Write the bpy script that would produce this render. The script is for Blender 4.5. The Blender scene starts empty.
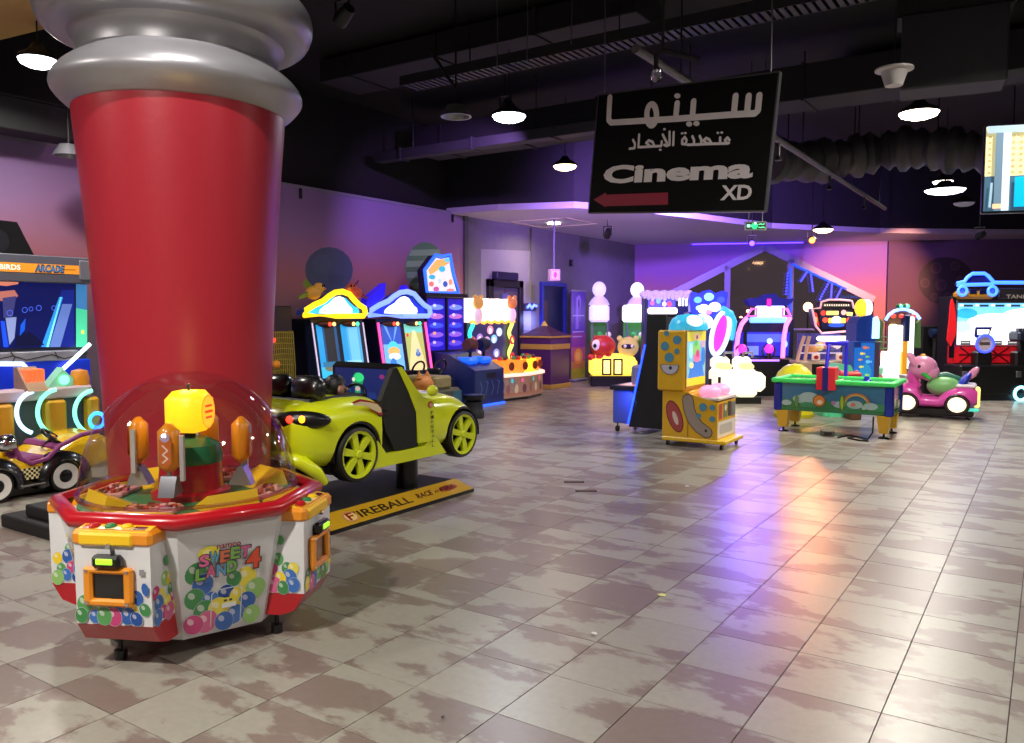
import bpy, bmesh, math, random
from math import sin, cos, pi, radians as RD
from mathutils import Vector, Matrix
random.seed(7)
SC = bpy.context.scene
COL = SC.collection
# ------------------------------------------------------------------ camera
FPX, CX, CY, EYE = 812.0, 512.0, 371.5, 1.65
YAW, PIT = RD(-33.5), RD(-3.98)
cam_d = bpy.data.cameras.new('camera'); cam = bpy.data.objects.new('camera', cam_d); COL.objects.link(cam)
cam.location = (0, 0, EYE); cam.rotation_euler = (pi/2 + PIT, 0, -YAW)
cam_d.sensor_width = 36; cam_d.lens = 36*FPX/1024; cam_d.clip_start = .05; cam_d.clip_end = 300
SC.camera = cam
# ------------------------------------------------------------------ world, exposure
wd = bpy.data.worlds.new('night'); SC.world = wd; wd.use_nodes = True
wd.node_tree.nodes['Background'].inputs[0].default_value = (.062, .050, .056, 1)
wd.node_tree.nodes['Background'].inputs[1].default_value = 1.0
vs = SC.view_settings
vs.view_transform = 'Standard'; vs.look = 'None'; vs.gamma = 1; vs.use_curve_mapping = False
vs.exposure = 0.0
# ------------------------------------------------------------------ pixel -> place
_w = Vector((cos(PIT)*sin(YAW), cos(PIT)*cos(YAW), sin(PIT)))
_r = Vector((cos(YAW), -sin(YAW), 0)); _d = _w.cross(_r)
_f = Vector((sin(YAW), cos(YAW), 0)); _o = Vector((0, 0, EYE))
def ray(x, y): return (x-CX)*_r + (y-CY)*_d + FPX*_w
def fl(x, y, z=0.0): D = ray(x, y); return _o + D*((z-EYE)/D.z)          # on the floor (or height z)
def onx(x, y, X): D = ray(x, y); return _o + D*(X/D.x)                    # on a plane facing +x
def ony(x, y, Y): D = ray(x, y); return _o + D*(Y/D.y)
def dp(x, y, dep): D = ray(x, y); return _o + D*(dep/D.dot(_f))           # at a known distance
def proj(P):
    v = Vector(P) - _o; k = v.dot(_w)
    return (CX + FPX*v.dot(_r)/k, CY + FPX*v.dot(_d)/k, k)
RZC = -YAW            # turn of a thing that faces the camera
# ------------------------------------------------------------------ colours and materials
def lin(c):
    c = c/255.0
    return c/12.92 if c <= .04045 else ((c+.055)/1.055)**2.4
def rgb(h):
    if isinstance(h, str):
        h = h.lstrip('#'); h = (int(h[0:2], 16), int(h[2:4], 16), int(h[4:6], 16))
    return (lin(h[0]), lin(h[1]), lin(h[2]))
MATS = {}
def mat(name, col='808080', rough=.5, metal=0., emit=0., vary=.06, scale=9., bump=0., spec=.5, coat=0., attr=False, emcol=None):
    if name in MATS: return MATS[name]
    m = bpy.data.materials.new(name); m.use_nodes = True
    nt = m.node_tree; n = nt.nodes; L = nt.links; p = n['Principled BSDF']
    p.inputs['Roughness'].default_value = rough; p.inputs['Metallic'].default_value = metal
    p.inputs['Specular IOR Level'].default_value = spec; p.inputs['Coat Weight'].default_value = coat
    p.inputs['Coat Roughness'].default_value = .08
    if attr:
        a = n.new('ShaderNodeAttribute'); a.attribute_name = 'Col'; src = a.outputs['Color']
    else:
        a = n.new('ShaderNodeRGB'); a.outputs[0].default_value = (*rgb(col), 1); src = a.outputs[0]
    tc = n.new('ShaderNodeTexCoord'); nz = n.new('ShaderNodeTexNoise'); nz.inputs['Scale'].default_value = scale
    nz.inputs['Detail'].default_value = 3
    L.new(tc.outputs['Object'], nz.inputs['Vector'])
    mr = n.new('ShaderNodeMapRange'); mr.inputs[3].default_value = 1-vary; mr.inputs[4].default_value = 1+vary
    L.new(nz.outputs['Fac'], mr.inputs[0])
    mx = n.new('ShaderNodeVectorMath'); mx.operation = 'SCALE'
    L.new(src, mx.inputs[0]); L.new(mr.outputs[0], mx.inputs['Scale'])
    L.new(mx.outputs[0], p.inputs['Base Color'])
    if bump:
        b = n.new('ShaderNodeBump'); b.inputs['Strength'].default_value = bump; b.inputs['Distance'].default_value = .01
        L.new(nz.outputs['Fac'], b.inputs['Height']); L.new(b.outputs[0], p.inputs['Normal'])
    if emit:
        if emcol:
            p.inputs['Emission Color'].default_value = (*rgb(emcol), 1)
        else: L.new(mx.outputs[0], p.inputs['Emission Color'])
        p.inputs['Emission Strength'].default_value = emit
    MATS[name] = m
    return m
def glow(name, col, k): return mat(name, col, .4, emit=k, vary=.02)
PRINT = mat('print', attr=True, rough=.4, vary=.04)
PRINT_GLOSS = mat('print_gloss', attr=True, rough=.22, vary=.03, coat=.3)
def screen(k): return mat('screen_%g' % k, attr=True, rough=.3, emit=k, vary=.03)
def glass(name, tint='ffffff', rough=.02, fac=.06, gcol='ffffff'):
    if name in MATS: return MATS[name]
    m = bpy.data.materials.new(name); m.use_nodes = True; nt = m.node_tree; n = nt.nodes; L = nt.links
    n.remove(n['Principled BSDF']); out = n['Material Output']
    t = n.new('ShaderNodeBsdfTransparent'); t.inputs[0].default_value = (*rgb(tint), 1)
    g = n.new('ShaderNodeBsdfGlossy'); g.inputs['Roughness'].default_value = rough; g.inputs[0].default_value = (*rgb(gcol), 1)
    lw = n.new('ShaderNodeLayerWeight'); lw.inputs[0].default_value = .35
    nz = n.new('ShaderNodeTexNoise'); nz.inputs['Scale'].default_value = 3
    mr = n.new('ShaderNodeMapRange'); mr.inputs[3].default_value = fac*.8; mr.inputs[4].default_value = fac*1.2
    L.new(nz.outputs['Fac'], mr.inputs[0])
    ad = n.new('ShaderNodeMath'); ad.operation = 'MULTIPLY_ADD'; ad.use_clamp = True
    L.new(lw.outputs['Facing'], ad.inputs[0]); ad.inputs[1].default_value = .42; L.new(mr.outputs[0], ad.inputs[2])
    pw = n.new('ShaderNodeMath'); pw.operation = 'POWER'; L.new(lw.outputs['Facing'], pw.inputs[0]); pw.inputs[1].default_value = 2.5
    L.new(pw.outputs[0], ad.inputs[0])
    mx = n.new('ShaderNodeMixShader'); L.new(ad.outputs[0], mx.inputs[0]); L.new(t.outputs[0], mx.inputs[1]); L.new(g.outputs[0], mx.inputs[2])
    L.new(mx.outputs[0], out.inputs[0]); MATS[name] = m
    return m
# ------------------------------------------------------------------ mesh collector
class B:
    def __init__(s, col=None): s.v = []; s.f = []; s.c = []; s.col = col; s.M = None
    def add(s, vs, fs, col=None):
        o = len(s.v); M = s.M
        s.v += [tuple(M @ Vector(p)) if M is not None else tuple(p) for p in vs]
        s.f += [tuple(i+o for i in f) for f in fs]
        c = col if col is not None else s.col
        s.c += [c]*len(fs)
        return s
    def box(s, x0, x1, y0, y1, z0, z1, b=0, col=None):
        if x0 > x1: x0, x1 = x1, x0
        if y0 > y1: y0, y1 = y1, y0
        if z0 > z1: z0, z1 = z1, z0
        if b <= 0:
            return s.add([(x, y, z) for z in (z0, z1) for y in (y0, y1) for x in (x0, x1)],
                         [(0, 2, 3, 1), (4, 5, 7, 6), (0, 1, 5, 4), (2, 6, 7, 3), (0, 4, 6, 2), (1, 3, 7, 5)], col)
        b = min(b, (x1-x0)*.49, (y1-y0)*.49, (z1-z0)*.49)
        lo = (x0, y0, z0); hi = (x1, y1, z1); vs = []; ix = {}
        for sx in (0, 1):
            for sy in (0, 1):
                for sz in (0, 1):
                    sg = (sx, sy, sz)
                    for ax in range(3):
                        p = []
                        for k in range(3):
                            q = hi[k] if sg[k] else lo[k]
                            if k != ax: q += -b if sg[k] else b
                            p.append(q)
                        ix[(sx, sy, sz, ax)] = len(vs); vs.append(p)
        fs = []
        for ax in range(3):
            u, w = (ax+1) % 3, (ax+2) % 3
            for sg in (0, 1):
                q = []
                for a, c in ((0, 0), (1, 0), (1, 1), (0, 1)):
                    k = [0, 0, 0]; k[ax] = sg; k[u] = a; k[w] = c; q.append(ix[(*k, ax)])
                fs.append(tuple(q) if sg else tuple(q[::-1]))
            for a in (0, 1):
                for c in (0, 1):
                    k0 = [0, 0, 0]; k1 = [0, 0, 0]; k0[ax] = 0; k1[ax] = 1
                    for k in (k0, k1): k[u] = a; k[w] = c
                    q = [ix[(*k0, u)], ix[(*k1, u)], ix[(*k1, w)], ix[(*k0, w)]]
                    fs.append(tuple(q) if (a != c) else tuple(q[::-1]))
        for sx in (0, 1):
            for sy in (0, 1):
                for sz in (0, 1):
                    q = [ix[(sx, sy, sz, a)] for a in range(3)]
                    fs.append(tuple(q) if (sx+sy+sz) % 2 else tuple(q[::-1]))
        return s.add(vs, fs, col)
    def prism(s, poly, a, b, plane='xz', col=None, taper=None):
        """poly in 2-D, pushed from a to b along the third axis"""
        def P(u, v, w):
            return {'xz': (u, w, v), 'xy': (u, v, w), 'yz': (w, u, v)}[plane]
        n = len(poly); vs = [P(u, v, a) for u, v in poly]
        q = poly if taper is None else taper
        vs += [P(u, v, b) for u, v in q]
        fs = [tuple(range(n)), tuple(range(2*n-1, n-1, -1))] + [(i, i+n, (i+1) % n+n, (i+1) % n) for i in range(n)]
        return s.add(vs, fs, col)
    def lathe(s, prof, n=24, c=(0, 0, 0), axis='z', col=None, a0=0., a1=2*pi):
        full = abs(a1-a0-2*pi) < 1e-6; k = n if full else n+1; vs = []; m = len(prof)
        for i in range(k):
            t = a0+(a1-a0)*i/n
            for r, z in prof:
                p = (r*cos(t), r*sin(t), z)
                if axis == 'x': p = (p[2], p[0], p[1])
                if axis == 'y': p = (p[1], p[2], p[0])
                vs.append((p[0]+c[0], p[1]+c[1], p[2]+c[2]))
        fs = []
        for i in range(n):
            j = (i+1) % k
            for q in range(m-1):
                fs.append((i*m+q, j*m+q, j*m+q+1, i*m+q+1))
        return s.add(vs, fs, col)
    def cyl(s, c, r, h, n=20, axis='z', r2=None, col=None):
        r2 = r if r2 is None else r2
        return s.lathe([(0, 0), (r, 0), (r2, h), (0, h)], n, c, axis, col)
    def ball(s, c, rx, ry=None, rz=None, n=18, m=10, col=None):
        ry = rx if ry is None else ry; rz = rx if rz is None else rz; vs = []; fs = []
        for j in range(m+1):
            t = pi*j/m
            for i in range(n):
                a = 2*pi*i/n; vs.append((c[0]+rx*sin(t)*cos(a), c[1]+ry*sin(t)*sin(a), c[2]-rz*cos(t)))
        for j in range(m):
            for i in range(n):
                k = (i+1) % n; fs.append((j*n+i, j*n+k, (j+1)*n+k, (j+1)*n+i))
        return s.add(vs, fs, col)
    def tube(s, pts, r, n=8, closed=False, col=None, cap=True):
        pts = [Vector(p) for p in pts]; N = len(pts); vs = []; up = None
        rr = r if isinstance(r, (list, tuple)) else [r]*N
        for i, p in enumerate(pts):
            a = pts[i-1] if (i or closed) else p; b = pts[(i+1) % N] if (i < N-1 or closed) else p
            t = (b-a).normalized()
            if up is None:
                up = Vector((0, 0, 1)) if abs(t.z) < .9 else Vector((1, 0, 0))
            x = t.cross(up).normalized(); up = x.cross(t).normalized()
            for k in range(n):
                an = 2*pi*k/n; vs.append(p + (x*cos(an)+up*sin(an))*rr[i])
        fs = []
        for i in range(N if closed else N-1):
            j = (i+1) % N
            for k in range(n):
                l = (k+1) % n; fs.append((i*n+k, i*n+l, j*n+l, j*n+k))
        if not closed and cap: fs += [tuple(range(n-1, -1, -1)), tuple((N-1)*n+k for k in range(n))]
        return s.add(vs, fs, col)
    def loft(s, secs, col=None, cap=True):
        n = len(secs[0]); vs = [p for q in secs for p in q]; fs = []
        for i in range(len(secs)-1):
            for k in range(n):
                l = (k+1) % n; fs.append((i*n+k, i*n+l, (i+1)*n+l, (i+1)*n+k))
        if cap: fs += [tuple(range(n-1, -1, -1)), tuple((len(secs)-1)*n+k for k in range(n))]
        return s.add(vs, fs, col)
    # flat print: 2-D shapes on a plane o + u*U + v*V + n*N, later shapes lie a hair above earlier ones
    def flat(s, shapes, o, U, V, lift=.0012, base=.001):
        o = Vector(o); U = Vector(U); V = Vector(V); N = U.cross(V).normalized(); k = base
        for sh in shapes:
            poly, c = sh[0], sh[1]; c = rgb(c) if isinstance(c, str) else c
            if len(sh) > 3:                                          # thick line: pieces a whisker apart
                for i, f in enumerate(sh[2]):
                    s.add([o+U*poly[j][0]+V*poly[j][1]+N*(k+lift*.6*i/len(sh[2])) for j in f], [tuple(range(len(f)))], c)
            elif len(sh) > 2:                                        # mesh (text): verts, faces
                s.add([o+U*p[0]+V*p[1]+N*k for p in poly], sh[2], c)
            else:
                s.add([o+U*p[0]+V*p[1]+N*k for p in poly], [tuple(range(len(poly)))], c)
            k += lift
        return s
    def build(s, name, m, parent=None, smooth=30, label=None, kind=None, loc=None, rz=None, fix=True):
        me = bpy.data.meshes.new(name); me.from_pydata(s.v, [], s.f); me.validate()
        if fix:
            bm = bmesh.new(); bm.from_mesh(me)
            if any(c is not None for c in s.c):
                pass
            else:
                bmesh.ops.remove_doubles(bm, verts=bm.verts, dist=1e-6)
                bmesh.ops.recalc_face_normals(bm, faces=bm.faces)
            bm.to_mesh(me); bm.free()
        if any(c is not None for c in s.c) and len(me.polygons) == len(s.c):
            at = me.color_attributes.new('Col', 'FLOAT_COLOR', 'CORNER'); buf = []
            for p in me.polygons:
                c = s.c[p.index] or (.5, .5, .5)
                if isinstance(c, str): c = rgb(c)
                buf += [c[0], c[1], c[2], 1.0]*p.loop_total
            at.data.foreach_set('color', buf)
        if smooth:
            me.shade_smooth(); me.set_sharp_from_angle(angle=RD(smooth))
        me.materials.append(m)
        o = bpy.data.objects.new(name, me); COL.objects.link(o)
        if parent is not None: o.parent = parent
        if label: o['label'] = label
        if kind: o['kind'] = kind
        if loc is not None: o.location = loc
        if rz is not None: o.rotation_euler = (0, 0, rz)
        return o
def thing(name, label, cat, loc=(0, 0, 0), rz=0., group=None):
    o = bpy.data.objects.new(name, None); COL.objects.link(o); o.empty_display_size = .2
    o.location = loc; o.rotation_euler = (0, 0, rz); o['label'] = label; o['category'] = cat
    if group: o['group'] = group
    return o
def tag(o, label, cat, group=None):
    o['label'] = label; o['category'] = cat
    if group: o['group'] = group
    return o
def structure(o, label=None):
    o['kind'] = 'structure'
    if label: o['label'] = label
    return o
def copy_tree(o, parent=None):
    c = o.copy(); COL.objects.link(c); c.parent = parent
    for ch in list(o.children): copy_tree(ch, c)
    return c
def boolean(o, cutters):
    """cut meshes out of a finished mesh, then throw the cutters away"""
    for c in cutters:
        md = o.modifiers.new('cut', 'BOOLEAN'); md.object = c; md.operation = 'DIFFERENCE'; md.solver = 'EXACT'
    bpy.context.view_layer.update()
    me = bpy.data.meshes.new_from_object(o.evaluated_get(bpy.context.evaluated_depsgraph_get()))
    o.modifiers.clear(); o.data = me; me.shade_smooth(); me.set_sharp_from_angle(angle=RD(32))
    for c in cutters: bpy.data.objects.remove(c)
# ------------------------------------------------------------------ 2-D shapes for prints
def ell(cx, cy, rx, ry=None, rot=0., n=20, a0=0., a1=2*pi):
    ry = rx if ry is None else ry; c, s_ = cos(rot), sin(rot)
    k = n if abs(a1-a0-2*pi) < 1e-6 else n+1
    return [(cx+rx*cos(t)*c-ry*sin(t)*s_, cy+rx*cos(t)*s_+ry*sin(t)*c) for t in [a0+(a1-a0)*i/n for i in range(k)]]
def rect(x0, y0, x1, y1): return [(x0, y0), (x1, y0), (x1, y1), (x0, y1)]
def rrect(x0, y0, x1, y1, r, n=4):
    out = []
    for cx, cy, a in ((x1-r, y0+r, -pi/2), (x1-r, y1-r, 0), (x0+r, y1-r, pi/2), (x0+r, y0+r, pi)):
        out += [(cx+r*cos(a+pi/2*i/n), cy+r*sin(a+pi/2*i/n)) for i in range(n+1)]
    return out
def stroke(pts, w, col, closed=False, caps=True):
    """a thick line as quads and round joints: one mesh shape"""
    vs = []; fs = []; P = list(pts)+([pts[0]] if closed else [])
    for i in range(len(P)-1):
        (x0, y0), (x1, y1) = P[i], P[i+1]; L = math.hypot(x1-x0, y1-y0) or 1e-9
        nx, ny = -(y1-y0)/L*w/2, (x1-x0)/L*w/2; o = len(vs)
        vs += [(x0+nx, y0+ny), (x0-nx, y0-ny), (x1-nx, y1-ny), (x1+nx, y1+ny)]; fs.append((o, o+1, o+2, o+3))
    if caps:
        for x, y in pts:
            o = len(vs); e = ell(x, y, w/2, n=10); vs += e; fs.append(tuple(range(o, o+10)))
    return (vs, rgb(col) if isinstance(col, str) else col, fs, True)
_txt = {}
def text2d(s, bold=0., shear=0.):
    k = (s, bold, shear)
    if k not in _txt:
        cu = bpy.data.curves.new('t', 'FONT'); cu.body = s; cu.size = 1; cu.offset = bold; cu.shear = shear; cu.resolution_u = 3
        ob = bpy.data.objects.new('t', cu); COL.objects.link(ob); bpy.context.view_layer.update()
        me = bpy.data.meshes.new_from_object(ob.evaluated_get(bpy.context.evaluated_depsgraph_get()))
        vs = [(v.co.x, v.co.y) for v in me.vertices]; fs = [tuple(p.vertices) for p in me.polygons]
        bpy.data.objects.remove(ob); bpy.data.curves.remove(cu); bpy.data.meshes.remove(me)
        _txt[k] = (vs, fs)
    return _txt[k]
def txt(s, x0, y0, x1, y1, col, bold=.0, shear=0., rot=0.):
    """text stretched into a rectangle"""
    vs, fs = text2d(s, bold, shear)
    ax, bx = min(v[0] for v in vs), max(v[0] for v in vs); ay, by = min(v[1] for v in vs), max(v[1] for v in vs)
    out = [(x0+(v[0]-ax)/(bx-ax)*(x1-x0), y0+(v[1]-ay)/(by-ay)*(y1-y0)) for v in vs]
    if rot:
        mx, my = (x0+x1)/2, (y0+y1)/2; c, q = cos(rot), sin(rot)
        out = [(mx+(x-mx)*c-(y-my)*q, my+(x-mx)*q+(y-my)*c) for x, y in out]
    return (out, rgb(col), fs)
def aim(o, target):
    o.rotation_euler = (Vector(target)-o.location).to_track_quat('-Z', 'Y').to_euler()
X3, Y3, Z3 = Vector((1, 0, 0)), Vector((0, 1, 0)), Vector((0, 0, 1))
# ================================================================== LIGHT (large lights first)
LAMPG = 'round ceiling lamps of the hall'
CEIL = 5.3
def area_light(name, loc, size, power, col, spread=150, target=None, parent=None):
    d = bpy.data.lights.new(name, 'AREA'); d.shape = 'DISK'; d.size = size; d.energy = power; d.color = col; d.spread = RD(spread)
    o = bpy.data.objects.new(name, d); COL.objects.link(o); o.location = loc
    if target is not None: aim(o, target)
    if parent is not None: o.parent = parent
    return o
def spot_light(name, loc, target, power, col, angle, blend=.6, size=.05):
    d = bpy.data.lights.new(name, 'SPOT'); d.energy = power; d.color = col; d.spot_size = RD(angle); d.spot_blend = blend; d.shadow_soft_size = size
    o = bpy.data.objects.new(name, d); COL.objects.link(o); o.location = loc; aim(o, target)
    return o
BLACKM = mat('black_metal', '101013', .45, vary=.1)
GREYM = mat('grey_metal', '6a6a70', .4, .6)
def lamp(P, r, power, col, hexcol, label, k=14., top=None, pendant=True, group=LAMPG):
    """a round high-bay lamp: housing, lit diffuser, rod, and its own light just under the diffuser"""
    t = thing('ceiling_lamp', label, 'lamp', P, 0, group)
    B().lathe([(0, .16), (.05*r/.2, .16), (.45*r, .10), (.9*r, .05), (1.0*r, .02), (1.0*r, .0), (.93*r, 0)], 28).build('housing', BLACKM, t)
    B().lathe([(0, -.075), (.5*r, -.068), (.85*r, -.04), (.97*r, -.002), (.93*r, .006), (0, .006)], 28).build('diffuser', glow('lamp_'+hexcol, hexcol, k), t)
    zt = CEIL if top is None else top
    if pendant: B().cyl((0, 0, .15), .008, zt-P[2]-.15, 8).build('rod', BLACKM, t)
    a = area_light('lamp_light', (0, 0, -.09), r*1.6, power, col, 165, parent=t)
    return t
WARM, COOL, NEUT = (1, .80, .56), (.80, .86, 1), (1, .93, .83)
lamp(dp(38, 60, 8.1), .18, 90, NEUT, 'f4f4ff', 'round white ceiling lamp left of the red column')
lamp(dp(509, 116, 10.4), .215, 70, COOL, 'e6ecff', 'bright bluish-white round ceiling lamp left of the cinema sign', 22)
lamp(dp(919, 113, 10.2), .235, 210, NEUT, 'ffe9cf', 'large warm round ceiling lamp right of the cinema sign', 22)
lamp(dp(565, 166, 13.9), .20, 25, WARM, 'ffd9a8', 'small warm round ceiling lamp just left of the cinema sign', 10)
lamp(dp(823, 229.5, 17.6), .21, 60, (1, .6, .32), 'ffc893', 'small orange-white ceiling lamp low right of the green exit sign', 14)
lamp(dp(945, 190, 14.6), .34, 150, NEUT, 'f6f2ff', 'wide bell-shaped ceiling lamp under the loose grey duct', 9)
lamp(dp(943, 181.5, 16.2), .19, 40, NEUT, 'fff6e8', 'smaller bell lamp seen just above the wide bell lamp', 9)
lamp(dp(964, 203, 17.5), .21, 1, NEUT, '8a8894', 'dim grey pendant lamp below the two bell lamps', .35)
# further lamps of the same hall, above and behind the viewer
for q, (x, y, z, w, c) in enumerate([(-2.6, -.9, 4.7, 320, NEUT), (1.2, 3.2, 4.5, 90, NEUT), (.6, 7.6, 4.4, 110, NEUT), (-6.6, -.6, 4.5, 140, NEUT)]):
    lamp(Vector((x, y, z)), .22, w, c, 'fff4e4', ['round ceiling lamp overhead just behind the viewer', 'round ceiling lamp overhead to the right of the viewer',
         'round ceiling lamp high over the right side of the floor', 'round ceiling lamp overhead far left behind the viewer'][q], 14)
def hung_spot(P, target, power, col, hexcol, angle, label, blend=.7, size=.05):
    """a small spotlight hung from the ceiling"""
    t = thing('stage_spotlight', label, 'spotlight', P, 0, 'coloured stage spotlights')
    d = (Vector(target)-Vector(P)).normalized(); q = Vector((0, 0, -1)).rotation_difference(d).to_matrix().to_4x4()
    b = B(); b.M = q; b.lathe([(0, .16), (.06, .15), (.075, .05), (.075, -.06), (.068, -.06), (.06, -.04)], 18); b.build('can', BLACKM, t)
    b = B(); b.M = q; b.cyl((0, 0, -.045), .06, .006, 18); b.build('lens', glow('lens_'+hexcol, hexcol, 6), t)
    b = B(); b.box(-.095, -.085, -.012, .012, -.02, .17); b.box(.085, .095, -.012, .012, -.02, .17); b.box(-.095, .095, -.012, .012, .165, .18)
    b.cyl((0, 0, .18), .01, max(.05, CEIL-P[2]-.18), 8); b.build('bracket', BLACKM, t)
    spot_light('spot_beam', Vector(P)+d*.075, target, power, col, angle, blend, size)
    return t
hung_spot(dp(752, 243, 18.6), fl(748, 500), 480, (.25, .12, 1), '5a3cff', 42, 'violet stage spotlight shining on the floor before the hockey table', .9, .16)  # added to throw a violet streak across the floor
hung_spot(dp(812, 240, 17.2), fl(815, 520), 300, (1, .36, .12), 'ff8a40', 40, 'orange stage spotlight shining on the floor before the hockey table', .9, .16)  # likewise added, for the orange streak beside it
hung_spot(dp(690, 196, 15.0), Vector((-7.9, 22.3, 3.35)), 2900, (.33, .16, 1), '6a4cff', 75, 'violet stage spotlight shining on the far painted wall')  # added to tint the far wall and ceiling edge violet
hung_spot(Vector((-1.3, 19.6, 3.3)), Vector((-4.4, 24.3, 2.3)), 2400, (1, .42, .22), 'ff9a50', 42, 'orange stage spotlight shining beside the slanted window')  # added for the orange glow on the wall by the window
hung_spot(Vector((-6.4, 9.5, 4.5)), Vector((-10.1, 12.6, 2.6)), 420, (.55, .28, 1), '8a6cff', 75, 'purple stage spotlight shining on the painted left wall')  # added to give the left wall its purple cast
hung_spot(Vector((-6.0, 6.0, 4.6)), Vector((-10.1, 7.0, 2.6)), 105, (.9, .4, .62), 'd08ad0', 80, 'pink stage spotlight shining on the painted left wall')  # added pink wash for the nearer stretch of that wall
hung_spot(dp(650, 206, 13.0), Vector((-8.0, 17.6, 3.67)), 1700, (.42, .2, 1), '7a5cff', 100, 'violet stage spotlight shining on the low ceiling')  # added to wash the low ceiling in violet
hung_spot(Vector((-3.25, 2.05, 5.0)), Vector((-5.1, 3.5, 2.55)), 330, (1, .95, .9), 'fff4e8', 62, 'white stage spotlight shining on the red column', .5)
hung_spot(Vector((-7.9, 15.6, 3.35)), Vector((-9.8, 17.8, 1.2)), 90, (.9, .85, 1), 'f0e8ff', 34, 'white stage spotlight shining on the roll-up banner', .6)  # added only to brighten the banner
hung_spot(Vector((.3, 2.6, 4.9)), Vector((1.3, 6.7, 3.1)), 130, (1, .95, .95), 'fff0f0', 40, 'white stage spotlight shining on the hanging cinema sign', .5)  # added to lift the white lettering of the sign
# ================================================================== STRUCTURE
TS = .443; TX, TY = -1.41, 3.13
def floor_mat():
    m = bpy.data.materials.new('floor_tile'); m.use_nodes = True; nt = m.node_tree; n = nt.nodes; L = nt.links; p = n['Principled BSDF']
    g = n.new('ShaderNodeNewGeometry')
    def vm(op, a, b=None, sc=None):
        k = n.new('ShaderNodeVectorMath'); k.operation = op; L.new(a, k.inputs[0])
        if b is not None:
            if isinstance(b, tuple): k.inputs[1].default_value = b
            else: L.new(b, k.inputs[1])
        if sc is not None: k.inputs['Scale'].default_value = sc
        return k.outputs[0]
    pos = g.outputs['Position']
    rel = vm('SUBTRACT', pos, (TX, TY, -5))
    tid = vm('FLOOR', vm('MULTIPLY', rel, (1/TS, 1/TS, 0)))
    wn = n.new('ShaderNodeTexWhiteNoise'); wn.noise_dimensions = '2D'; L.new(tid, wn.inputs['Vector'])
    off = vm('SCALE', wn.outputs['Color'], sc=1.6)
    crd = vm('ADD', pos, off)
    st = vm('MULTIPLY', crd, (.8, 1.5, 0))
    nz = n.new('ShaderNodeTexNoise'); nz.inputs['Scale'].default_value = 1.7; nz.inputs['Detail'].default_value = 6; nz.inputs['Roughness'].default_value = .6
    L.new(st, nz.inputs['Vector'])
    cr = n.new('ShaderNodeValToRGB'); e = cr.color_ramp; e.elements[0].position = .468; e.elements[1].position = .505
    e.elements[0].color = (*rgb('7c6e67'), 1); e.elements[1].color = (*rgb('979389'), 1)
    L.new(nz.outputs['Fac'], cr.inputs[0])
    n2 = n.new('ShaderNodeTexNoise'); n2.inputs['Scale'].default_value = 26; n2.inputs['Detail'].default_value = 5
    L.new(pos, n2.inputs['Vector'])
    mr = n.new('ShaderNodeMapRange'); mr.inputs[3].default_value = .82; mr.inputs[4].default_value = 1.12; L.new(n2.outputs['Fac'], mr.inputs[0])
    sc = n.new('ShaderNodeVectorMath'); sc.operation = 'SCALE'; L.new(cr.outputs[0], sc.inputs[0]); L.new(mr.outputs[0], sc.inputs['Scale'])
    tw = n.new('ShaderNodeMapRange'); tw.inputs[3].default_value = .93; tw.inputs[4].default_value = 1.05; L.new(wn.outputs['Value'], tw.inputs[0])
    s2 = n.new('ShaderNodeVectorMath'); s2.operation = 'SCALE'; L.new(sc.outputs[0], s2.inputs[0]); L.new(tw.outputs[0], s2.inputs['Scale'])
    L.new(s2.outputs[0], p.inputs['Base Color'])
    rr = n.new('ShaderNodeMapRange'); rr.inputs[3].default_value = .26; rr.inputs[4].default_value = .38; L.new(n2.outputs['Fac'], rr.inputs[0])
    L.new(rr.outputs[0], p.inputs['Roughness']); p.inputs['Specular IOR Level'].default_value = .5
    bp = n.new('ShaderNodeBump'); bp.inputs['Strength'].default_value = .08; bp.inputs['Distance'].default_value = .004
    L.new(n2.outputs['Fac'], bp.inputs['Height']); L.new(bp.outputs[0], p.inputs['Normal'])
    return m
FLOORM = floor_mat(); MATS['floor_tile'] = FLOORM
floor = structure(B().box(-10.6, 9, -4, 27, -.16, -.006).build('floor', mat('floor_grout', '4a443e', .85, vary=.15, scale=40)), 'mottled beige and mauve stone tiled floor')
g = .0022
tmesh = None
tiles = []
for i in range(-22, 24):
    for j in range(-17, 54):
        x, y = TX+i*TS, TY+j*TS
        if x < -10.1-TS*.2: continue
        c = Vector((x+TS/2, y+TS/2, 0)); vis = False; area = 0
        dep = (c-_o).dot(_f)
        if dep > 1.2:
            u, v, k = proj(c)
            if -60 < u < 1084 and v < 800: vis = True; area = 1/(dep*dep*dep)
        tiles.append((area if vis else -1, x, y))
tiles.sort(key=lambda t: -t[0])
rest = B()
for q, (a, x, y) in enumerate(tiles):
    if q < 300 and a > 0:
        if tmesh is None:
            o = B().box(g, TS-g, g, TS-g, -.012, 0, .0007).build('floor_tile', FLOORM, floor, smooth=0); tmesh = o.data
        else:
            o = bpy.data.objects.new('floor_tile', tmesh); COL.objects.link(o); o.parent = floor
        o.location = (x, y, 0)
    else:
        rest.box(x+g, x+TS-g, y+g, y+TS-g, -.012, 0)
rest.build('floor_tile_field', FLOORM, floor, smooth=0, kind='stuff', fix=False)

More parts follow.
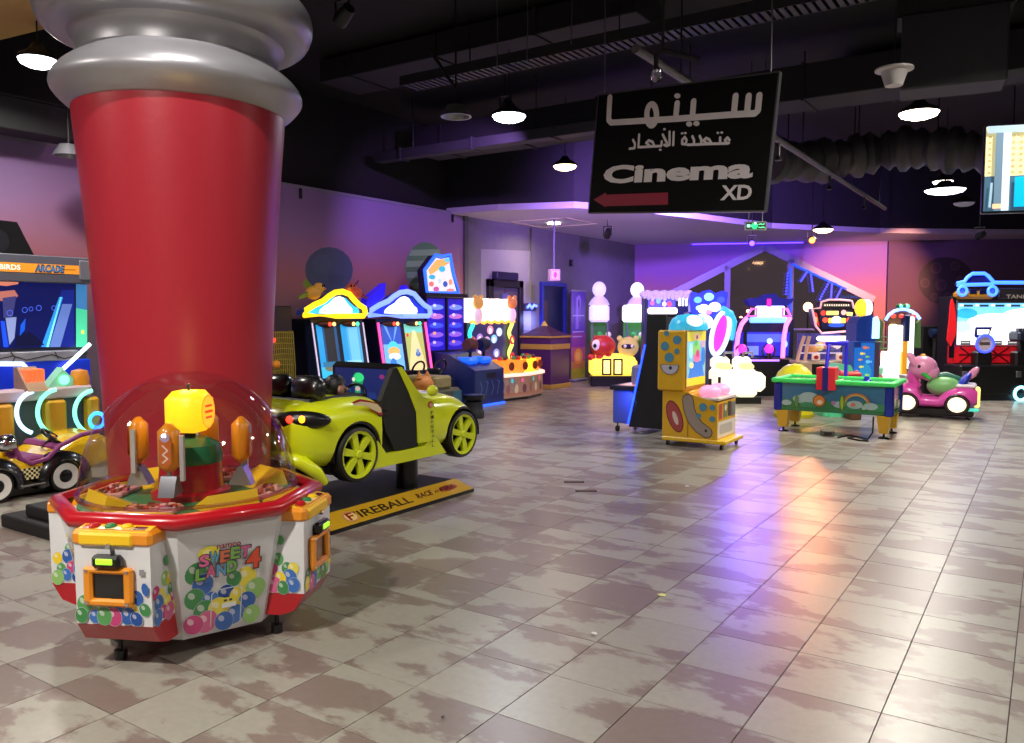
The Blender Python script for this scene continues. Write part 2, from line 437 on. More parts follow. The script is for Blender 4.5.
def mural_mat(name, stops, patch=.10):
    m = bpy.data.materials.new(name); m.use_nodes = True; nt = m.node_tree; n = nt.nodes; L = nt.links; p = n['Principled BSDF']
    ge = n.new('ShaderNodeNewGeometry'); sp = n.new('ShaderNodeSeparateXYZ'); L.new(ge.outputs['Position'], sp.inputs[0])
    nz = n.new('ShaderNodeTexNoise'); nz.inputs['Scale'].default_value = .9; nz.inputs['Detail'].default_value = 4; L.new(ge.outputs['Position'], nz.inputs['Vector'])
    md = n.new('ShaderNodeMath'); md.operation = 'MULTIPLY_ADD'; L.new(nz.outputs['Fac'], md.inputs[0]); md.inputs[1].default_value = .5; L.new(sp.outputs['Z'], md.inputs[2])
    dv = n.new('ShaderNodeMath'); dv.operation = 'DIVIDE'; L.new(md.outputs[0], dv.inputs[0]); dv.inputs[1].default_value = 4.2
    cr = n.new('ShaderNodeValToRGB'); e = cr.color_ramp
    e.elements[0].position = stops[0][0]; e.elements[0].color = (*rgb(stops[0][1]), 1)
    e.elements[1].position = stops[-1][0]; e.elements[1].color = (*rgb(stops[-1][1]), 1)
    for ps, c in stops[1:-1]:
        k = e.elements.new(ps); k.color = (*rgb(c), 1)
    L.new(dv.outputs[0], cr.inputs[0]); L.new(cr.outputs[0], p.inputs['Base Color']); p.inputs['Roughness'].default_value = .75
    n2 = n.new('ShaderNodeTexNoise'); n2.inputs['Scale'].default_value = 45; L.new(ge.outputs['Position'], n2.inputs['Vector'])
    bp = n.new('ShaderNodeBump'); bp.inputs['Strength'].default_value = .15; bp.inputs['Distance'].default_value = .01; L.new(n2.outputs['Fac'], bp.inputs['Height']); L.new(bp.outputs[0], p.inputs['Normal'])
    return m
MURAL = mural_mat('mural_dusk', [(0, '5d5660'), (.42, '6e5a66'), (.6, 'a3646c'), (.78, '9a76a6'), (1, '8f7cb4')])
WX = -10.1; WH = 3.67; YB = 13.5
wl = structure(B().box(WX-.25, WX, -4, YB, 0, WH).build('wall_left', MURAL, smooth=0), 'left wall painted with a dusk sky and planets')
structure(B().box(WX-.3, WX-.1, -4, YB+.2, WH+.05, CEIL).build('trim_3', mat('bulkhead_black', '131217', .85, vary=.2), smooth=0), 'black bulkhead above the painted left wall')
b = B().box(WX-.25, WX+.02, -4, YB, WH, WH+.05); b.build('wall_coping', mat('coping', '8d86a0', .6), wl, smooth=0)
for px_, py_ in ((300, 190), (452, 216)):
    P = onx(px_, py_, WX); B().box(-.0, .03, -.02, .02, -.16, .0).build('wall_hook', BLACKM, wl, loc=(WX, P.y, WH))
def wall_paint(parent, shapes_px, X, name, lift=.002):
    sh = []
    for poly, c in shapes_px: sh.append(([(lambda P: (P.y, P.z))(onx(x, y, X)) for x, y in poly], c))
    return B().flat(sh, (X, 0, 0), Y3, Z3, lift=lift).build(name, PRINT, parent, smooth=0)
wall_paint(wl, [(ell(329, 270, 24, 23), '46506c'), (ell(322, 264, 9, 10), '4c5674'), (ell(336, 279, 8, 6), '414a64')], WX, 'painted_planet')
sh = [(ell(425, 268, 20, 26), '5f8f62')]
for k in range(4):
    yy = 250+k*11; hw = 20*math.sqrt(max(0, 1-((yy-268)/26)**2))*.96; h2 = 20*math.sqrt(max(0, 1-((yy+5-268)/26)**2))*.96
    sh.append(([(425-hw, yy), (425+hw, yy-1), (425+h2, yy+5), (425-h2, yy+6)], '8fb890'))
wall_paint(wl, sh, WX, 'painted_planet')
GREYW = mat('grey_plaster', '6e6c74', .85, vary=.14, scale=6, bump=.5)
CRN = Vector((-10.1, 21.7, 0))
wg = structure(B().box(WX-.25, WX, YB, CRN.y+.3, 0, WH).build('wall_grey', GREYW, smooth=0), 'rough grey plaster wall with doors at the back left')
B().box(WX, WX+.05, YB-.06, YB+.06, 0, WH).build('wall_edge_strip', mat('edge_strip', '55525c', .6), wg, smooth=0)
wall_paint(wg, [([(481, 249), (531, 251), (531, 330), (481, 330)], '8d8a93')], WX, 'pale_wall_patch')
# ---- the far wall, turned across the corner
BA = Vector((CRN.x, CRN.y, 0)); BD = Vector((.916, .401, 0)); BN = Vector((.401, -.916, 0))
def onback(x, y, off=0.):
    D = ray(x, y); A = BA+BN*off; t = (A-_o).dot(BN)/D.dot(BN); P = _o+D*t; q = P-A
    return (q.dot(BD), P.z)
MB = Matrix(((BD.x, -BN.x, 0, BA.x), (BD.y, -BN.y, 0, BA.y), (0, 0, 1, 0), (0, 0, 0, 1)))   # local: u along, y into the wall, z up
MURAL2 = mural_mat('mural_sunset', [(0, '6a5a58'), (.40, 'a87a62'), (.56, 'b97a74'), (.74, '9a6ca6'), (1, '8068b0')])
apx, lft, rgt = onback(765, 247), onback(660, 300), onback(874, 300)
edge = onback(886, 300)[0]
b = B(); b.M = MB
b.prism([(0, 0), (lft[0], 0), lft, apx, rgt, (rgt[0], 0), (edge, 0), (edge, WH), (0, WH)], 0, .25)
wb = structure(b.build('wall_back', MURAL2, smooth=0), 'far wall painted as a sunset sky around the slanted window')
b = B(); b.M = MB; b.box(edge, edge+9, -.12, .25, 0, WH)
wr = structure(b.build('wall_right', mural_mat('mural_dark', [(0, '43373a'), (.5, '63474a'), (1, '5e4668')]), smooth=0), 'dark maroon painted wall with a cratered planet')
# planet painted on the maroon wall
O = MB @ Vector((0, -.12, 0)); sh = []
def bk(poly): return [onback(x, y, .12) for x, y in poly]
sh.append((bk(ell(946, 281, 28, 24)), '3a2f38'))
for x, y, r in ((936, 268, 6), (955, 266, 5), (925, 283, 5), (941, 285, 6), (960, 281, 5), (948, 297, 5), (934, 297, 4)):
    sh.append((bk(ell(x, y, r)), '54414a')); sh.append((bk(ell(x, y, r*.62)), '48363f'))
B().flat(sh, O, BD, Z3, lift=.002).build('painted_planet', PRINT, wr, smooth=0)
for pts in ([(886, 300), (918, 283)],):
    pass
# window: frame bars and dark night glass
FR = mat('window_frame', '7c7c98', .4, .3)
win = bpy.data.objects.new('window_1', None); COL.objects.link(win); structure(win, 'tent-shaped dark night window with steel bars'); win.matrix_world = MB
def bar(p0, p1, w, name='frame_bar', m=FR):
    u = Vector((p1[0]-p0[0], p1[1]-p0[1])); L_ = u.length; u /= L_; nn = Vector((-u.y, u.x))*w/2
    q = [(p0[0]+nn.x, p0[1]+nn.y), (p1[0]+nn.x, p1[1]+nn.y), (p1[0]-nn.x, p1[1]-nn.y), (p0[0]-nn.x, p0[1]-nn.y)]
    return B().prism(q, -.05, .12).build(name, m, win, smooth=0)
bar(lft, apx, .2); bar(apx, rgt, .2)
def roofz(u): return lft[1]+(apx[1]-lft[1])*(u-lft[0])/(apx[0]-lft[0]) if u < apx[0] else apx[1]+(rgt[1]-apx[1])*(u-apx[0])/(rgt[0]-apx[0])
us = [lft[0], onback(727, 300)[0], onback(790, 300)[0], onback(838, 300)[0], rgt[0]]
for u in us[1:3]: bar((u, 0), (u, roofz(u)), .16)
bar((us[0], 1.25), (us[4], 1.25), .05)
PANE = glass('night_glass', 'f4ecee', .05, .05)
for k in range(4):
    a, c = us[k], us[k+1]; q = [(a, 0), (c, 0), (c, roofz(c))] + ([apx] if a < apx[0] < c else []) + [(a, roofz(a))]
    B().prism(q, .05, .06).build('pane', PANE, win, smooth=0)
# street lamps outside, far beyond the glass
for q, (x, y, d_, r) in enumerate(((808, 307, 60, .35), (762, 309, 90, .25), (775, 312, 95, .2), (748, 311, 90, .2), (783, 308, 90, .22), (812, 313, 80, .25), (741, 318, 90, .2))):
    P = dp(x, y, d_); t = thing('street_lamp', 'distant street lamp %s outside the dark window' % ['glowing brightest', 'nearest the racing cabinet crown', 'low between the racing cabinet and bar', 'left of the racing cabinet crown', 'just left of the blue-lit bar', 'under the brightest glow', 'lowest on the left'][q], 'street lamp', (P.x, P.y, 0), 0, 'street lamps outside')
    B().cyl((0, 0, -2), .06, P.z+2, 8).build('post', GREYM, t); B().ball((0, 0, P.z), r, n=10, m=6).build('globe', glow('street_glow', 'ffd8a0', 6), t)
# ---- ceilings
DARK = mat('ceiling_black', '111014', .8, vary=.2, scale=2)
structure(B().box(-12, 9, -4, 27, CEIL, CEIL+.2).build('ceiling', DARK, smooth=0), 'high black open ceiling')
lowp = [(WX-.2, 13.02), (-9.0, 13.1), (-7.6, 13.6), (-6.9, 14.6), (-6.35, 16.4), (-5.5, 19.3), (-3.6, 21.9), (-.65, 24.2), (3, 25.4), (3.2, 27), (WX-.2, 27)]
lc = structure(B().prism(lowp, WH, WH+.12, 'xy').build('trim_1', mat('low_ceiling', 'b9b2c8', .7, vary=.05), smooth=0), 'pale plasterboard low ceiling lit violet')
b = B()
for (x0, y0), (x1, y1) in zip(lowp[:8], lowp[1:9]):
    b.add([(x0, y0, WH+.12), (x1, y1, WH+.12), (x1, y1, CEIL), (x0, y0, CEIL), (x0, y0+.1, WH+.12), (x1, y1+.1, WH+.12), (x1, y1+.1, CEIL), (x0, y0+.1, CEIL)], [(0, 1, 2, 3), (5, 4, 7, 6), (0, 4, 5, 1), (3, 2, 6, 7)])
structure(b.build('trim_2', mat('fascia_black', '1b1a20', .8, vary=.15), smooth=0), 'black fascia above the low ceiling')
# square access panel outline and recessed light in the low ceiling
P = fl(554, 224, WH-.03)
t = thing('recessed_light', 'small round light set in the low violet ceiling', 'lamp', (P.x, P.y, WH)); B().cyl((0, 0, -.03), .14, .03, 24).build('lens', glow('lamp_fff0dc', 'fff0dc', 12), t)
b = B()
for s_ in (-1, 1): b.box(-.7, .7, s_*.68-.02, s_*.68+.02, -.012, 0); b.box(s_*.68-.02, s_*.68+.02, -.7, .7, -.012, 0)
b.build('panel_outline', mat('cream_line', 'd8c9a8', .6), t); area_light('recess', (0, 0, -.05), .2, 35, WARM, 160, parent=t)
# ================================================================== COLUMN
CC = dp(190, 400, 5.7)
t = thing('column', 'huge red round column with silver ringed capital', 'column', (CC.x, CC.y, 0))
prof = [(0, 0), (.515, 0), (.525, .35), (.542, .8), (.56, 1.2), (.583, 1.65), (.614, 2.15), (.648, 2.6), (.676, 2.92), (.684, 3.06), (0, 3.06)]
B().lathe(prof, 64).build('shaft', mat('column_red', 'a32230', .38, vary=.05, scale=14, bump=.12), t, smooth=40)
SILV = mat('silver_paint', 'a9a8ae', .38, .55, vary=.05, scale=6, bump=.04)
def ringprof(pts, k=4):
    out = []
    n = len(pts)
    for i in range(n-1):
        p0 = pts[max(i-1, 0)]; p1 = pts[i]; p2 = pts[i+1]; p3 = pts[min(i+2, n-1)]
        for j in range(k):
            u = j/k; q = []
            for a in (0, 1):
                q.append(.5*((2*p1[a])+(-p0[a]+p2[a])*u+(2*p0[a]-5*p1[a]+4*p2[a]-p3[a])*u*u+(-p0[a]+3*p1[a]-3*p2[a]+p3[a])*u**3))
            out.append(tuple(q))
    out.append(pts[-1]); return out
B().lathe([(.6, 3.0)]+ringprof([(.685, 3.01), (.745, 3.06), (.80, 3.13), (.795, 3.19), (.75, 3.25), (.68, 3.31), (.655, 3.34)])+[(.60, 3.35)], 64).build('capital_ring', SILV, t, smooth=50)
B().lathe(ringprof([(.64, 3.33), (.645, 3.40), (.665, 3.46), (.70, 3.50)])+[(.6, 3.51)], 64).build('capital_neck', SILV, t, smooth=50)
B().lathe([(.62, 3.485)]+ringprof([(.70, 3.49), (.80, 3.505), (.86, 3.56), (.885, 3.65), (.86, 3.74), (.79, 3.81), (.70, 3.83)])+[(.6, 3.83)], 64).build('capital_ring', SILV, t, smooth=50)
B().lathe([(.66, 3.82), (.66, CEIL-.6), (.8, CEIL-.45), (.8, CEIL), (0, CEIL)], 48).build('capital_neck', SILV, t, smooth=40)
# cream ceiling raft at the upper left
P0 = fl(-120, 95, 4.55)
r_ = thing('ceiling_raft', 'pale amber ceiling raft above the red column', 'ceiling panel', (0, 0, 0))
q = [fl(x, y, 4.5) for x, y in ((-90, 62), (74, 22), (120, -60), (-150, -60))]
B().prism([(p.x, p.y) for p in q], 4.5, 4.62, 'xy').build('panel', mat('cream_raft', 'c9a765', .6), r_, smooth=0)
for p in q[:2]: B().cyl((p.x*.985, p.y*.985, 4.62), .012, CEIL-4.62, 8).build('hanger', BLACKM, r_)
# ================================================================== CEILING EQUIPMENT
DUCT = mat('duct_grey', '35343b', .6, .2, vary=.15, scale=4); DUCT2 = mat('duct_dark', '1d1c21', .7, vary=.15, scale=4)
def duct_x(px_, py_, z, x0, x1, h, w, label, m=DUCT2, name='air_duct', cat='duct', seams=True):
    """a duct along the x axis whose lower front edge passes the given pixel"""
    P = fl(px_, py_, z) if z < EYE else _o+ray(px_, py_)*((z-EYE)/ray(px_, py_).z)
    t = thing(name, label, cat, (0, P.y, z)); B().box(x0, x1, 0, w, 0, h, .01).build('duct_body', m, t)
    if seams:
        k = x0+.6
        while k < x1-.3:
            B().box(k-.02, k+.02, -.02, w+.02, -.02, h+.02).build('flange', m, t, smooth=0); k += 1.5
    for k in (x0+.8, (x0+x1)/2, x1-.8): B().cyl((k, w/2, h), .01, CEIL-z-h, 6).build('hanger', BLACKM, t)
    return t, P
duct_x(600, 128, 4.45, -9.4, 6.5, .45, .7, 'long dark duct crossing behind the cinema sign')
duct_x(420, 60, 4.95, -8.8, -3.9, .3, .8, 'boxy dark duct high left of the bluish lamp')
duct_x(330, 168, 4.3, -9.9, -3.4, .16, .22, 'slim grey duct beam running above the painted left wall', DUCT)
duct_x(900, 84, 4.75, -2.6, 3.5, .42, .9, 'wide dark duct high at the right above the large warm lamp')
# perforated cable tray
P = _o+ray(540, 57)*((4.55-EYE)/ray(540, 57).z)
t = thing('cable_tray', 'long perforated steel cable tray high above the cinema sign', 'cable tray', (0, P.y, 4.55))
TR = mat('tray_steel', '35343a', .5, .4)
b = B(); b.box(-7, 5, 0, .012, 0, .12); b.box(-7, 5, .3, .312, 0, .12); b.build('side_rail', TR, t, smooth=0)
b = B(); k = -6.95
while k < 5: b.box(k, k+.05, 0, .312, 0, .006); k += .085
b.build('tray_slats', TR, t, smooth=0, kind='stuff')
for k in (-6, -4, -2, 0, 2, 4): B().cyl((k, .15, .0), .008, CEIL-4.55, 6).build('hanger', BLACKM, t)
# tall flat duct face at the upper right
P = dp(955, 45, 8.2); t = thing('air_duct', 'broad flat grey duct hanging above the large warm lamp', 'duct', (P.x, P.y, P.z), RD(8))
B().box(-.48, .46, 0, .5, -.38, .36, .015).build('duct_body', DUCT, t); B().box(-.52, .5, .02, .48, .34, CEIL-P.z-.05).build('collar', DUCT2, t)
# loose foil duct
t = thing('flexible_duct', 'sagging wrinkled grey foil duct behind the wide bell lamp', 'duct', (0, 0, 0))
pts = []; rr = []
for k in range(60):
    u = k/59; P = dp(770+u*260, 160-14*u+4*sin(u*9), 13.2+.6*sin(u*5)); pts.append(P); rr.append(.30+.05*sin(k*1.7)+.035*sin(k*.63+1)+.02*random.random())
B().tube(pts, rr, 14).build('foil', mat('foil_grey', '4a4850', .5, .4, vary=.2, scale=5, bump=.5), t, smooth=60)
for k in (4, 20, 38, 55): B().cyl((pts[k].x, pts[k].y, pts[k].z+.2), .01, max(.1, CEIL-pts[k].z-.2), 6).build('hanger', BLACKM, t)
# sprinkler pipe along the hall
A = dp(772, 136, 10.3); Cc = Vector((A.x, 20.6, 3.98))
t = thing('sprinkler_pipe', 'thin steel pipe slanting down to the far low ceiling', 'pipe', (A.x, A.y, A.z))
B().tube([(0, -4, 0), (0, 0, 0), (0, 8.3, 0)], .04, 10).build('pipe', mat('pipe_steel', '6f6b70', .45, .5), t)
for k in (.3, 3.2, 6.0):
    B().cyl((0, k, -.2), .02, .2, 8).lathe([(0, -.27), (.05, -.25), (.02, -.2)], 10, (0, k, 0)).build('sprinkler_head', BLACKM, t)
for k in (-3, 1.5, 5, 7.6): B().cyl((0, k, .03), .01, CEIL-A.z-.03, 6).build('hanger', BLACKM, t)
P = dp(905, 231, 19.9)
# wires and small ceiling bits
for q, (x, y0, y1, d_) in enumerate(((497, -20, 70, 9.4), (527, -20, 62, 9.2), (571, -10, 44, 8.8))):
    P = dp(x, y1, d_); o = B().tube([(0, 0, 0), (.01, 0, (CEIL-P.z)*.5), (0, 0, CEIL-P.z)], .006, 6).build('hanging_wire', GREYM, loc=P)
    tag(o, 'thin wire hanging %s' % ['just left above the bluish lamp', 'just right above the bluish lamp', 'left above the cinema sign'][q], 'wire', 'thin wires from the ceiling')
P = dp(894, 77, 7.6); t = thing('ceiling_speaker', 'white cone-shaped pendant speaker above the large warm lamp', 'speaker', P)
B().lathe([(0, -.08), (.075, -.08), (.11, .03), (.115, .05), (.165, .06), (.165, .075), (.1, .085), (0, .09)], 28).build('cone', mat('white_plastic', 'c9c6c6', .4), t)
B().cyl((0, 0, .085), .004, CEIL-P.z-.085, 6).build('cord', BLACKM, t)
P = dp(656, 74, 6.9); t = thing('ceiling_camera', 'small silver dome camera on an arm above the cinema sign', 'camera', P)
B().lathe([(0, -.07), (.035, -.055), (.05, -.01), (.05, .03), (.03, .05), (0, .05)], 18).build('dome', mat('chrome', 'c8c8d0', .15, 1), t)
B().tube([(0, 0, .04), (0, 0, .16), (.06, .02, .18), (.32, .15, .1)], .022, 8).tube([(.05, .02, .18), (.05, .02, CEIL-P.z)], .012, 6).build('arm', DUCT2, t)
P = dp(456, 117, 9.0); t = thing('ceiling_projector', 'dim grey scoop light left of the bluish lamp', 'projector', P, RD(30))
B().lathe([(0, .14), (.1, .12), (.17, 0), (.15, 0), (.09, .08), (0, .1)], 20).build('scoop', mat('dull_silver', '8a8a94', .3, .7), t)
B().cyl((0, 0, .13), .012, CEIL-P.z-.13, 8).tube([(0, 0, .3), (-.3, .1, .75)], .02, 6).build('bracket', BLACKM, t)
P = dp(69, 156, 9.2); t = thing('ceiling_projector', 'half-hidden grey scoop light at the left edge of the red column', 'projector', P)
B().lathe([(0, .14), (.1, .12), (.17, 0), (.15, 0), (.09, .08), (0, .1)], 20).build('scoop', mat('dull_silver'), t); B().cyl((0, 0, .13), .012, CEIL-P.z-.13, 8).build('bracket', BLACKM, t)
# beam on the left behind the column
P = dp(40, 138, 9.4); t = thing('ceiling_beam', 'dark grey roof beam behind the red column', 'beam', (P.x, 0, P.z)); B().box(-.2, .2, 2, 5.2, 0, .35, .01).build('beam', DUCT2, t); B().box(-.22, .22, 2, 5.2, .35, .37).build('flange', DUCT2, t)
B().box(-.03, .03, 3, 3.1, .37, CEIL-P.z).build('hanger', BLACKM, t)
# ================================================================== CINEMA SIGN
TL, BL, TR_, BR = dp(597, 95, 7.57), dp(590, 213, 7.57), dp(776, 72, 6.43), dp(768, 211, 6.43)
Cn = (TL+BL+TR_+BR)/4; U = ((TR_+BR)-(TL+BL)).normalized(); V = ((TL+TR_)-(BL+BR)); V = (V-U*V.dot(U)).normalized(); N = U.cross(V)
SW = (((TR_+BR)-(TL+BL))/2).dot(U); SH = (((TL+TR_)-(BL+BR))/2).dot(V)
sign = thing('hanging_sign', 'black hanging sign with white lettering and red arrow', 'sign', Cn)
ms = Matrix((U, V, N)).transposed().to_4x4()
b = B(); b.M = ms; b.box(-SW/2, SW/2, -SH/2, SH/2, -.035, 0, .006); b.build('board', mat('sign_black', '060608', .6, spec=.2), sign)
b = B(); b.M = ms
for a in ((-SW/2-.006, -SW/2+.006, -SH/2, SH/2), (SW/2-.006, SW/2+.006, -SH/2, SH/2), (-SW/2, SW/2, -SH/2-.006, -SH/2+.006), (-SW/2, SW/2, SH/2-.006, SH/2+.006)): b.box(a[0], a[1], a[2], a[3], -.04, .004)
b.build('edge_trim', mat('trim_grey', '5a5860', .4, .5), sign)
def sg(cx, cy):
    x, y = 580+cx/4.127, 50+cy/4.127; D = ray(x, y); k = (Cn-_o).dot(N)/D.dot(N); P = _o+D*k-Cn
    return (P.dot(U), P.dot(V))
LT = 'f0ecf2'; w1 = 24/4.127*7/812*1.05; S = []
def ss(pts, w): S.append(stroke([sg(*p) for p in pts], w, LT))
ss([(741, 187), (735, 250), (722, 262), (640, 266), (400, 284), (130, 300), (119, 288), (124, 195)], w1)
ss([(697, 190), (690, 260)], w1); ss([(643, 190), (636, 262)], w1)
ss([(470, 212), (465, 276)], w1); ss([(402, 220), (396, 284)], w1)
ss([(297+20*cos(a), 268+44*sin(a)) for a in [2*pi*i/20 for i in range(20)]]+[(317, 268)], w1)
for x, y in ((403, 190), (452, 306), (482, 304)): S.append(([sg(x+13*cos(a), y+11*sin(a)) for a in [2*pi*i/14 for i in range(14)]], LT))
w2 = w1*.42
ss([(618, 372), (610, 362), (600, 372), (606, 384), (616, 384)], w2); ss([(612, 386), (540, 388)], w2); ss([(580, 362), (580, 386)], w2)
ss([(545, 388), (535, 370), (522, 364), (512, 374), (524, 386), (540, 388), (498, 390)], w2)
ss([(496, 356), (503, 372), (502, 390), (478, 391)], w2); ss([(466, 357), (473, 374), (472, 391), (446, 392)], w2)
ss([(442, 372), (434, 360), (424, 372), (424, 388), (438, 390), (442, 374)], w2)
ss([(389, 340), (387, 393)], w2); ss([(372, 338), (372, 392), (360, 397), (350, 392)], w2); ss([(344, 350), (362, 386)], w2)
ss([(340, 378), (338, 397), (300, 399), (250, 402)], w2); ss([(310, 398), (302, 380), (286, 374), (276, 384), (290, 396)], w2)
ss([(247, 350), (244, 402)], w2); ss([(222, 372), (230, 388), (228, 406), (208, 408)], w2)
for x, y in ((572, 343), (588, 342), (425, 345), (438, 344), (352, 328), (335, 413)): S.append(([sg(x+6*cos(a), y+5*sin(a)) for a in [2*pi*i/10 for i in range(10)]], LT))
p0, p1 = sg(98, 553), sg(722, 458); p0b = sg(722, 531)
vb = (p0[1]+p0b[1])/2; vt = (sg(98, 468)[1]+p1[1])/2
S.append(txt('Cinema', p0[0], vb, p1[0], vt, LT, .045))
a, c = sg(582, 621), sg(716, 556); S.append(txt('XD', a[0], a[1], c[0], c[1], LT, .03))
B().flat(S, (0, 0, 0), U, V, lift=.0004, base=.003).build('lettering', PRINT, sign, smooth=0)
ar = [sg(*p) for p in ((56, 618), (108, 588), (108, 597), (364, 588), (364, 638), (108, 645), (108, 650))]
o = B().flat([(ar, '9c3048')], (0, 0, 0), U, V, base=.003).build('arrow', PRINT, sign, smooth=0)
for s_ in (-.46, .46):
    p = U*SW*s_+V*SH/2; B().cyl((p.x, p.y, p.z), .006, CEIL-Cn.z-p.z, 6).build('hanger_rod', GREYM, sign)
# green running-man exit sign
P = dp(755.5, 226, 12.0); t = thing('exit_sign', 'green lit exit sign hanging below the cinema sign', 'exit sign', P, RZC)
B().box(-.16, .16, -.02, .02, -.065, .065, .008).build('case', mat('alu', '9b99a2', .35, .6), t)
s_ = [(rect(-.145, -.05, .145, .05), '0a2014'), (rect(-.13, -.02, -.085, .02), '9af0c0'), (ell(-.02, .0, .045, .045), '18e070'), (ell(-.01, .035, .016), 'c8ffe0'), (rect(-.08, -.012, -.03, .012), '30e890')]
s_ += [stroke([(.04, .02), (.07, .028), (.10, .018), (.12, .03)], .012, '58d890'), stroke([(.04, -.02), (.07, -.026), (.1, -.018), (.125, -.026)], .012, '58d890')]
B().flat(s_, (0, -.021, 0), X3, Z3).build('face', screen(1.6), t, smooth=0)
for x in (-.1, .1): B().cyl((x, 0, .06), .008, CEIL-P.z-.06, 6).build('rod', GREYM, t)
# pink exit sign on a rod
P = dp(554, 275, 17.4); t = thing('exit_sign', 'small white box sign with pink light hanging near the blue door', 'exit sign', P, RD(50))
B().box(-.115, .115, -.08, .08, -.12, .12, .01).build('case', mat('pink_case', 'c8a0c8', .5, emit=.35), t)
B().flat([(rect(-.08, -.08, .08, .08), 'e890d0'), (ell(0, 0, .04, .065), 'ff3aa8')], (0, -.081, 0), X3, Z3).build('face', screen(1.5), t, smooth=0)
B().cyl((0, 0, .12), .025, WH-P.z-.12, 8).build('rod', mat('rod_white', '7a7490', .5), t)
# television
P = dp(1030, 168, 7.2); t = thing('television', 'flat television high at the right edge showing a yellow netted playground', 'television', P, RZC-RD(14))
W2, H2 = .37, .385
b = B(); b.box(-W2, W2*2.3, 0, .05, -H2, H2, .008); b.build('case', mat('tv_black', '0b0b0d', .3), t)
X0, X1 = -W2+.015, W2*2.3-.015; Y0, Y1 = -H2+.02, H2-.015
s_ = [(rect(X0, Y0, X1, Y1), '3a5a70'), (rect(X0, -.06, X1, Y1), 'd8cc96')]
for k in range(18):
    for j in range(8): s_.append((rect(X0+.02+k*.062, -.04+j*.052, X0+.045+k*.062, -.02+j*.052), 'a89a68'))
s_ += [(rect(X0+.07, Y0, X0+.17, Y1), '5c7488'), (rect(X0+.13, Y0, X0+.19, Y1), 'c2d6e2'), (rect(X0, Y1-.06, X1, Y1), '90a8c0'), (rect(X0+.23, Y0+.03, X1, -.075), '00a0d0'), (rect(X0+.06, Y0+.02, X0+.13, Y0+.06), 'e8b890')]
s_ += [stroke([(X0+.04, Y0+.03), (X0+.05, -.12)], .02, '8aa8b8', caps=False)]
B().flat(s_, (0, -.0005, 0), X3, Z3, lift=.0002).build('picture', screen(.7), t, smooth=0)
B().box(.1, .3, .05, .09, -.1, .1).box(.18, .22, .06, .08, .1, CEIL-P.z).build('mount', BLACKM, t)
# ================================================================== CANDY CRANE
SLP = dp(189, 400, 4.3); SLR = RD(26)
WHITE = mat('white_panel', 'dcdde0', .3, coat=.3, vary=.03); RED = mat('red_plastic', 'b3121f', .28, coat=.4); ORANGE = mat('orange_plastic', 'e8901c', .32, coat=.3)
YELLOW = mat('yellow_plastic', 'f2c418', .35, coat=.3); BLACKP = mat('black_plastic', '0e0e10', .3, coat=.2); GREENP = mat('green_plastic', '2f7a48', .4)
sl = thing('candy_crane', 'white octagonal candy crane with clear dome and balloon prints', 'arcade machine', (SLP.x, SLP.y, 0), SLR)
def octo(R, a, z): return [(R, -a, z), (R, a, z), (a, R, z), (-a, R, z), (-R, a, z), (-R, -a, z), (-a, -R, z), (a, -R, z)]
B().loft([octo(.47, .20, .09), octo(.485, .205, .12), octo(.595, .255, .66)]).build('body', WHITE, sl, smooth=20)
B().loft([octo(.595, .255, .655), octo(.625, .265, .67), octo(.632, .268, .70), octo(.615, .26, .725), octo(.575, .245, .73), octo(.56, .235, .70)], cap=False).build('rim', RED, sl, smooth=50)
dome = [(.545*cos(u)**.92 if u < pi/2 else 0, .715+.635*sin(u)) for u in [pi/2*i/18 for i in range(19)]]
B().lathe(dome, 56).build('dome', glass('dome_acrylic', 'f2f2f5', .03, .055), sl, smooth=60)
B().lathe([(.53, .73), (.556, .73), (.556, .745), (.53, .745), (.53, .73)], 48).build('dome_ring', glass('ring_acrylic', 'e8d8da', .05, .18), sl)
B().cyl((0, 0, .66), .545, .03, 48).build('deck', GREENP, sl)
bal = ['2c5fb0', 'f2d22a', '58a05a', 'c9417f', '1f4fa0', '8fbf6a', 'e9d94a', '3f8a4e', 'd4608f', '3a6fc0']
def balloons(rng, x0, x1, ytop, ybot, n, r0=.028, r1=.05):
    out = []
    spots = []
    step = (r0+r1)*.78; yy = ybot+r1*.7; row = 0
    while yy < .42:
        xx = x0+r1*.75+(step*.5 if row % 2 else 0)
        while xx < x1-r1*.6:
            if yy < ytop(xx)-r1*.4: spots.append((xx+rng.uniform(-.25, .25)*step, yy+rng.uniform(-.2, .2)*step))
            xx += step
        yy += step*.86; row += 1
    rng.shuffle(spots); spots.sort(key=lambda p: -p[1]+rng.uniform(-.02, .02))
    last = None
    for x, y in spots[-n:]:
        r = rng.uniform(r0, r1); c = rng.choice([q for q in bal if q != last]); last = c; a = rng.uniform(-.5, .5)
        x = min(max(x, x0+r), x1-r)
        out.append((ell(x, y, r*.92+.0015, r*1.08+.0015, a, 16), 'c8d2cc')); out.append((ell(x, y, r*.92, r*1.08, a, 16), c))
        hl = tuple(min(1, v*.55+.42) for v in rgb(c)); out.append((ell(x-r*.3, y+r*.36, r*.28, r*.4, .6, 10), hl))
    return out
rng = random.Random(3)
A0, A1 = Vector((.205, -.485, .12)), Vector((.485, -.205, .12)); T0, T1 = Vector((.255, -.595, .66)), Vector((.595, -.255, .66))
Uu = (A1-A0).normalized(); mid = (A0+A1)/2; Vv = ((T0+T1)/2-mid).normalized(); HP = ((T0+T1)/2-mid).length
art = balloons(rng, -.20, .20, lambda x: .25+.10*abs(x)/.2+.03*sin(x*30), .005, 60, .04, .056)
art += [(ell(-.09, .41, .052, .038), 'e6d83a'), (ell(-.10, .42, .02, .014), 'f4ee9a')]
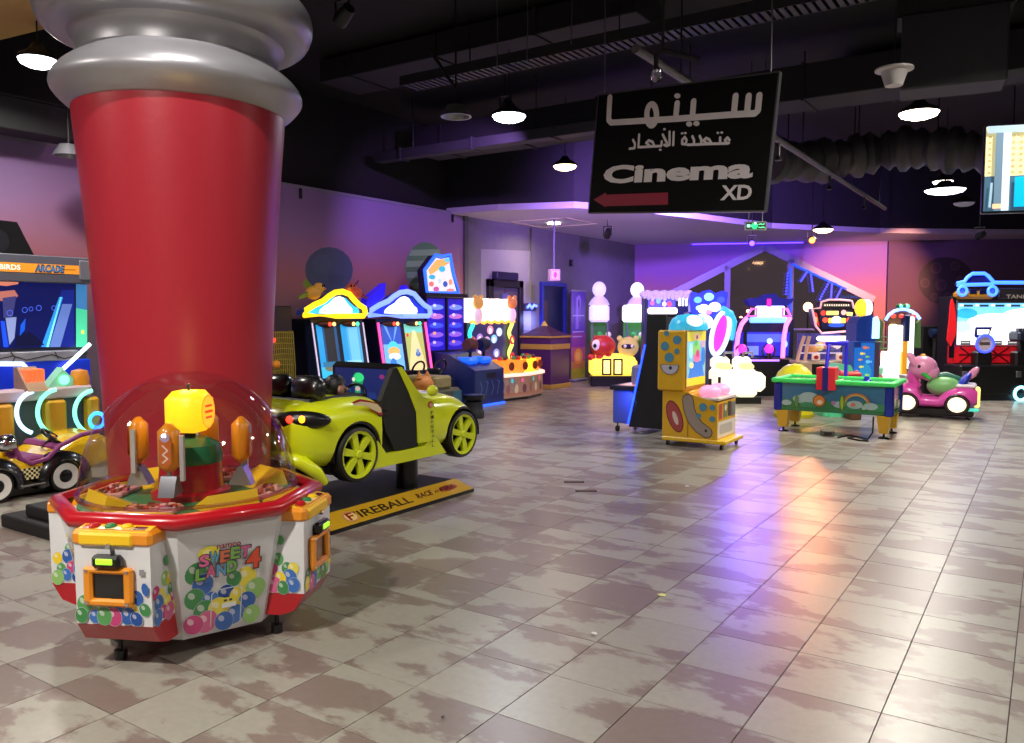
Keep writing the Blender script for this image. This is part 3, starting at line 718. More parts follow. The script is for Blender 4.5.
art += [txt('namco', -.055, .425, .06, .447, '8a1c2c', .02)]
lx = -.155
for line, y0, h, xs in (('SWEET', .345, .062, -.135), ('LAND', .277, .062, -.15)):
    for k, ch in enumerate(line):
        x = xs+k*.049; yy = y0+(.006 if k % 2 else 0)+k*.003
        cc = [['e06aa0', '5aa8c8', 'd8704a', '78b050', 'd06090'], ['78b84a', 'd05a8a', '5a9ac8', '68b048']][0 if line == 'SWEET' else 1][k]
        art.append(txt(ch, x-.005, yy-.005, x+.053, yy+h+.005, '4a3a48', .07)); art.append(txt(ch, x, yy, x+.047, yy+h, cc, .035))
art += [txt('4', .085, .285, .168, .405, '4a2a20', .06), txt('4', .092, .292, .16, .398, 'e04a2a', .03)]
art += [(rrect(-.065, .02, .075, .2, .02), (.62, .62, .62))][:0]
# clear service cover outline and a small notice
art += [stroke([(-.07, .02), (-.07, .19), (-.05, .21), (.06, .21), (.075, .19), (.075, .02)], .005, 'cfd8d4'), (rect(-.02, .13, .05, .16), 'e6dc4a'), (rect(-.02, .105, .05, .13), 'e8ecec'), (rect(-.01, .138, .005, .15), '404038'), (rect(.015, .138, .03, .15), '404038')]
for k in range(4):
    b = B(); b.M = Matrix.Rotation(k*pi/2, 4, 'Z'); b.flat(art, mid, Uu, Vv, lift=.00012, base=.0008); b.build('balloon_print', PRINT_GLOSS, sl, smooth=0, kind='stuff')
def station(k):
    R4 = Matrix.Translation((0, 0, .04)) @ Matrix.Rotation(k*pi/2, 4, 'Z')
    def bb(): q = B(); q.M = R4; return q
    b = bb(); hw, y0, y1 = .185, -.70, -.45
    sec = [[(-hw, y1, z0), (hw, y1, z0), (hw, yf, z0), (-hw, yf, z0)] for z0, yf in ((.205, -.755), (.56, y0))]
    b.prism([(y0+.005, .2), (y0, .58), (y1, .58), (y1, .2)], -hw, hw, 'yz'); st = b.build('station', WHITE, sl, smooth=20)
    b = bb(); b.prism([(y0+.003, .2), (y1, .2), (y1-.02, .085), (y0+.13, .085), (y0+.06, .11)], -hw, hw, 'yz'); b.build('skirt', RED, st, smooth=20)
    b = bb(); b.box(-hw-.012, hw+.012, y0-.012, y1-.03, .565, .64, .018); b.build('top_cap', ORANGE, st)
    b = bb(); b.box(-hw+.03, hw-.075, y0-.02, y0+.02, .57, .63, .01); b.build('cap_front', YELLOW, st)
    b = bb(); b.prism([(y0-.008, .615), (y0, .637), (y1-.03, .672), (y1-.03, .615)], -hw+.01, hw-.01, 'yz'); b.build('control_panel', YELLOW, st, smooth=20)
    sl_u = Vector((1, 0, 0)); sv = Vector((0, (y1-.03)-y0, .035)).normalized()
    s_ = [(rect(-.16, .02, -.10, .06), 'b8362a'), (rect(.09, .02, .15, .055), '5a2a28'), (rect(-.08, .015, .08, .05), 'e8d89a'), (rect(-.17, .08, .17, .11), 'd8a030'), (rect(-.05, .085, .06, .105), 'f4ecc8')]
    b = bb(); b.flat(s_, (0, y0, .6375), sl_u, sv, lift=.0005); b.build('panel_print', PRINT_GLOSS, st, smooth=0)
    for x, c in ((-.03, GREENP), (.05, YELLOW), (-.11, RED)):
        b = bb(); b.M = R4 @ Matrix.Translation((x, y0+.045, .645)); b.lathe([(.026, -.002), (.026, .006), (.018, .014), (0, .016)], 14); b.build('button', c, st)
    b = bb(); b.cyl((.0, y0-.03, .575), .012, .02, 12, 'y'); b.build('lock', mat('chrome'), st)
    b = bb(); b.box(-.075, .065, y0-.05, y0, .475, .535, .014); cd = b.build('card_reader', BLACKP, st)
    b = bb(); b.box(-.045, .035, y0-.056, y0-.045, .497, .523, .003); b.build('display', glow('lcd_green', '9ad82a', 1.3), cd)
    b = bb()
    for a in ((-.13, .11, .445, .475), (-.13, .11, .295, .33)): b.box(a[0], a[1], y0-.03, y0, a[2], a[3], .01)
    for a in ((-.13, -.085), (.065, .11)): b.box(a[0], a[1], y0-.03, y0, .30, .47, .01)
    fr = b.build('chute_frame', ORANGE, st)
    for x in (-.108, .088):
        for z in (.312, .458): b = bb(); b.cyl((x, y0-.034, z), .008, .006, 10, 'y'); b.build('screw', mat('chrome'), fr)
    b = bb(); b.box(-.09, .07, y0-.012, y0-.002, .325, .45); b.build('chute_flap', mat('smoked_flap', '141214', .12, coat=.5), fr, smooth=0)
    ar_ = balloons(random.Random(11+k), -.19, .19, lambda x: .115+.9*max(0, x-.07)+.06*max(0, -x), .005, 22, .028, .044)
    ar_ += [(ell(.16, .17, .017, .03, .2), '2c5fb0'), (ell(.08, .1, .014, .02, .9), '6ab04a'), (rect(.135, .235, .16, .262), '8e8e92')]
    ar_ = [s for s in ar_ if not all(-.135 < p[0] < .115 and .08 < p[1] < .28 for p in s[0])]
    b = bb(); b.flat(ar_, (0, y0+.0035, .205), X3, (0, -.014, 1), lift=.00015, base=.0015); b.build('balloon_print', PRINT_GLOSS, st, smooth=0, kind='stuff')
    for s_ in (-1, 1):
        ar2 = balloons(random.Random(30+k*2+s_), -.12, .12, lambda x: .20+.5*(x*s_), .005, 30, .028, .042)+[(ell(0, .27, .022, .024), '58a05a')]
        b = bb(); b.flat(ar2, (s_*hw, -.575, .205), (0, s_, 0), Z3, lift=.00015, base=.001); b.build('balloon_print', PRINT_GLOSS, st, smooth=0, kind='stuff')
    b = B(); b.M = Matrix.Rotation(k*pi/2, 4, 'Z'); b.cyl((-.1, y0+.19, 0), .03, .045, 12, 'z').cyl((-.1, y0+.19, .04), .012, .09, 8); b.build('caster', BLACKP, st)
for k in range(4): station(k)
# inside the dome
B().lathe([(.0, .69), (.2, .69), (.2, .72), (.165, .73), (.155, .88), (0, .88)], 32).build('tower', RED, sl)
B().lathe([(0, .87), (.16, .87), (.165, .91), (.15, .965), (.09, 1.0), (0, 1.0)], 32).build('tower_cap', mat('cap_green', '1f6a40', .35, coat=.3), sl)
lm = mat('lantern_yellow', 'ffc21a', .4, emit=1.3, vary=.15)
B().box(-.105, .105, -.105, .105, 1.03, 1.25, .045).build('lantern', lm, sl, smooth=60)
b = B(); b.flat([(ell(0, 0, .072, .09, 0, 24), 'd8860c'), (ell(0, 0, .064, .082, 0, 24), 'ffa424'), stroke([(-.03, .03), (.03, .03)], .012, 'c23a10'), stroke([(-.035, 0), (.035, 0)], .014, 'c23a10'), stroke([(-.03, -.03), (.025, -.03)], .012, 'c23a10')], (.106, 0, 1.14), Y3, Z3); b.build('lantern_print', screen(1.6), sl, smooth=0)
B().cyl((0, 0, .99), .03, .05, 12).cyl((.0, 0, 1.25), .008, .035, 8).build('lantern_stem', BLACKP, sl)
SCOOP = mat('scoop_grey', '8a8a90', .3, .6)
for k in range(4):
    R4 = Matrix.Rotation(k*pi/2+RD(8), 4, 'Z')
    b = B(); b.M = R4; b.box(-.055, .055, -.32, -.225, .86, 1.11, .04); arm = b.build('crane_arm', ORANGE, sl, smooth=60)
    b = B(); b.M = R4; b.flat([(rrect(-.03, -.085, .03, .05, .015), 'c96a30'), (ell(0, .055, .024), 'b8a0c0'), stroke([(-.012, -.07), (.012, -.05), (-.012, -.03), (.012, -.01), (-.012, .015)], .008, 'e8d0c0')], (0, -.3205, .99), X3, Z3, lift=.0004); b.build('arm_print', PRINT, arm, smooth=0)
    b = B(); b.M = R4; b.cyl((0, -.275, .84), .012, .04, 10).prism([(-.33, .745), (-.21, .75), (-.235, .80), (-.262, .845), (-.288, .845), (-.31, .80)], -.04, .04, 'yz'); b.build('scoop', SCOOP, arm, smooth=20)
    b = B(); b.M = R4; b.box(.055, .075, -.285, -.262, .82, 1.05); b.build('arm_rail', mat('rail_white', 'b8b4b0', .4), arm, smooth=0)
    b = B(); b.M = R4; b.box(-.15, .09, -.47, -.33, .69, .715, .006); tr = b.build('candy_tray', mat('tray_pink', 'c98a80', .5), sl)
    b = B(); b.M = R4
    for q in range(26):
        x, y, h = random.uniform(-.14, .08), random.uniform(-.46, -.34), random.uniform(.01, .022); c = random.choice(['b8402a', 'd88a60', '8a4a28', 'e8b0a0', '703018', 'c05a70'])
        b.box(x-.014, x+.014, y-.009, y+.009, .714, .714+h, col=c)
    b.build('candy_pile', PRINT, tr, smooth=0, kind='stuff')
    b = B(); b.M = R4 @ Matrix.Rotation(pi/4, 4, 'Z'); b.prism([(-.50, .69), (-.30, .69), (-.47, .775)], -.13, .13, 'yz'); b.build('ramp', YELLOW, sl, smooth=0)
d = bpy.data.lights.new('lantern_light', 'POINT'); d.energy = 5; d.color = (1, .72, .25); d.shadow_soft_size = .08
o = bpy.data.objects.new('lantern_light', d); COL.objects.link(o); o.parent = sl; o.location = (0, 0, 1.29)
# small lit fairground toy standing inside the dome
for (x, z0, z1) in ():
    pass
# ================================================================== YELLOW CAR RIDE
LIME = mat('lime_paint', 'd4e018', .25, coat=.6, vary=.03); TIRE = mat('tire_black', '0d0d0e', .5, coat=.2); LIME2 = mat('lime_rim', 'd0de1c', .32, coat=.3)
XN = -4.56; CARX = -5.05
car = thing('car_ride', 'lime yellow sports car ride with dark screen on yellow-edged black base', 'kiddie ride', (CARX, 5.2, 0))
def cl(px_, py_, X=XN): P = onx(px_, py_, X); return (P.y-5.2, P.z)
def supr(y, w, zb, zt, n=32, e=3.6, x0=0):
    out = []
    for i in range(n):
        t = 2*pi*i/n; c, s_ = cos(t), sin(t)
        out.append((x0+w*math.copysign(abs(c)**(2/e), c), y, (zb+zt)/2+(zt-zb)/2*math.copysign(abs(s_)**(2/e), s_)))
    return out
rw, fw = cl(359, 454.5), cl(463.5, 434)
def wheel(parent, c, r, s_, rimm, spokes=6, name='wheel'):
    x = s_*(.5-.005)
    M = Matrix.Translation((x, c[0], c[1])) @ (Matrix.Identity(4) if s_ > 0 else Matrix.Rotation(pi, 4, 'Z'))
    b = B(); b.M = M; b.lathe([(r*.8, -.16), (r*.96, -.15), (r, -.12), (r, -.02), (r*.96, .0), (r*.86, .008), (r*.84, -.02), (r*.8, -.05), (r*.8, -.16)], 40, axis='x'); w = b.build(name, TIRE, parent, smooth=40)
    b = B(); b.M = M; b.lathe([(r*.85, -.05), (r*.85, .0), (r*.74, -.006), (r*.74, -.05)], 40, axis='x'); b.lathe([(0, -.05), (r*.16, -.05), (r*.16, -.002), (r*.1, .008), (0, .008)], 18, axis='x')
    for k in range(spokes):
        b.M = M @ Matrix.Rotation(2*pi*k/spokes+.26, 4, 'X'); b.prism([(-r*.105, r*.1), (r*.105, r*.1), (r*.14, r*.78), (-r*.14, r*.78)], -.045, -.008, 'yz')
    b.M = None; b.build('rim', rimm, w, smooth=30)
    b = B(); b.M = M; b.cyl((-.09, 0, 0), r*.82, .01, 32, 'x'); b.build('hub_back', BLACKP, w)
    return w
def cutter(c, r, x0, x1):
    q = B(); q.lathe([(0, x0), (r, x0), (r, x1), (0, x1)], 40, (0, c[0], c[1]), 'x'); return q.build('cut', BLACKP)
RWR, FWR = .225, .222
secs = [supr(-1.13, .30, .66, .90), supr(-1.10, .38, .58, .935), supr(-1.02, .45, .50, .965), supr(-.88, .487, .455, .985), supr(-.6, .5, .43, 1.0), supr(-.35, .5, .42, .995), supr(-.255, .497, .42, .985), supr(-.25, .46, .44, .96)]
o = B().loft(secs).build('rear_body', LIME, car, smooth=45); o.location = (0, 0, 0)
cu = [cutter(rw, .268, x0, x1) for x0, x1 in ((.22, .7), (-.7, -.22))]
for c in cu: c.location = (CARX, 5.2, 0)
boolean(o, cu)
secs = [supr(.245, .46, .44, .94), supr(.25, .495, .42, .965), supr(.45, .5, .42, .955), supr(.7, .5, .42, .945), supr(.88, .5, .42, .90), supr(1.0, .49, .42, .83), supr(1.08, .475, .43, .74), supr(1.125, .44, .45, .65), supr(1.135, .40, .48, .6)]
o = B().loft(secs).build('front_body', LIME, car, smooth=45)
cu = [cutter(fw, .262, x0, x1) for x0, x1 in ((.22, .7), (-.7, -.22))]
for c in cu: c.location = (CARX, 5.2, 0)
boolean(o, cu)
for s_ in (1, -1):
    wheel(car, rw, RWR, s_, LIME2); wheel(car, fw, FWR, s_, LIME2)
    for c_, r_ in ((rw, .262), (fw, .256)):
        B().lathe([(r_-.016, .3), (r_-.016, .475), (r_+.004, .483), (r_+.004, .3)], 40, (0, c_[0], c_[1]), 'x', a0=RD(-8), a1=RD(188)).build('arch_liner', BLACKP, car).scale.x = s_
B().prism([(-.35, .395), (.6, .395), (.45, .56), (.36, .56), (.3, .50), (-.2, .50), (-.3, .62)], -.49, .49, 'yz').build('sill', LIME, car, smooth=0)
B().box(-.45, .45, -.30, .32, .44, .90, .01).build('tub', mat('door_black', '0b0b0c', .6), car)
B().box(-.3, .3, -.86, -.2, .93, .995, .02).build('cockpit_rim', mat('door_black'), car)
# tail: dark lens panel with lamps, bumper
for s_ in (1, -1):
    b = B(); MT = Matrix.Translation((s_*.355, -1.015, .855)) @ Matrix.Rotation(s_*RD(40), 4, 'Z'); b.M = MT; b.ball((0, 0, 0), .24, .075, .075, 28, 14); tp = b.build('tail_panel', BLACKP, car, smooth=60)
    b = B(); b.M = MT; b.ball((-s_*.06, -.07, .018), .026, .016, .028); b.build('red_lamp', glow('tail_red', 'ff2a18', 5), tp)
    b = B(); b.M = MT; b.ball((s_*.03, -.07, .018), .024, .016, .028); b.build('amber_lamp', glow('tail_amber', 'ff9a18', 5), tp)
    B().tube([(s_*.1, -1.10, .60), (s_*.3, -1.10, .585), (s_*.42, -1.04, .54), (s_*.465, -.95, .46), (s_*.47, -.87, .37)], [.03, .045, .055, .05, .03], 12).build('bumper_fin', LIME, car, smooth=60)
B().box(-.36, .36, -1.06, -.75, .36, .6, .04).build('diffuser', BLACKP, car)
# windscreen frame with the game screen facing the driver
b = B(); b.prism([(-.02, .88), (.16, .88), (.10, 1.21), (.03, 1.235), (-.02, 1.2)], -.31, .43, 'yz'); hs = b.build('screen_housing', BLACKP, car, smooth=25)
fin = [cl(*p) for p in ((397, 367.5), (401, 367), (405, 372), (413, 385), (422, 397), (434, 400), (432, 441), (418, 443), (416, 412), (408, 391))]
dor = [cl(*p) for p in ((393, 369), (397, 367.5), (408, 391), (416, 412), (417, 446), (396, 451), (386, 432), (381, 408), (381, 401))]
for s_ in (1, -1):
    if s_ < 0: fin = [(y, min(z, .955)) for y, z in fin[4:8]]; dor = [(y, min(z, .93)) for y, z in dor]
    B().prism(fin, s_*.445, s_*.498, 'yz').build('windscreen_pillar', LIME, car, smooth=25); B().prism(dor, s_*.44, s_*.49, 'yz').build('door_panel', mat('door_black', '0b0b0c', .6), car, smooth=0)
SCN = [(rect(-.28, .0, .38, .265), '1a2358'), (rect(-.28, .0, .38, .06), '20306a'), (ell(.0, .16, .065, .07), '1c8a58'), (ell(.015, .185, .06, .04), '30c878'), (ell(-.05, .165, .018, .018), 'e8e4d8'), (ell(0, .07, .035, .04), '2a9a6a'), (ell(.0, .085, .03, .02), 'c8a8b0'), (ell(-.11, .055, .03), '185a70'), (ell(-.11, .055, .02), '1a2358'), (ell(.26, .05, .045), '26204a'), (ell(.26, .05, .036), '1a2358'), (ell(.29, .2, .03, .02), '7a2a68')]
B().flat(SCN, (0, -.021, .92), X3, Z3, lift=.0006).build('game_screen', screen(.8), hs, smooth=0)
B().box(-.05, .05, .35, .45, .93, .99, .02).build('dash_block', BLACKP, car)
# mirror, grip, scoop, flames, lettering
B().ball((.53, .36, .985), .045, .06, .05).build('mirror', LIME, car, smooth=60); B().box(.47, .5, -.30, -.18, .81, .87, .02).build('door_grip', BLACKP, car)
fl_ = [(-.62, .965), (-.52, .985), (-.40, .96), (-.31, .93), (-.265, .88), (-.255, .83), (-.29, .83), (-.36, .87), (-.42, .905), (-.47, .93), (-.56, .945)]
b = B(); b.flat([(fl_, 'a02a20'), ([(x*.93-.03, .912+(z-.912)*.72) for x, z in fl_], 'd8c89a')], (.499, 0, 0), Y3, Z3, base=.004); b.build('flame_print', PRINT_GLOSS, car, smooth=0)
b = B(); b.flat([(ell(.36, .86, .035, .03), 'b0402a'), (ell(.37, .855, .022, .018), 'e0a880')]+[txt(c, .385-.018, .775-k*.042, .385+.018, .803-k*.042, '3a3a18', .01) for k, c in enumerate('FIREBALL')], (.5, 0, 0), Y3, Z3, base=.003); b.build('side_lettering', PRINT, car, smooth=0)
B().box(-.06, .46, .98, 1.12, .40, .50, .02).build('front_flap', BLACKP, car)
# base
B().box(-.52, .45, -.95, .84, .0, .1, .012).build('base_plate', mat('base_black', '1c1c20', .6, vary=.2, scale=30), car)
b = B(); b.prism([(.445, .03), (.62, .03), (.445, .125)], -.95, .86, 'xz'); b.M = None
b = B(); b.add([(.44, -.95, .118), (.61, -.95, .03), (.61, .86, .03), (.44, .80, .118), (.44, -.95, .03), (.44, .80, .03)], [(0, 1, 2, 3), (1, 4, 5, 2), (0, 4, 1), (3, 2, 5), (0, 3, 5, 4)]); b.build('base_skirt', mat('skirt_yellow', 'b98f1c', .35, coat=.3), car, smooth=0)
B().box(.43, .612, -.95, .86, 0, .032).build('base_edge', BLACKP, car, smooth=0)
Vn = Vector((-.17, 0, .088)).normalized(); Lb = .19
s_ = [txt('FIREBALL', -.66, .05, .06, .135, '241c10', .02), (ell(-.665, .09, .075, .06), 'b87a60'), (ell(-.665, .09, .06, .048), 'd8b870'), txt('F', -.70, .05, -.63, .135, '7a1c14', .03)]
b = B(); b.flat(s_, (.61, 0, .03), Y3, Vn, lift=.0005); b.build('base_lettering', PRINT, car, smooth=0)
s_ = [txt('RACE', .14, .07, .36, .135, '4a1408', .03, .3), txt('n', .38, .08, .44, .11, '4a1408', .02, .3), (ell(.58, .10, .13, .038), '9a3424'), txt('FIRE', .46, .075, .68, .13, '3a1008', .03, .3)]
b = B(); b.flat(s_, (.61, 0, .03), Y3, Vn, lift=.0005); b.build('base_lettering', PRINT, car, smooth=0)
B().lathe([(.1, .1), (.1, .40), (.0, .41)], 24, (.25, .33, 0)).build('pedestal', BLACKP, car)
B().box(-.3, .3, -.6, .6, .36, .42).build('chassis', BLACKP, car)
# seats
for q, x in enumerate((-.2, .16)):
    B().box(x-.17, x+.17, -.82, -.66, .95, 1.17, .06).build('seat_back', mat('seat_vinyl', '131316', .3, coat=.3), car, smooth=60)
B().tube([(.03+.13*cos(a), -.10+.03*sin(a), .95+.1*sin(a)) for a in [2*pi*i/20 for i in range(20)]], .014, 8, True).build('steering_wheel', BLACKP, car, smooth=60)
# ================================================================== person in the car
def person():
    """a child seated in the car, turned to the screen: one skin-modifier body"""
    root = thing('person', 'child with dark hair in dark clothes sitting in the lime yellow car', 'person', (-4.96, 4.80, 0), RD(-32))
    V_ = []; E_ = []; R_ = []
    def chain(pts, start=None):
        prev = start
        for p, r in pts:
            V_.append(p); R_.append(r); i = len(V_)-1
            if prev is not None: E_.append((prev, i))
            prev = i
        return prev
    pel = chain([((0, 0, .56), .095)])
    ch = chain([((0, -.01, .66), .09), ((0, 0, .77), .098), ((0, .01, .84), .085)], pel); nk = chain([((0, .015, .90), .036), ((0, .025, .945), .036)], ch)
    hd = chain([((0, .03, .99), .062), ((0, .03, 1.045), .078), ((0, .02, 1.095), .066)], nk)
    for s_ in (-1, 1):
        wr = chain([((s_*.115, .0, .83), .045), ((s_*.15, .06, .72), .034), ((s_*.13, .19, .74), .028), ((s_*.11, .25, .80), .02), ((s_*.10, .275, .825), .022)], ch)
        for k in range(4): chain([((s_*(.085+.012*k), .30, .838-.004*k), .0075), ((s_*(.088+.012*k), .318, .83), .007), ((s_*(.09+.011*k), .318, .815), .006)], wr)
        chain([((s_*.08, .285, .835), .008), ((s_*.07, .30, .845), .007)], wr)
        chain([((s_*.06, .1, .555), .07), ((s_*.075, .27, .57), .05), ((s_*.075, .30, .47), .038), ((s_*.075, .33, .475), .02)][:2]+[((s_*.075, .26, .53), .045)], pel)
    me = bpy.data.meshes.new('body'); me.from_pydata(V_, E_, []); o = bpy.data.objects.new('body', me); COL.objects.link(o)
    bpy.context.view_layer.objects.active = o
    md = o.modifiers.new('skin', 'SKIN'); md.use_smooth_shade = True
    if not me.skin_vertices:
        bpy.context.view_layer.update()
    if not me.skin_vertices:
        with bpy.context.temp_override(object=o, active_object=o): bpy.ops.mesh.customdata_skin_add()
    for i, sv in enumerate(me.skin_vertices[0].data): sv.radius = (R_[i], R_[i]); sv.use_root = (i == 0)
    o.modifiers.new('sub', 'SUBSURF').levels = 2; o.modifiers['sub'].render_levels = 2
    bpy.context.view_layer.update()
    m2 = bpy.data.meshes.new_from_object(o.evaluated_get(bpy.context.evaluated_depsgraph_get())); o.modifiers.clear(); o.data = m2; m2.shade_smooth()
    bm = bmesh.new(); bm.from_mesh(m2)
    for (x, y, z, rx, ry, rz) in ((0, .108, 1.03, .012, .018, .016), (-.075, .03, 1.035, .012, .018, .026), (.075, .03, 1.035, .012, .018, .026), (0, .097, .995, .022, .01, .006)):
        r = bmesh.ops.create_uvsphere(bm, u_segments=10, v_segments=8, radius=1); bmesh.ops.scale(bm, vec=(rx, ry, rz), verts=r['verts']); bmesh.ops.translate(bm, vec=(x, y, z), verts=r['verts'])
    bm.to_mesh(m2); bm.free(); m2.shade_smooth()
    SKIN = mat('skin', 'b98a74', .55, vary=.05); CL = mat('dark_cloth', '1c1c22', .85, vary=.2, scale=60)
    m2.materials.clear(); m2.materials.append(SKIN); m2.materials.append(CL)
    for p in m2.polygons:
        c = p.center; p.material_index = 0 if (c.z > .915 or (c.y > .235 and c.z > .7)) else 1
    o.parent = root; o.location = (0, 0, 0)
    b = B(); b.ball((0, .012, 1.06), .092, .095, .10, 20, 14); hb = b.build('hair', mat('hair_black', '0b0a0b', .45, vary=.3, scale=80, bump=.4), root, smooth=60)
    bm = bmesh.new(); bm.from_mesh(hb.data)
    bmesh.ops.delete(bm, geom=[v for v in bm.verts if v.co.y > .035 and v.co.z < 1.075], context='VERTS'); bm.to_mesh(hb.data); bm.free()
    B().ball((0, -.045, 1.0), .07, .05, .07, 14, 10).build('hair', mat('hair_black'), root, smooth=60)
    for s_ in (-1, 1): B().ball((s_*.028, .098, 1.045), .01, .008, .008, 10, 6).build('eye', mat('eye_dark', '1a1210', .2), root)
    return root
person()
# ================================================================== TAXI KIDDIE RIDE
XT = -7.62; ty = 4.0; tx = -8.0
taxi = thing('toy_taxi_ride', 'yellow toy taxi ride with black fenders and checkered side stripe', 'kiddie ride', (tx, ty, 0))
def tl(px_, py_): P = onx(px_, py_, XT); return (P.y-ty, P.z)
TY_ = mat('taxi_yellow', 'e8bc10', .25, coat=.6); FEN = mat('fender_black', '121214', .25, coat=.6)
r0, f0 = tl(66, 479), tl(-3, 487)
zc = .135
secs = [supr(f0[0]-.34, .2, .2, .42, 28), supr(f0[0]-.28, .26, .17, .46, 28), supr(f0[0]-.05, .3, .15, .47, 28), supr(f0[0]+.16, .34, .14, .45, 28), supr(f0[0]+.22, .36, .14, .36, 28), supr(r0[0]-.22, .37, .14, .33, 28), supr(r0[0]-.08, .38, .14, .40, 28), supr(r0[0]+.12, .38, .15, .50, 28), supr(r0[0]+.36, .36, .17, .52, 28), supr(r0[0]+.5, .3, .2, .45, 28)]
B().loft(secs).build('body', TY_, taxi, smooth=45)
PUR = mat('seat_purple', '8a3a78', .45)
b = B(); sr = [tl(x, y) for x, y in ((21, 447), (24, 441), (31, 439), (39, 440))]
b.tube([(.36, f0[0]+.17, .47), (.365, f0[0]+.21, .37), (.37, f0[0]+.30, .31), (.375, r0[0]-.16, .335), (.375, r0[0]-.04, .44), (.37, r0[0]+.16, .515), (.34, r0[0]+.38, .53)], .022, 10); b.build('cockpit_trim', PUR, taxi, smooth=60)
b = B(); b.box(-.3, .3, r0[0]-.06, r0[0]+.08, .3, .45, .03); b.box(-.3, .3, f0[0]+.22, r0[0]-.05, .3, .36, .02); b.build('seat', PUR, taxi)
b = B(); b.box(-.3, .33, f0[0]+.12, f0[0]+.2, .36, .52, .02); ds = b.build('dashboard', PUR, taxi)
B().box(.0, .2, f0[0]+.2, f0[0]+.21, .40, .48).build('dash_panel', mat('dash_dark', '2a1a24', .5), ds, smooth=0); B().box(.07, .13, f0[0]+.208, f0[0]+.216, .43, .46).build('dash_sticker', YELLOW, ds, smooth=0)
sw = onx(53, 437, -7.85); MS = Matrix.Translation((sw.x-tx, sw.y-ty, sw.z)) @ Matrix.Rotation(RD(-35), 4, 'X') @ Matrix.Rotation(RD(20), 4, 'Y')
b = B(); b.M = MS; b.tube([(.115*cos(a), .115*sin(a), 0) for a in [2*pi*i/28 for i in range(28)]], .017, 10, True); st = b.build('steering_wheel', BLACKP, taxi, smooth=60)
b = B(); b.M = MS; b.ball((0, 0, -.005), .05, .05, .02); b.box(-.1, .1, -.015, .015, -.012, .006); b.cyl((0, 0, -.16), .02, .16, 10); b.build('spoke', BLACKP, st)
b = B(); b.M = MS; b.ball((0, 0, .01), .035, .03, .012); b.build('horn_button', ORANGE, st, smooth=60)
for y0 in (r0[0], f0[0]):
    for s_ in (1, -1):
        b = B(); b.lathe([(.16, .24), (.16, .40), (.175, .42), (.235, .40), (.265, .33), (.26, .24), (.16, .24)], 28, (0, y0, zc), 'x', a0=RD(-10), a1=RD(195)); fe = b.build('fender', FEN, taxi, smooth=50); fe.scale.x = s_
        b = B(); b.lathe([(.09, .28), (.145, .285), (.15, .30), (.15, .365), (.14, .385), (.12, .388)], 32, (0, y0, zc+.015), 'x'); w = b.build('wheel', TIRE, taxi, smooth=40); w.scale.x = s_
        b = B(); b.lathe([(.12, .388), (.115, .392), (.062, .386), (.06, .38)], 32, (0, y0, zc+.015), 'x'); b.build('whitewall', mat('white_wall', 'e2dfda', .4), w)
        b = B(); b.lathe([(.062, .38), (.05, .39), (.03, .398), (0, .40)], 24, (0, y0, zc+.015), 'x'); b.build('hubcap', mat('hub_dark', '2a2a2e', .25, .7), w, smooth=60)
for s_ in (1, -1):
    B().box(.33, .43, f0[0]+.18, r0[0]-.2, .115, .145, .01).build('running_board', mat('chrome'), taxi).scale.x = s_
    b = B(); b.lathe([(0, -.1), (.05, -.09), (.075, -.02), (.08, .05), (.06, .07), (0, .08)], 20, (.36, f0[0]+.09, .52), 'y'); b.build('headlight', mat('chrome'), taxi, smooth=60).scale.x = s_
ck = []
for i in range(9):
    for j in range(5):
        a = f0[0]+.205+i*.021; ck.append((rect(a, .17+j*.021, a+.021, .191+j*.021), '18181a' if (i+j) % 2 else 'e9d9a0'))
B().flat(ck, (.372, 0, 0), Y3, Z3, lift=0, base=.004).build('checker_stripe', PRINT_GLOSS, taxi, smooth=0)
B().box(-.25, .25, f0[0]-.1, r0[0]+.3, .0, .15, .02).build('ride_base', BLACKP, taxi)
# stepped black platform beside the candy crane
t = thing('step_platform', 'low black two-step platform on the floor behind the candy crane', 'step', (-6.5, 3.2, 0))
B().box(-.27, .55, -.2, .35, 0, .1, .01).build('lower_step', mat('step_black', '131316', .6, vary=.2), t); B().box(-.05, .55, -.12, .32, .1, .19, .01).build('upper_step', mat('step_black'), t)
# ================================================================== MACHINES AGAINST THE LEFT WALL (they face +x)
def facex(X, Yc):
    def W(x, y, dx=0.): P = onx(x, y, X+dx); return (P.y-Yc, P.z)
    return W
NAVY = mat('navy_cabinet', '1a2040', .4, vary=.08); DKB = mat('dark_cabinet', '14141c', .4)
def neon(parent, pts, r, name_mat, hexc, k, name='neon_tube', closed=False):
    return B().tube(pts, r, 8, closed).build(name, glow(name_mat, hexc, k), parent, smooth=60)
RX = pi/2
# ---- big shooting game at the far left
XB = -9.0; W = facex(XB, 4.0); bird = thing('slingshot_game', 'huge blue screen slingshot game with orange marquee at the left edge', 'arcade machine', (XB, 4.0, 0), RX)
xr = W(86, 300)[0]; xl = -1.5
B().box(xl, xr, .02, .95, 0, 2.24, .01).build('cabinet', mat('cabinet_slate', '3a3c4c', .45), bird)
def wp(pts, W_): return [W_(x, y) for x, y in pts]
zt, zb = W(40, 264.5)[1], W(40, 273.5)[1]
B().box(xl, xr, -.12, .02, zb-.10, zt+.09, .01).build('marquee_frame', mat('frame_grey', '565664', .4), bird)
s_ = [(rect(xl+.05, zb, xr-.13, zt), 'd98a28'), (rect(xr-.35, (zt+zb)/2-.006, xr-.17, (zt+zb)/2+.006), 'a8641a')]
a, c = W(-7, 262), W(14.5, 268); s_.append(txt('BIRDS', a[0], zb+.02, c[0], zt-.02, 'f4ead8', .03)); a, c = W(19, 0), W(47, 0)
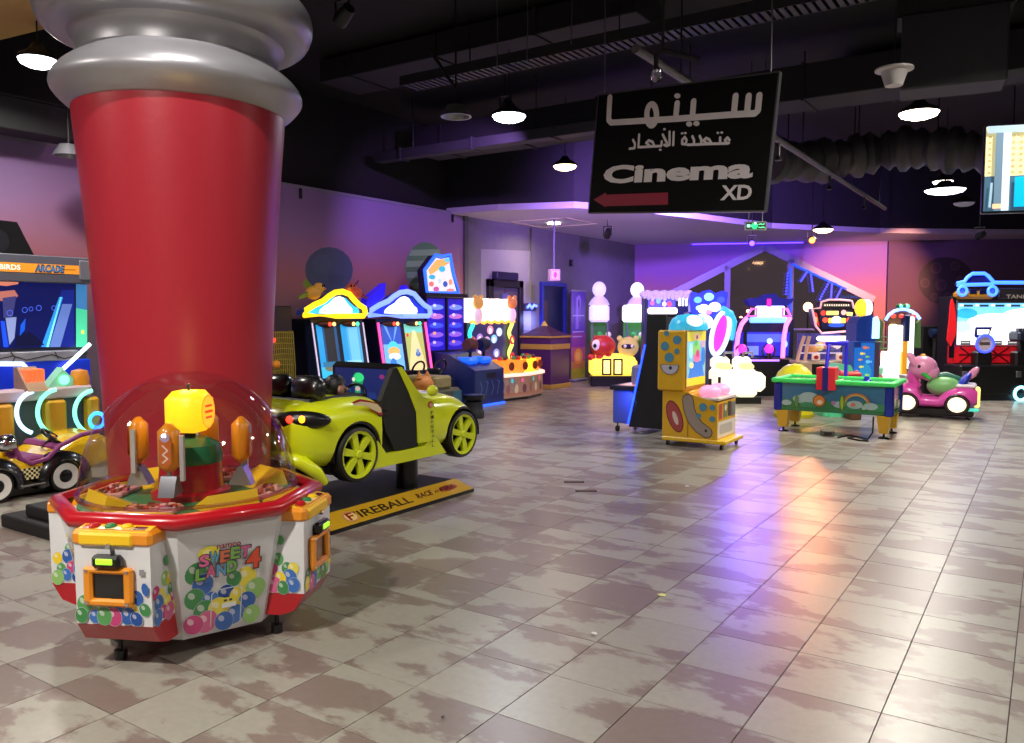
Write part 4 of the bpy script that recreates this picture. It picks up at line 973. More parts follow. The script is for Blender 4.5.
s_.append(txt('ARCADE', a[0]-.015, zb+.005, c[0]+.015, zt-.005, '18305a', .06, .2)); s_.append(txt('ARCADE', a[0], zb+.02, c[0], zt-.02, '4a78a0', .02, .2))
B().flat(s_, (0, -.121, 0), X3, Z3).build('marquee_print', screen(.55), bird, smooth=0)
B().box(xr-.13, xr, -.13, .0, zb-.06, zt+.06, .01).build('marquee_end', mat('end_grey', '6a6a76', .5), bird)
zs0, zs1 = W(40, 347.5)[1], W(40, 277)[1]; xs = W(75, 300)[0]
sc = [(rect(xl+.05, zs0, xs, zs1), '0c1250'), (wp([(40, 347), (62, 290), (74, 290), (74, 347)], W), '12207a'), (wp([(41, 347), (59, 297), (63, 297), (48, 347)], W), '2a8ad8'), (wp([(46, 347), (60.5, 297), (61.5, 297), (48.5, 347)], W), '7ae0f0'), (wp([(49, 347), (62, 304), (72, 304), (60, 347)], W), '5a74b8'),
      (wp([(-6, 292), (14, 290), (18, 296), (10, 302), (-6, 300)], W), 'b06a60'), (wp([(-4, 281), (18, 281), (18, 284), (6, 286), (-4, 285)], W), 'd8806a'), (wp([(2, 298), (16, 296), (12, 318), (3, 318)], W), '3a3a70'), (wp([(5, 318), (16, 317), (14, 338), (9, 345)], W), '7a88b8'), (wp([(0, 321), (4, 321), (8, 347), (3, 347)], W), '1848e0'), (wp([(16, 335), (30, 332), (44, 345), (14, 347)], W), '0a0c30'), (wp([(20, 325), (25, 318), (24, 330), (19, 336)], W), '1450c8')]
for x, y, r in ((24, 310, 2.6), (38, 308, 2.6), (9, 313, 2.8), (53, 308, 2.2), (30, 309, 2)):
    sc += [stroke(wp(ell(x, y, r, n=12), W), .006, '4a6af0', True, False)]
B().flat(sc, (0, -.0, 0), X3, Z3).build('game_screen', screen(1.0), bird, smooth=0)
B().flat([(wp([(76, 284), (87, 285), (87, 310), (76, 308)], W), '3a78b0'), (wp([(76, 308), (87, 310), (87, 347), (76, 347)], W), '48c89a'), (wp([(81, 330), (84, 330), (84, 334), (81, 334)], W), 'd8e060')], (0, -.0, 0), X3, Z3).build('side_screen', screen(.9), bird, smooth=0)
z0, z1 = W(40, 361)[1], W(40, 351)[1]
B().box(xl, W(74, 355)[0], -.1, .02, z0, z1, .01).build('stone_ledge', mat('stone_grey', '8f92a0', .7, vary=.25, scale=12), bird)
B().flat([stroke([(xl+.2+i*.13, z0+.02+.05*((i*7) % 3)/2) for i in range(0, 18)], .012, '33333c'), stroke(wp([(6, 352), (10, 357), (8, 361)], W), .012, '33333c'), stroke(wp([(50, 352), (53, 358)], W), .012, '33333c')], (0, -.101, 0), X3, Z3).build('stone_cracks', PRINT, bird, smooth=0)
B().box(xl, xr, -.05, .03, .3, z0, .01).build('lower_front', mat('deep_blue', '1234c8', .35, emit=.35), bird)
Wn = facex(XB+.1, 4.0)
for pts in ([(-8, 364), (23, 364), (26, 367), (26, 384)], [(61, 371), (90, 344)]):
    neon(bird, [(p[0], -.1, p[1]) for p in wp(pts, Wn)], .022, 'neon_white', 'dcecff', 2.2)
# player consoles
XP = -8.62; Wp = facex(XP, 4.0); yp = -(XP-XB)
cons = thing('player_console', 'low player console with neon arcs and yellow drums at the far left', 'arcade console', (XP, 4.0, 0), RX)
zd = Wp(20, 392)[1]; xr2 = Wp(93, 390)[0]
B().box(-1.3, xr2, .0, .24, zd-.10, zd+.02, .02).build('deck', mat('deck_pink', 'c9b0b8', .4), cons)
B().box(-1.3, xr2, .1, .24, 0, zd-.1, .01).build('plinth', mat('plinth_grey', '4a4a52', .5), cons)
for x0, x1 in ((-3, 14), (46, 67), (88, 100)):
    a, c = Wp(x0, 410), Wp(x1, 410); B().box(a[0], c[0], -.02, .12, .25, zd-.11, .03).build('drum', mat('drum_yellow', 'd89a20', .45), cons)
for q, (cx_, r_) in enumerate(((34, 20), (57, 22), (93, 21))):
    pts = []
    for i in range(13):
        an = RD(100+i*13); p = Wp(cx_+r_*cos(an), 412-r_*1.05*sin(an)); pts.append((p[0], -.05, p[1]))
    B().tube(pts, .022, 8).build('neon_arc', glow('neon_mint', ['d8f4ff', 'a8ffd8', 'a8ffe0'][q], 3.5) if False else glow(['neon_ice', 'neon_mint', 'neon_mint'][q], ['b8dcff', '7af0c0', '7af0c0'][q], 1.8), cons, smooth=60)
a, c = Wp(25, 396), Wp(45, 396)
b = B(); b.prism([(-.08, zd), (.15, zd+.24), (.22, zd+.24), (.22, zd)], a[0], c[0], 'yz'); bd = b.build('button_desk', mat('desk_tan', 'a8886a', .5), cons, smooth=0)
for i in range(4): B().box(a[0]+.02+i*.05, a[0]+.055+i*.05, .0, .12, zd+.08, zd+.22, .01).build('desk_button', glow('btn_orange', 'ff6a3a', .9), bd)
a, c = Wp(48, 385), Wp(76, 385)
b = B(); b.prism([(a[0], zd), (c[0], zd), (c[0], zd+.1), (c[0]-.1, zd+.2), (a[0]+.2, zd+.22)], .05, .2, 'xz'); gp = b.build('glow_panel', mat('panel_mint', '8ac8a8', .4, emit=.3), cons, smooth=0)
p = Wp(66, 380); B().lathe([(.0, -.012), (.05, -.012), (.05, .0)], 20, (p[0], .04, p[1]), 'y').build('round_light', glow('mint_disc', '7affc0', 2), gp)
p = Wp(86, 382); B().lathe([(0, .12), (.08, .1), (.1, .02), (.1, -.12), (0, -.12)], 20, (p[0], .12, p[1]+.02)).build('orange_dome', ORANGE, cons, smooth=50)
p = Wp(94, 420); B().lathe([(.085, -.03), (.1, 0), (.085, .03), (.06, .0)], 24, (p[0], -.06, p[1]), 'y').build('blue_ring', glow('ring_blue', '3a9aff', 2.5), cons, smooth=60)
# black box on top of the shooting game
b = B(); t = thing('speaker_cabinet', 'black slanted box on top of the slingshot game', 'speaker', (-9.72, 4.3, 2.25), RX)
b.prism([(-1.2, 0), (.42, 0), (.22, .42), (-1.2, .46)], -.2, .25, 'xz'); b.build('box', BLACKP, t, smooth=0)
for i in range(3): B().cyl((-.9+i*.45, -.206, .2), .13, .01, 20, 'y').build('grille', DKB, t)
# ---- yellow net cabinet half hidden behind the column
t = thing('net_cabinet', 'dark cabinet with yellow netting behind the right edge of the red column', 'arcade machine', (-9.5, onx(284, 350, -9.5).y, 0), RX)
Wt = facex(-9.5, onx(284, 350, -9.5).y); a, c = Wt(266, 350), Wt(294, 350); z1 = Wt(284, 306)[1]; zm = Wt(284, 331)[1]
B().box(a[0], c[0], .02, .5, 0, z1, .02).build('cabinet', mat('cab_brown', '2a1a20', .5), t)
b = B()
for i in range(12): x = a[0]+.1+i*(c[0]-a[0]-.12)/11; b.tube([(x, 0, .3), (x+.02, -.02, zm*.6), (x, 0, zm)], .009, 5)
for j in range(14): z = .35+j*(zm-.38)/13; b.tube([(a[0]+.08, 0, z), ((a[0]+c[0])/2, -.02, z+.01), (c[0]-.02, 0, z)], .007, 5)
b.build('netting', mat('net_yellow', '9a8a2a', .6), t, kind='stuff')
B().ball((a[0]+.1, -.1, Wt(276, 364)[1]), .06).build('orange_knob', ORANGE, t, smooth=60); B().ball((a[0]+.06, -.1, Wt(272, 340)[1]), .03).build('red_light', glow('tail_red', 'ff2a18', 5), t, smooth=60)
# ---- two twin-screen racers
def plush(parent, M, cbody, cwing, kind):
    def bb(): q = B(); q.M = M; return q
    b = bb(); b.ball((0, 0, 0), .13, .1, .1); o = b.build('figure_body', mat('fig_'+cbody, cbody, .6, emit=.12), parent, smooth=60)
    b = bb(); b.ball((.10, -.02, .08), .085, .08, .08); b.build('figure_head', mat('fig_'+cbody), parent, smooth=60)
    b = bb(); b.loft([[(-.02, .0, .1), (.04, .03, .1), (-.05, .08, .06)], [(-.12, .02, .22), (-.09, .04, .2), (-.14, .08, .14)]]); b.loft([[(-.1, -.03, .03), (-.1, .03, .03), (-.1, 0, -.05)], [(-.28, -.01, -.06), (-.28, .03, -.06), (-.27, .01, -.1)]]); b.build('figure_wing', mat('fig_'+cwing, cwing, .6, emit=.12), parent)
    b = bb(); b.ball((.16, -.075, .11), .018, .01, .022); b.ball((.11, -.095, .11), .018, .01, .022); b.build('figure_eye', mat('eye_dark', '1a1210', .2), parent, smooth=60)
    b = bb(); b.lathe([(.03, 0), (0, .06)], 8, (.17, -.05, .07), 'x'); b.build('figure_beak', ORANGE, parent)
def twin(XF, dx, neonc, neonm, inner, side, label, kind):
    def sh(pts): return [(x+dx, y) for x, y in pts]
    yc = onx(343+dx, 340, XF).y; W = facex(XF, yc)
    t = thing('twin_screen_racer', label, 'arcade machine', (XF, yc, 0), RX, 'twin-screen racers by the left wall')
    def P(pts): return [W(x, y) for x, y in sh(pts)]
    tl_, tr_ = P([(317.5, 322), (369 if kind == 'a' else 366, 322)]); z1 = W(343+dx, 319)[1]
    x0, x1 = tl_[0], tr_[0]
    b = B(); b.prism([(.0, .55), (.0, .62), (.16, z1), (.62, z1), (.66, 0), (-.55, 0), (-.55, .5), (-.42, .60)], x0, x1, 'yz'); b.build('cabinet', mat('cab_'+kind, '1a2440' if kind == 'a' else '1a1a3a', .4), t, smooth=20)
    slope = Vector((0, .16, z1-.62)).normalized()
    hgt = (z1-.62)/slope.z; w2 = (x1-x0)
    for i in (0, 1):
        u0 = x0+w2*(.08+i*.46); u1 = u0+w2*.38; sc = []
        if kind == 'a':
            sc = [(rect(u0, .05, u1, hgt-.09), '10487a' if i == 0 else '4aa0d0'), (rect(u0, .05, u0+.12, hgt-.09), '1a90d0'), (rect(u0+.16, .25, u1-.06, hgt-.12), '15151c' if i == 0 else '6ab8e0'), (rect(u0, .05, u1, .22), '30b0d8' if i == 0 else 'd0e0f4'), (ell((u0+u1)/2, .2, .14, .05), '6a6a50' if i == 0 else 'e8a070'), (rect(u0+.05, .22, u1-.05, .3), '2a6a90' if i == 0 else '90d0f0')]
        elif i == 0:
            sc = [(rect(u0, .05, u1, hgt-.09), '70b0e8'), (rect(u0, hgt*.55, u1, hgt-.09), '2a50b0'), ([(u0+.05, hgt-.09), (u0+.12, hgt-.09), ((u0+u1)/2, hgt*.55)], '6aa0e8'), ([(u1-.05, hgt-.09), (u1-.12, hgt-.09), ((u0+u1)/2, hgt*.55)], '6aa0e8'), (ell((u0+u1)/2, hgt*.5, .13, .1), '48c8d8'), (ell((u0+u1)/2, hgt*.42, .15, .08), 'e8b060'), (ell((u0+u1)/2, hgt*.33, .15, .06), 'e0e8f4'), (ell((u0+u1)/2-.05, hgt*.2, .08, .1), '3a78c8')]
        else:
            sc = [(rect(u0, .05, u1, hgt-.09), 'a8b060'), (rect(u0, hgt*.75, u1, hgt-.09), '70c8b8'), ([(u0, .05), (u1, .05), ((u0+u1)/2+.04, hgt*.78), ((u0+u1)/2-.04, hgt*.78)], 'e0cf90'), (ell((u0+u1)/2+.04, hgt*.35, .07, .05), '4a6aa0'), (ell((u0+u1)/2+.04, hgt*.40, .04, .05), '7090b8'), (ell(u0+.06, hgt*.7, .03), 'd04040')]
        B().flat(sc, (0, .0, .62), X3, slope, lift=.0015, base=.004).build('game_screen', screen(1.0), t, smooth=0)
        b = B(); b.M = Matrix.Translation(((u0+u1)/2, .10, z1-.08)); b.ball((0, 0, 0), w2*.19, .05, .055); pod = b.build('light_pod', mat('pod_'+kind, '4a1414' if kind == 'a' else '5a3418', .4), t, smooth=60)
        for k, c in enumerate(('ff3a2a', 'ffc86a') if i == 0 else ('ffc86a', '3aff9a')):
            b = B(); b.ball(((u0+u1)/2+(k*.09), .05, z1-.08), .032, .02, .032); b.build('traffic_light', glow('traffic_'+c, c, 3.5), pod, smooth=60)
        B().tube([((u0+u1)/2+.15*cos(a), -.48-.05*sin(a), .74+.13*sin(a)) for a in [2*pi*k/18 for k in range(18)]], .018, 8, True).build('steering_wheel', BLACKP, t, smooth=60)
        B().box((u0+u1)/2-.03, (u0+u1)/2+.03, -.48, -.2, .6, .72, .01).build('steering_column', BLACKP, t)
    if side:
        for x in (x0+.02, x1-.02): neon(t, [(x, -.03, .66), (x, .12, z1-.06)], .022, 'neon_pink', 'ff4a9a', 1.8)
    else:
        for x in (x0+.01, x1-.01): neon(t, [(x, -.02, .66), (x, .13, z1-.06)], .012, 'neon_dimwhite', 'd8c8e8', .8)
    out = [(303, 315), (305, 310), (313, 305), (322, 301), (328, 296), (334, 292.5), (341, 291.5), (348, 294), (353, 300), (358, 305), (363, 308), (364, 313), (362, 316), (335, 316)]
    cp = P(out); cp = [(p[0], p[1]) for p in cp]
    B().prism(cp, .0, .16, 'xz').build('marquee', mat('marq_'+kind, '203a90', .4), t, smooth=0)
    ins = [((x-334)*.84+334, (y-306)*.72+307) for x, y in out]; hot = [((x-338)*.55+338, (y-305)*.72+306) for x, y in out]
    B().flat([(P(ins), inner), (P(hot), 'f8fcff')], (0, -.002, 0), X3, Z3).build('marquee_face', screen(1.5), t, smooth=0)
    B().tube([(p[0], -.03, p[1]) for p in cp], .045, 10, True).build('marquee_neon', glow(neonm, neonc, 1.5), t, smooth=60)
    if kind == 'a':
        p = P([(314, 293)])[0]; plush(t, Matrix.Translation((p[0], .02, p[1])), 'c89030', '6a8030', 0); p = P([(356, 293)])[0]; plush(t, Matrix.Translation((p[0], .02, p[1])) @ Matrix.Rotation(pi, 4, 'Z') @ Matrix.Scale(-1, 4, (0, 1, 0)), 'c8503a', '7a3050', 1)
    else:
        for cs in ([(301, 309), (304, 298), (322, 283), (321, 297), (310, 305)], [(339, 292), (343, 285), (349, 295), (352, 303), (346, 298)]):
            q = P(cs); B().prism(q, .03, .16, 'xz').build('crystal_fin', mat('fin_blue', '2a1ae0', .25, emit=.55), t, smooth=0)
    return t
twin(-9.35, 0, 'ffd21a', 'neon_yellow', '30a8e0', False, 'twin-screen racer with yellow neon cloud marquee and toy animals', 'a')
twin(-9.35, 65, '7a98ff', 'neon_paleblue', '1a2ad0', True, 'twin-screen racer with blue neon cloud marquee and blue fins', 'b')
# ---- hammer game with a house-shaped marquee
XF = -9.45; yc = onx(447, 340, XF).y; W = facex(XF, yc)
def P(pts): return [W(x, y) for x, y in pts]
t = thing('hammer_game', 'blue hammer game with tilted house-shaped picture marquee', 'arcade machine', (XF, yc, 0), RX)
x0, x1 = W(428, 320)[0], W(466, 320)[0]; z1 = W(446, 296.5)[1]; z0 = W(446, 350)[1]
B().box(x0, x1, .04, .6, 0, z1, .01).build('cabinet', mat('hammer_navy', '141a4a', .4), t)
B().box(x0-.08, x1+.03, -.04, .62, z1-.02, z1+.06, .01).build('cabinet_cap', DKB, t)
for i in (0, 1):
    u0 = x0+.03+i*(x1-x0)/2; u1 = u0+(x1-x0)/2-.06; sc = [(rect(u0, z0, u1, z1-.04), '2418b0')]
    for k in range(5):
        zz = z0+(z1-z0)*(.12+.17*k); sc += [(ell((u0+u1)/2, zz, (u1-u0)*.4, .05), ['5a48d8', '8a5ad0', '3a50e8', 'b06ac0', '6a8ae8'][k]), (ell((u0+u1)/2-.06, zz+.03, .05, .03), ['c8b0f0', 'e0a070', 'a0b0ff', 'd0a0e0', 'c8d0ff'][(k+i) % 5])]
    B().flat(sc, (0, .04, 0), X3, Z3).build('game_screen', screen(.9), t, smooth=0)
B().box((x0+x1)/2-.02, (x0+x1)/2+.02, .0, .05, z0, z1, .005).build('screen_divider', DKB, t)
hp = P([(426.5, 270), (437.5, 255), (443, 256.5), (451.5, 254.5), (455, 274), (460.5, 293), (429, 293)])
B().prism(hp, .05, .22, 'xz').build('marquee', NAVY, t, smooth=0)
mc = P([(443, 277)])[0]; ins = [((x-mc[0])*.88+mc[0], (z-mc[1])*.88+mc[1]) for x, z in hp]
sc = [(ins, 'f0eee8'), (P([(430, 270), (438, 260), (452, 258), (453, 262), (432, 275)]), 'e8b860'), (P(ell(434, 277, 3.4, 2.4)), '40b8d0'), (P(ell(444, 269, 3.4, 3)), '40c0d8'), (P(ell(449, 260, 3, 2.2)), '70d0d8'), (P(ell(438, 289, 3, 2.6)), 'c85a98'), (P(ell(447, 284, 2.4, 3)), '3a60b0'), (P(ell(433, 284, 2.6, 2.6)), 'e87a6a'), (P(ell(452, 282, 2, 3)), 'e8a078'), (P(ell(452, 290, 4, 1.6)), 'e89080'), (P(ell(441, 281, 2, 3)), 'c0d8f0')]
B().flat(sc, (0, .048, 0), X3, Z3).build('marquee_face', screen(.72), t, smooth=0)
B().tube([(p[0], .04, p[1]) for p in hp], .035, 8, True).build('marquee_neon', glow('neon_blue', '2a62ff', 1.7), t, smooth=60)
# console in front
cz = .66; cx0, cx1 = fl(447, 400).y-yc-.6, fl(497, 403).y-yc
cx0 = -.42; cx1 = .5
b = B(); b.prism([(-.95, 0), (-.95, cz), (-.35, cz+.28), (-.04, cz+.3), (-.04, 0)], cx0, cx1, 'yz'); b.build('console', mat('console_blue', '22306e', .45), t, smooth=0)
s_ = [(rect(cx0+.03, .12, (cx0+cx1)/2-.02, cz-.05), '24386e'), (rect((cx0+cx1)/2+.02, .12, cx1-.03, cz-.05), '202a66'), (rect((cx0+cx1)/2-.1, cz-.16, (cx0+cx1)/2+.2, cz-.06), '14142a')]
for k in range(7): s_.append(stroke([(cx0+.15+k*.18, .2), (cx0+.22+k*.18, .32+.1*(k % 2)), (cx0+.16+k*.18, .45)], .02, '5a70b8'))
B().flat(s_, (0, -.951, 0), X3, Z3).build('console_print', PRINT, t, smooth=0)
neon(t, [(cx0+.2, -.97, .02), (cx1, -.97, .02)], .02, 'neon_blue', '3a78ff', 2.6)
for q, (px_, c) in enumerate(((462, '5a2a28'), (484, '141c40'))):
    u = -.14+q*.42
    B().box(u-.22, u+.1, -.8, -.42, cz+.1, cz+.22, .05).build('blue_pad', glow('pad_blue', '1a62ff', 1.0), t)
    B().cyl((u+.06, -.6, cz+.12), .03, .22, 10).build('hammer_shaft', BLACKP, t)
    B().lathe([(0, -.13), (.1, -.12), (.13, -.05), (.13, .05), (.1, .12), (0, .13)], 22, (u+.06, -.6, cz+.44), 'x').build('hammer_head', mat('hammer_'+c, c, .5), t, smooth=50)
# ---- candy-coloured shooting counter with orange tubs
XF = -9.5; yc = onx(489, 340, XF).y; W = facex(XF, yc)
t = thing('ball_game', 'bright white-topped ball game with orange tub counter', 'arcade machine', (XF, yc, 0), RX)
x0, x1 = W(468, 330)[0], W(512, 330)[0]; zt = W(490, 301)[1]; zm = W(490, 322)[1]; zs = W(490, 370)[1]
B().box(x0, x1, .03, .5, 0, zm, .01).build('cabinet', mat('ball_cab', '3a2a4a', .4), t)
b = B(); n = 14; top = [(x0+(x1-x0)*i/n, zt+.05*abs(sin(i*pi/3.5))) for i in range(n+1)]
B().prism([(x0, zm), (x1, zm)]+top[::-1], -.05, .3, 'xz').build('marquee', glow('marq_white', 'fff2e0', 2.5), t, smooth=0)
for px_, c in ((474, 'd8a050'), (508, 'c87840')):
    p = W(px_, 303); b = B(); b.ball((p[0], -.1, p[1]), .13, .1, .13); fg = b.build('toy_head', mat('toy_'+c, c, .5, emit=.4), t, smooth=60)
    b = B(); b.ball((p[0]-.1, -.1, p[1]+.12), .045); b.ball((p[0]+.1, -.1, p[1]+.12), .045); b.build('toy_ear', mat('toy_'+c), fg, smooth=60)
    B().ball((p[0], -.1, p[1]-.25), .11, .08, .16).build('toy_body', mat('toy_pale', 'e8c8d8', .5, emit=.5), t, smooth=60)
B().tube([(x0+(x1-x0)*i/24, -.06, zm+.02*sin(i*1.6)) for i in range(25)], .03, 6).build('marquee_trim', glow('trim_gold', 'ffb040', 1.5), t)
sc = [(rect(x0+.16, zs, x1-.2, zm-.03), '2a2a58')]
for k, (px_, py_) in enumerate(((481, 338), (488, 341), (495, 339), (491, 330), (500, 332), (480, 352), (497, 353))):
    p = W(px_, py_); sc += [(ell(p[0], p[1], .11, .09), ['9a7ac0', 'c0a8d8', '7ac0e0', 'd890b0', 'b0c8f0', '705890', '8090d0'][k]), (ell(p[0], p[1]-.02, .05, .06), 'e0d8f0')]
B().flat(sc, (0, .03, 0), X3, Z3).build('game_screen', screen(1.0), t, smooth=0)
for q, x in enumerate((x0+.07, x1-.1)):
    pts = [(x+.06*sin(i*.9), -.03, zs+(zm-zs)*i/16) for i in range(17)]
    B().tube(pts, .04, 8).build('side_neon', glow(['neon_teal', 'neon_lime'][q], ['30e0c0', 'c0e060'][q], 1.8), t, smooth=60)
    for k in range(2): B().lathe([(.06, -.02), (.1, 0), (.06, .02), (.03, 0)], 16, (x, -.07, zs+.25+k*.35), 'y').build('round_badge', glow('badge_red', 'c03a4a', .5), t, smooth=60)
zc = .86
front = [(-.70+.0, -.35), (-.75, -.6), (-.72, -.85), (.0, -.95), (.75, -.82), (1.05, -.55), (1.0, -.05), (-.7, -.05)]
B().prism([(x, y) for x, y in front], 0.05, .46, 'xy').build('counter_base', mat('counter_sand', 'b8907a', .5, emit=.06), t, smooth=0)
B().prism([(x*1.04, y*1.04) for x, y in front], .46, .52, 'xy').build('counter_lip', glow('lip_white', 'ffd8c8', 1.0), t, smooth=0)
B().prism([(x*.98, y*.98) for x, y in front], .0, .05, 'xy').build('counter_kick', BLACKP, t, smooth=0)
for q, (x, y) in enumerate(((-.52, -.68), (-.16, -.76), (.22, -.75), (.62, -.62), (.86, -.32))):
    b = B(); b.lathe([(0, .52), (.17, .52), (.21, .78), (.19, .78), (.16, .6), (0, .6)], 20, (x, y, 0)); tb = b.build('tub', glow('tub_orange', 'ff9030', .9) if q != 2 else glow('tub_yellow', 'ffc82a', 1.4), t)
    for k in range(3): B().ball((x-.08+.08*k, y+.03*(k % 2), .80), .05, n=10, m=6).build('ball', mat(['bl_red', 'bl_green', 'bl_dark'][(k+q) % 3], ['c83a2a', '3aa04a', '602030'][(k+q) % 3], .4), tb, smooth=60)
    b = B(); b.cyl((x+.02, y-.215, .66), .085, .02, 18, 'y'); b.build('tub_badge', mat('tub_brown', '8a3a20', .5), tb)
for (xa, ya), (xb, yb) in (((-.72, -.85), (0, -.95)), ((0, -.95), (.75, -.82))):
    Uc = Vector((xb-xa, yb-ya, 0)); Lc = Uc.length; Uc.normalize(); s_ = [(rect(0, .1, Lc, .15), 'a06a58')]
    for k in range(3): s_ += [(ell(Lc*(k+.5)/3, .22, .06, .09), ['8a5a50', 'c8b090', '6a4048'][k])]
    s_ += [(ell(Lc*.33, .38, .045), '60d0d0'), (ell(Lc*.75, .38, .045), 'ff70a0')]
    B().flat(s_, (xa, ya, 0), Uc, Z3).build('counter_print', screen(.35), t, smooth=0)
# ---- small things in front of them
P_ = fl(475, 419); t = thing('round_stool', 'black round stool in front of the blue hammer game', 'stool', (P_.x-.1, P_.y+.1, 0))
B().lathe([(0, .30), (.17, .30), (.18, .33), (.17, .38), (0, .39)], 24).build('seat', BLACKP, t, smooth=50); B().lathe([(.17, 0), (.17, .1), (.15, .14), (.15, .26), (.1, .30)], 24).build('base', TIRE, t, smooth=50)
P_ = dp(437, 395, 11.6); t = thing('toy_jeep_ride', 'small camouflage toy jeep ride behind the lime yellow car', 'kiddie ride', (P_.x, P_.y, 0), RX)
camo_ = mat('camo', '4a4632', .6, vary=.5, scale=14)
B().box(-.45, .2, -.3, .35, .2, .62, .04).build("body", camo_, t); B().box(-.4, .0, -.28, .3, .62, .80, .03).build('bonnet', mat('camo_tan', '8a7a4a', .6, vary=.4, scale=12), t); B().box(-.3, .2, -.25, .3, 0, .2, .02).build('base', BLACKP, t)
B().flat([(rect(-.4, .28, -.12, .55), '20242a'), txt('23', -.36, .33, -.16, .5, '98a0a8', .02), (rect(-.02, .26, .18, .58), '2a5a6a')], (0, -.301, 0), X3, Z3).build('side_print', PRINT, t, smooth=0)
for x in (-.3, .1): B().lathe([(.08, -.05), (.14, -.04), (.14, .04), (.08, .05), (0, .05)], 20, (x, -.33, .16), 'y').build('wheel', TIRE, t)
P_ = dp(414, 388, 10.6); t = thing('plush_fox_ride', 'orange animal-shaped toy ride behind the car mirror', 'kiddie ride', (P_.x, P_.y, 0), RX)
OB = mat('fox_orange', 'c87a30', .55)
B().ball((0, 0, .55), .2, .25, .2).build('body', OB, t, smooth=60); B().ball((-.05, -.2, .75), .14, .13, .12).build('head', OB, t, smooth=60)
for s_ in (-1, 1): B().lathe([(.05, 0), (0, .1)], 8, (-.05+s_*.08, -.2, .84)).build('ear', OB, t)
B().lathe([(.25, 0), (.25, .08), (.12, .12), (.1, .4)], 20).build('base', BLACKP, t)
B().ball((.05, -.31, .55), .05, .03, .06).build('lamp', glow('lamp_ice', 'a8c0ff', 4), t, smooth=60)
# ---- purple kiosk hut
A = fl(551, 389.5); t = thing('ticket_kiosk', 'purple square hut kiosk with yellow bands and pyramid roof', 'kiosk', (A.x-.44, A.y+.44, 0))
PU = mat('kiosk_purple', '4a2250', .45); GO = mat('kiosk_gold', 'b89a3a', .45)
B().box(-.42, .42, -.42, .42, .08, 1.16, .01).build('body', PU, t)
B().box(-.46, .46, -.46, .46, 0, .1, .01).build('plinth', GO, t)
B().box(-.435, .435, -.435, .435, .88, 1.0, .005).build('band', GO, t); B().box(-.46, .46, -.46, .46, 1.14, 1.18, .005).build('cornice', GO, t)
B().loft([[(s*.45, u*.45, 1.18) for s, u in ((-1, -1), (1, -1), (1, 1), (-1, 1))], [(s*.26, u*.26, 1.27) for s, u in ((-1, -1), (1, -1), (1, 1), (-1, 1))], [(s*.05, u*.05, 1.42) for s, u in ((-1, -1), (1, -1), (1, 1), (-1, 1))]]).build('roof', mat('kiosk_roof', '3a1a34', .5), t, smooth=0)
B().lathe([(.09, 1.40), (.06, 1.44), (.0, 1.53)], 14).build('finial', GO, t)
# ---- roll-up banner
A, C2 = fl(568.5, 382), fl(587, 380.3); t = thing('roll_up_banner', 'tall purple and orange roll-up banner by the grey wall', 'banner', ((A.x+C2.x)/2, (A.y+C2.y)/2, 0), RX)
hw = (C2-A).length/2; H_ = 2.25
B().box(-hw, hw, -.1, .1, 0, .07, .02).build('base', mat('alu', '9b99a2', .35, .6), t); B().cyl((0, .03, .05), .012, H_-.05, 8).build('pole', GREYM, t); B().box(-hw, hw, -.015, .015, H_-.02, H_+.02, .005).build('top_rail', mat('alu'), t)
B().box(-hw, hw, -.004, .004, .07, H_).build('sheet', mat('sheet_purple', '4a2a90', .5, emit=.0), t, smooth=0)
sc = [(rect(-hw, .07, hw, H_), '5a34a8'), (rect(-hw, .07, hw, .32), 'a8a82a'), (rect(-hw, .32, hw, .5), 'c88a40'), (rect(-hw, .5, hw, .85), 'b05a70'), (rect(-hw, .85, hw, 1.2), '8a3a90'), (ell(0, .62, .22, .2), 'f0a040'), (ell(-.02, .62, .12, .12), 'ffc860'), (rect(-.16, 1.3, .0, H_-.15), '8a60d8'), (rect(-.03, 1.5, .1, H_-.2), '6a44c0'), (ell(0, 1.98, .1, .16), '9a78e0'), (ell(0, 1.93, .05, .12), '4a3080')]
for k in range(2): sc.append((rect(-hw+.05, 1.22-k*.12, hw-.1-.1*k, 1.25-k*.12), 'b8a0e0'))
sc.append((rect(-hw+.05, 1.62, hw-.1, 1.65), 'a890e0'))
B().flat(sc, (0, -.005, 0), X3, Z3).build('banner_print', PRINT, t, smooth=0)
# ---- doors in the grey wall
y0, y1 = onx(541, 300, WX).y, onx(562, 300, WX).y; zt = onx(551, 286.5, WX).z
d1 = bpy.data.objects.new('door_1', None); COL.objects.link(d1); d1.location = (WX, (y0+y1)/2, 0); structure(d1, 'doorway with a blue frame and dark leaf'); w = (y1-y0)/2
DB = mat('door_blue', '1c2a8a', .4)
for a in ((-w-.08, -w), (w, w+.08)): B().box(0, .09, a[0], a[1], 0, zt, .005).build('door_frame', DB, d1)
B().box(0, .09, -w-.08, w+.08, zt, zt+.1, .005).build('door_frame', DB, d1)
B().box(.0, .03, -w, w, 0, zt).build('door_leaf', mat('leaf_dark', '10183c', .5), d1, smooth=0); B().box(.03, .08, -w, -w+.16, 0, zt-.35).build('door_edge', mat('leaf_brown', '4a3024', .5), d1, smooth=0)
B().tube([(.03, w-.1, 1.0), (.09, w-.1, 1.0), (.09, w-.22, 1.0)], .014, 8).build('door_handle', mat('chrome'), d1)
y0, y1 = onx(486, 300, WX).y, onx(520, 300, WX).y; zt = onx(503, 280, WX).z
d2 = bpy.data.objects.new('door_2', None); COL.objects.link(d2); d2.location = (WX, (y0+y1)/2, 0); structure(d2, 'dark-framed grey double door with a sign box above'); w = (y1-y0)/2
FR2 = mat('frame_dark', '17151c', .45)
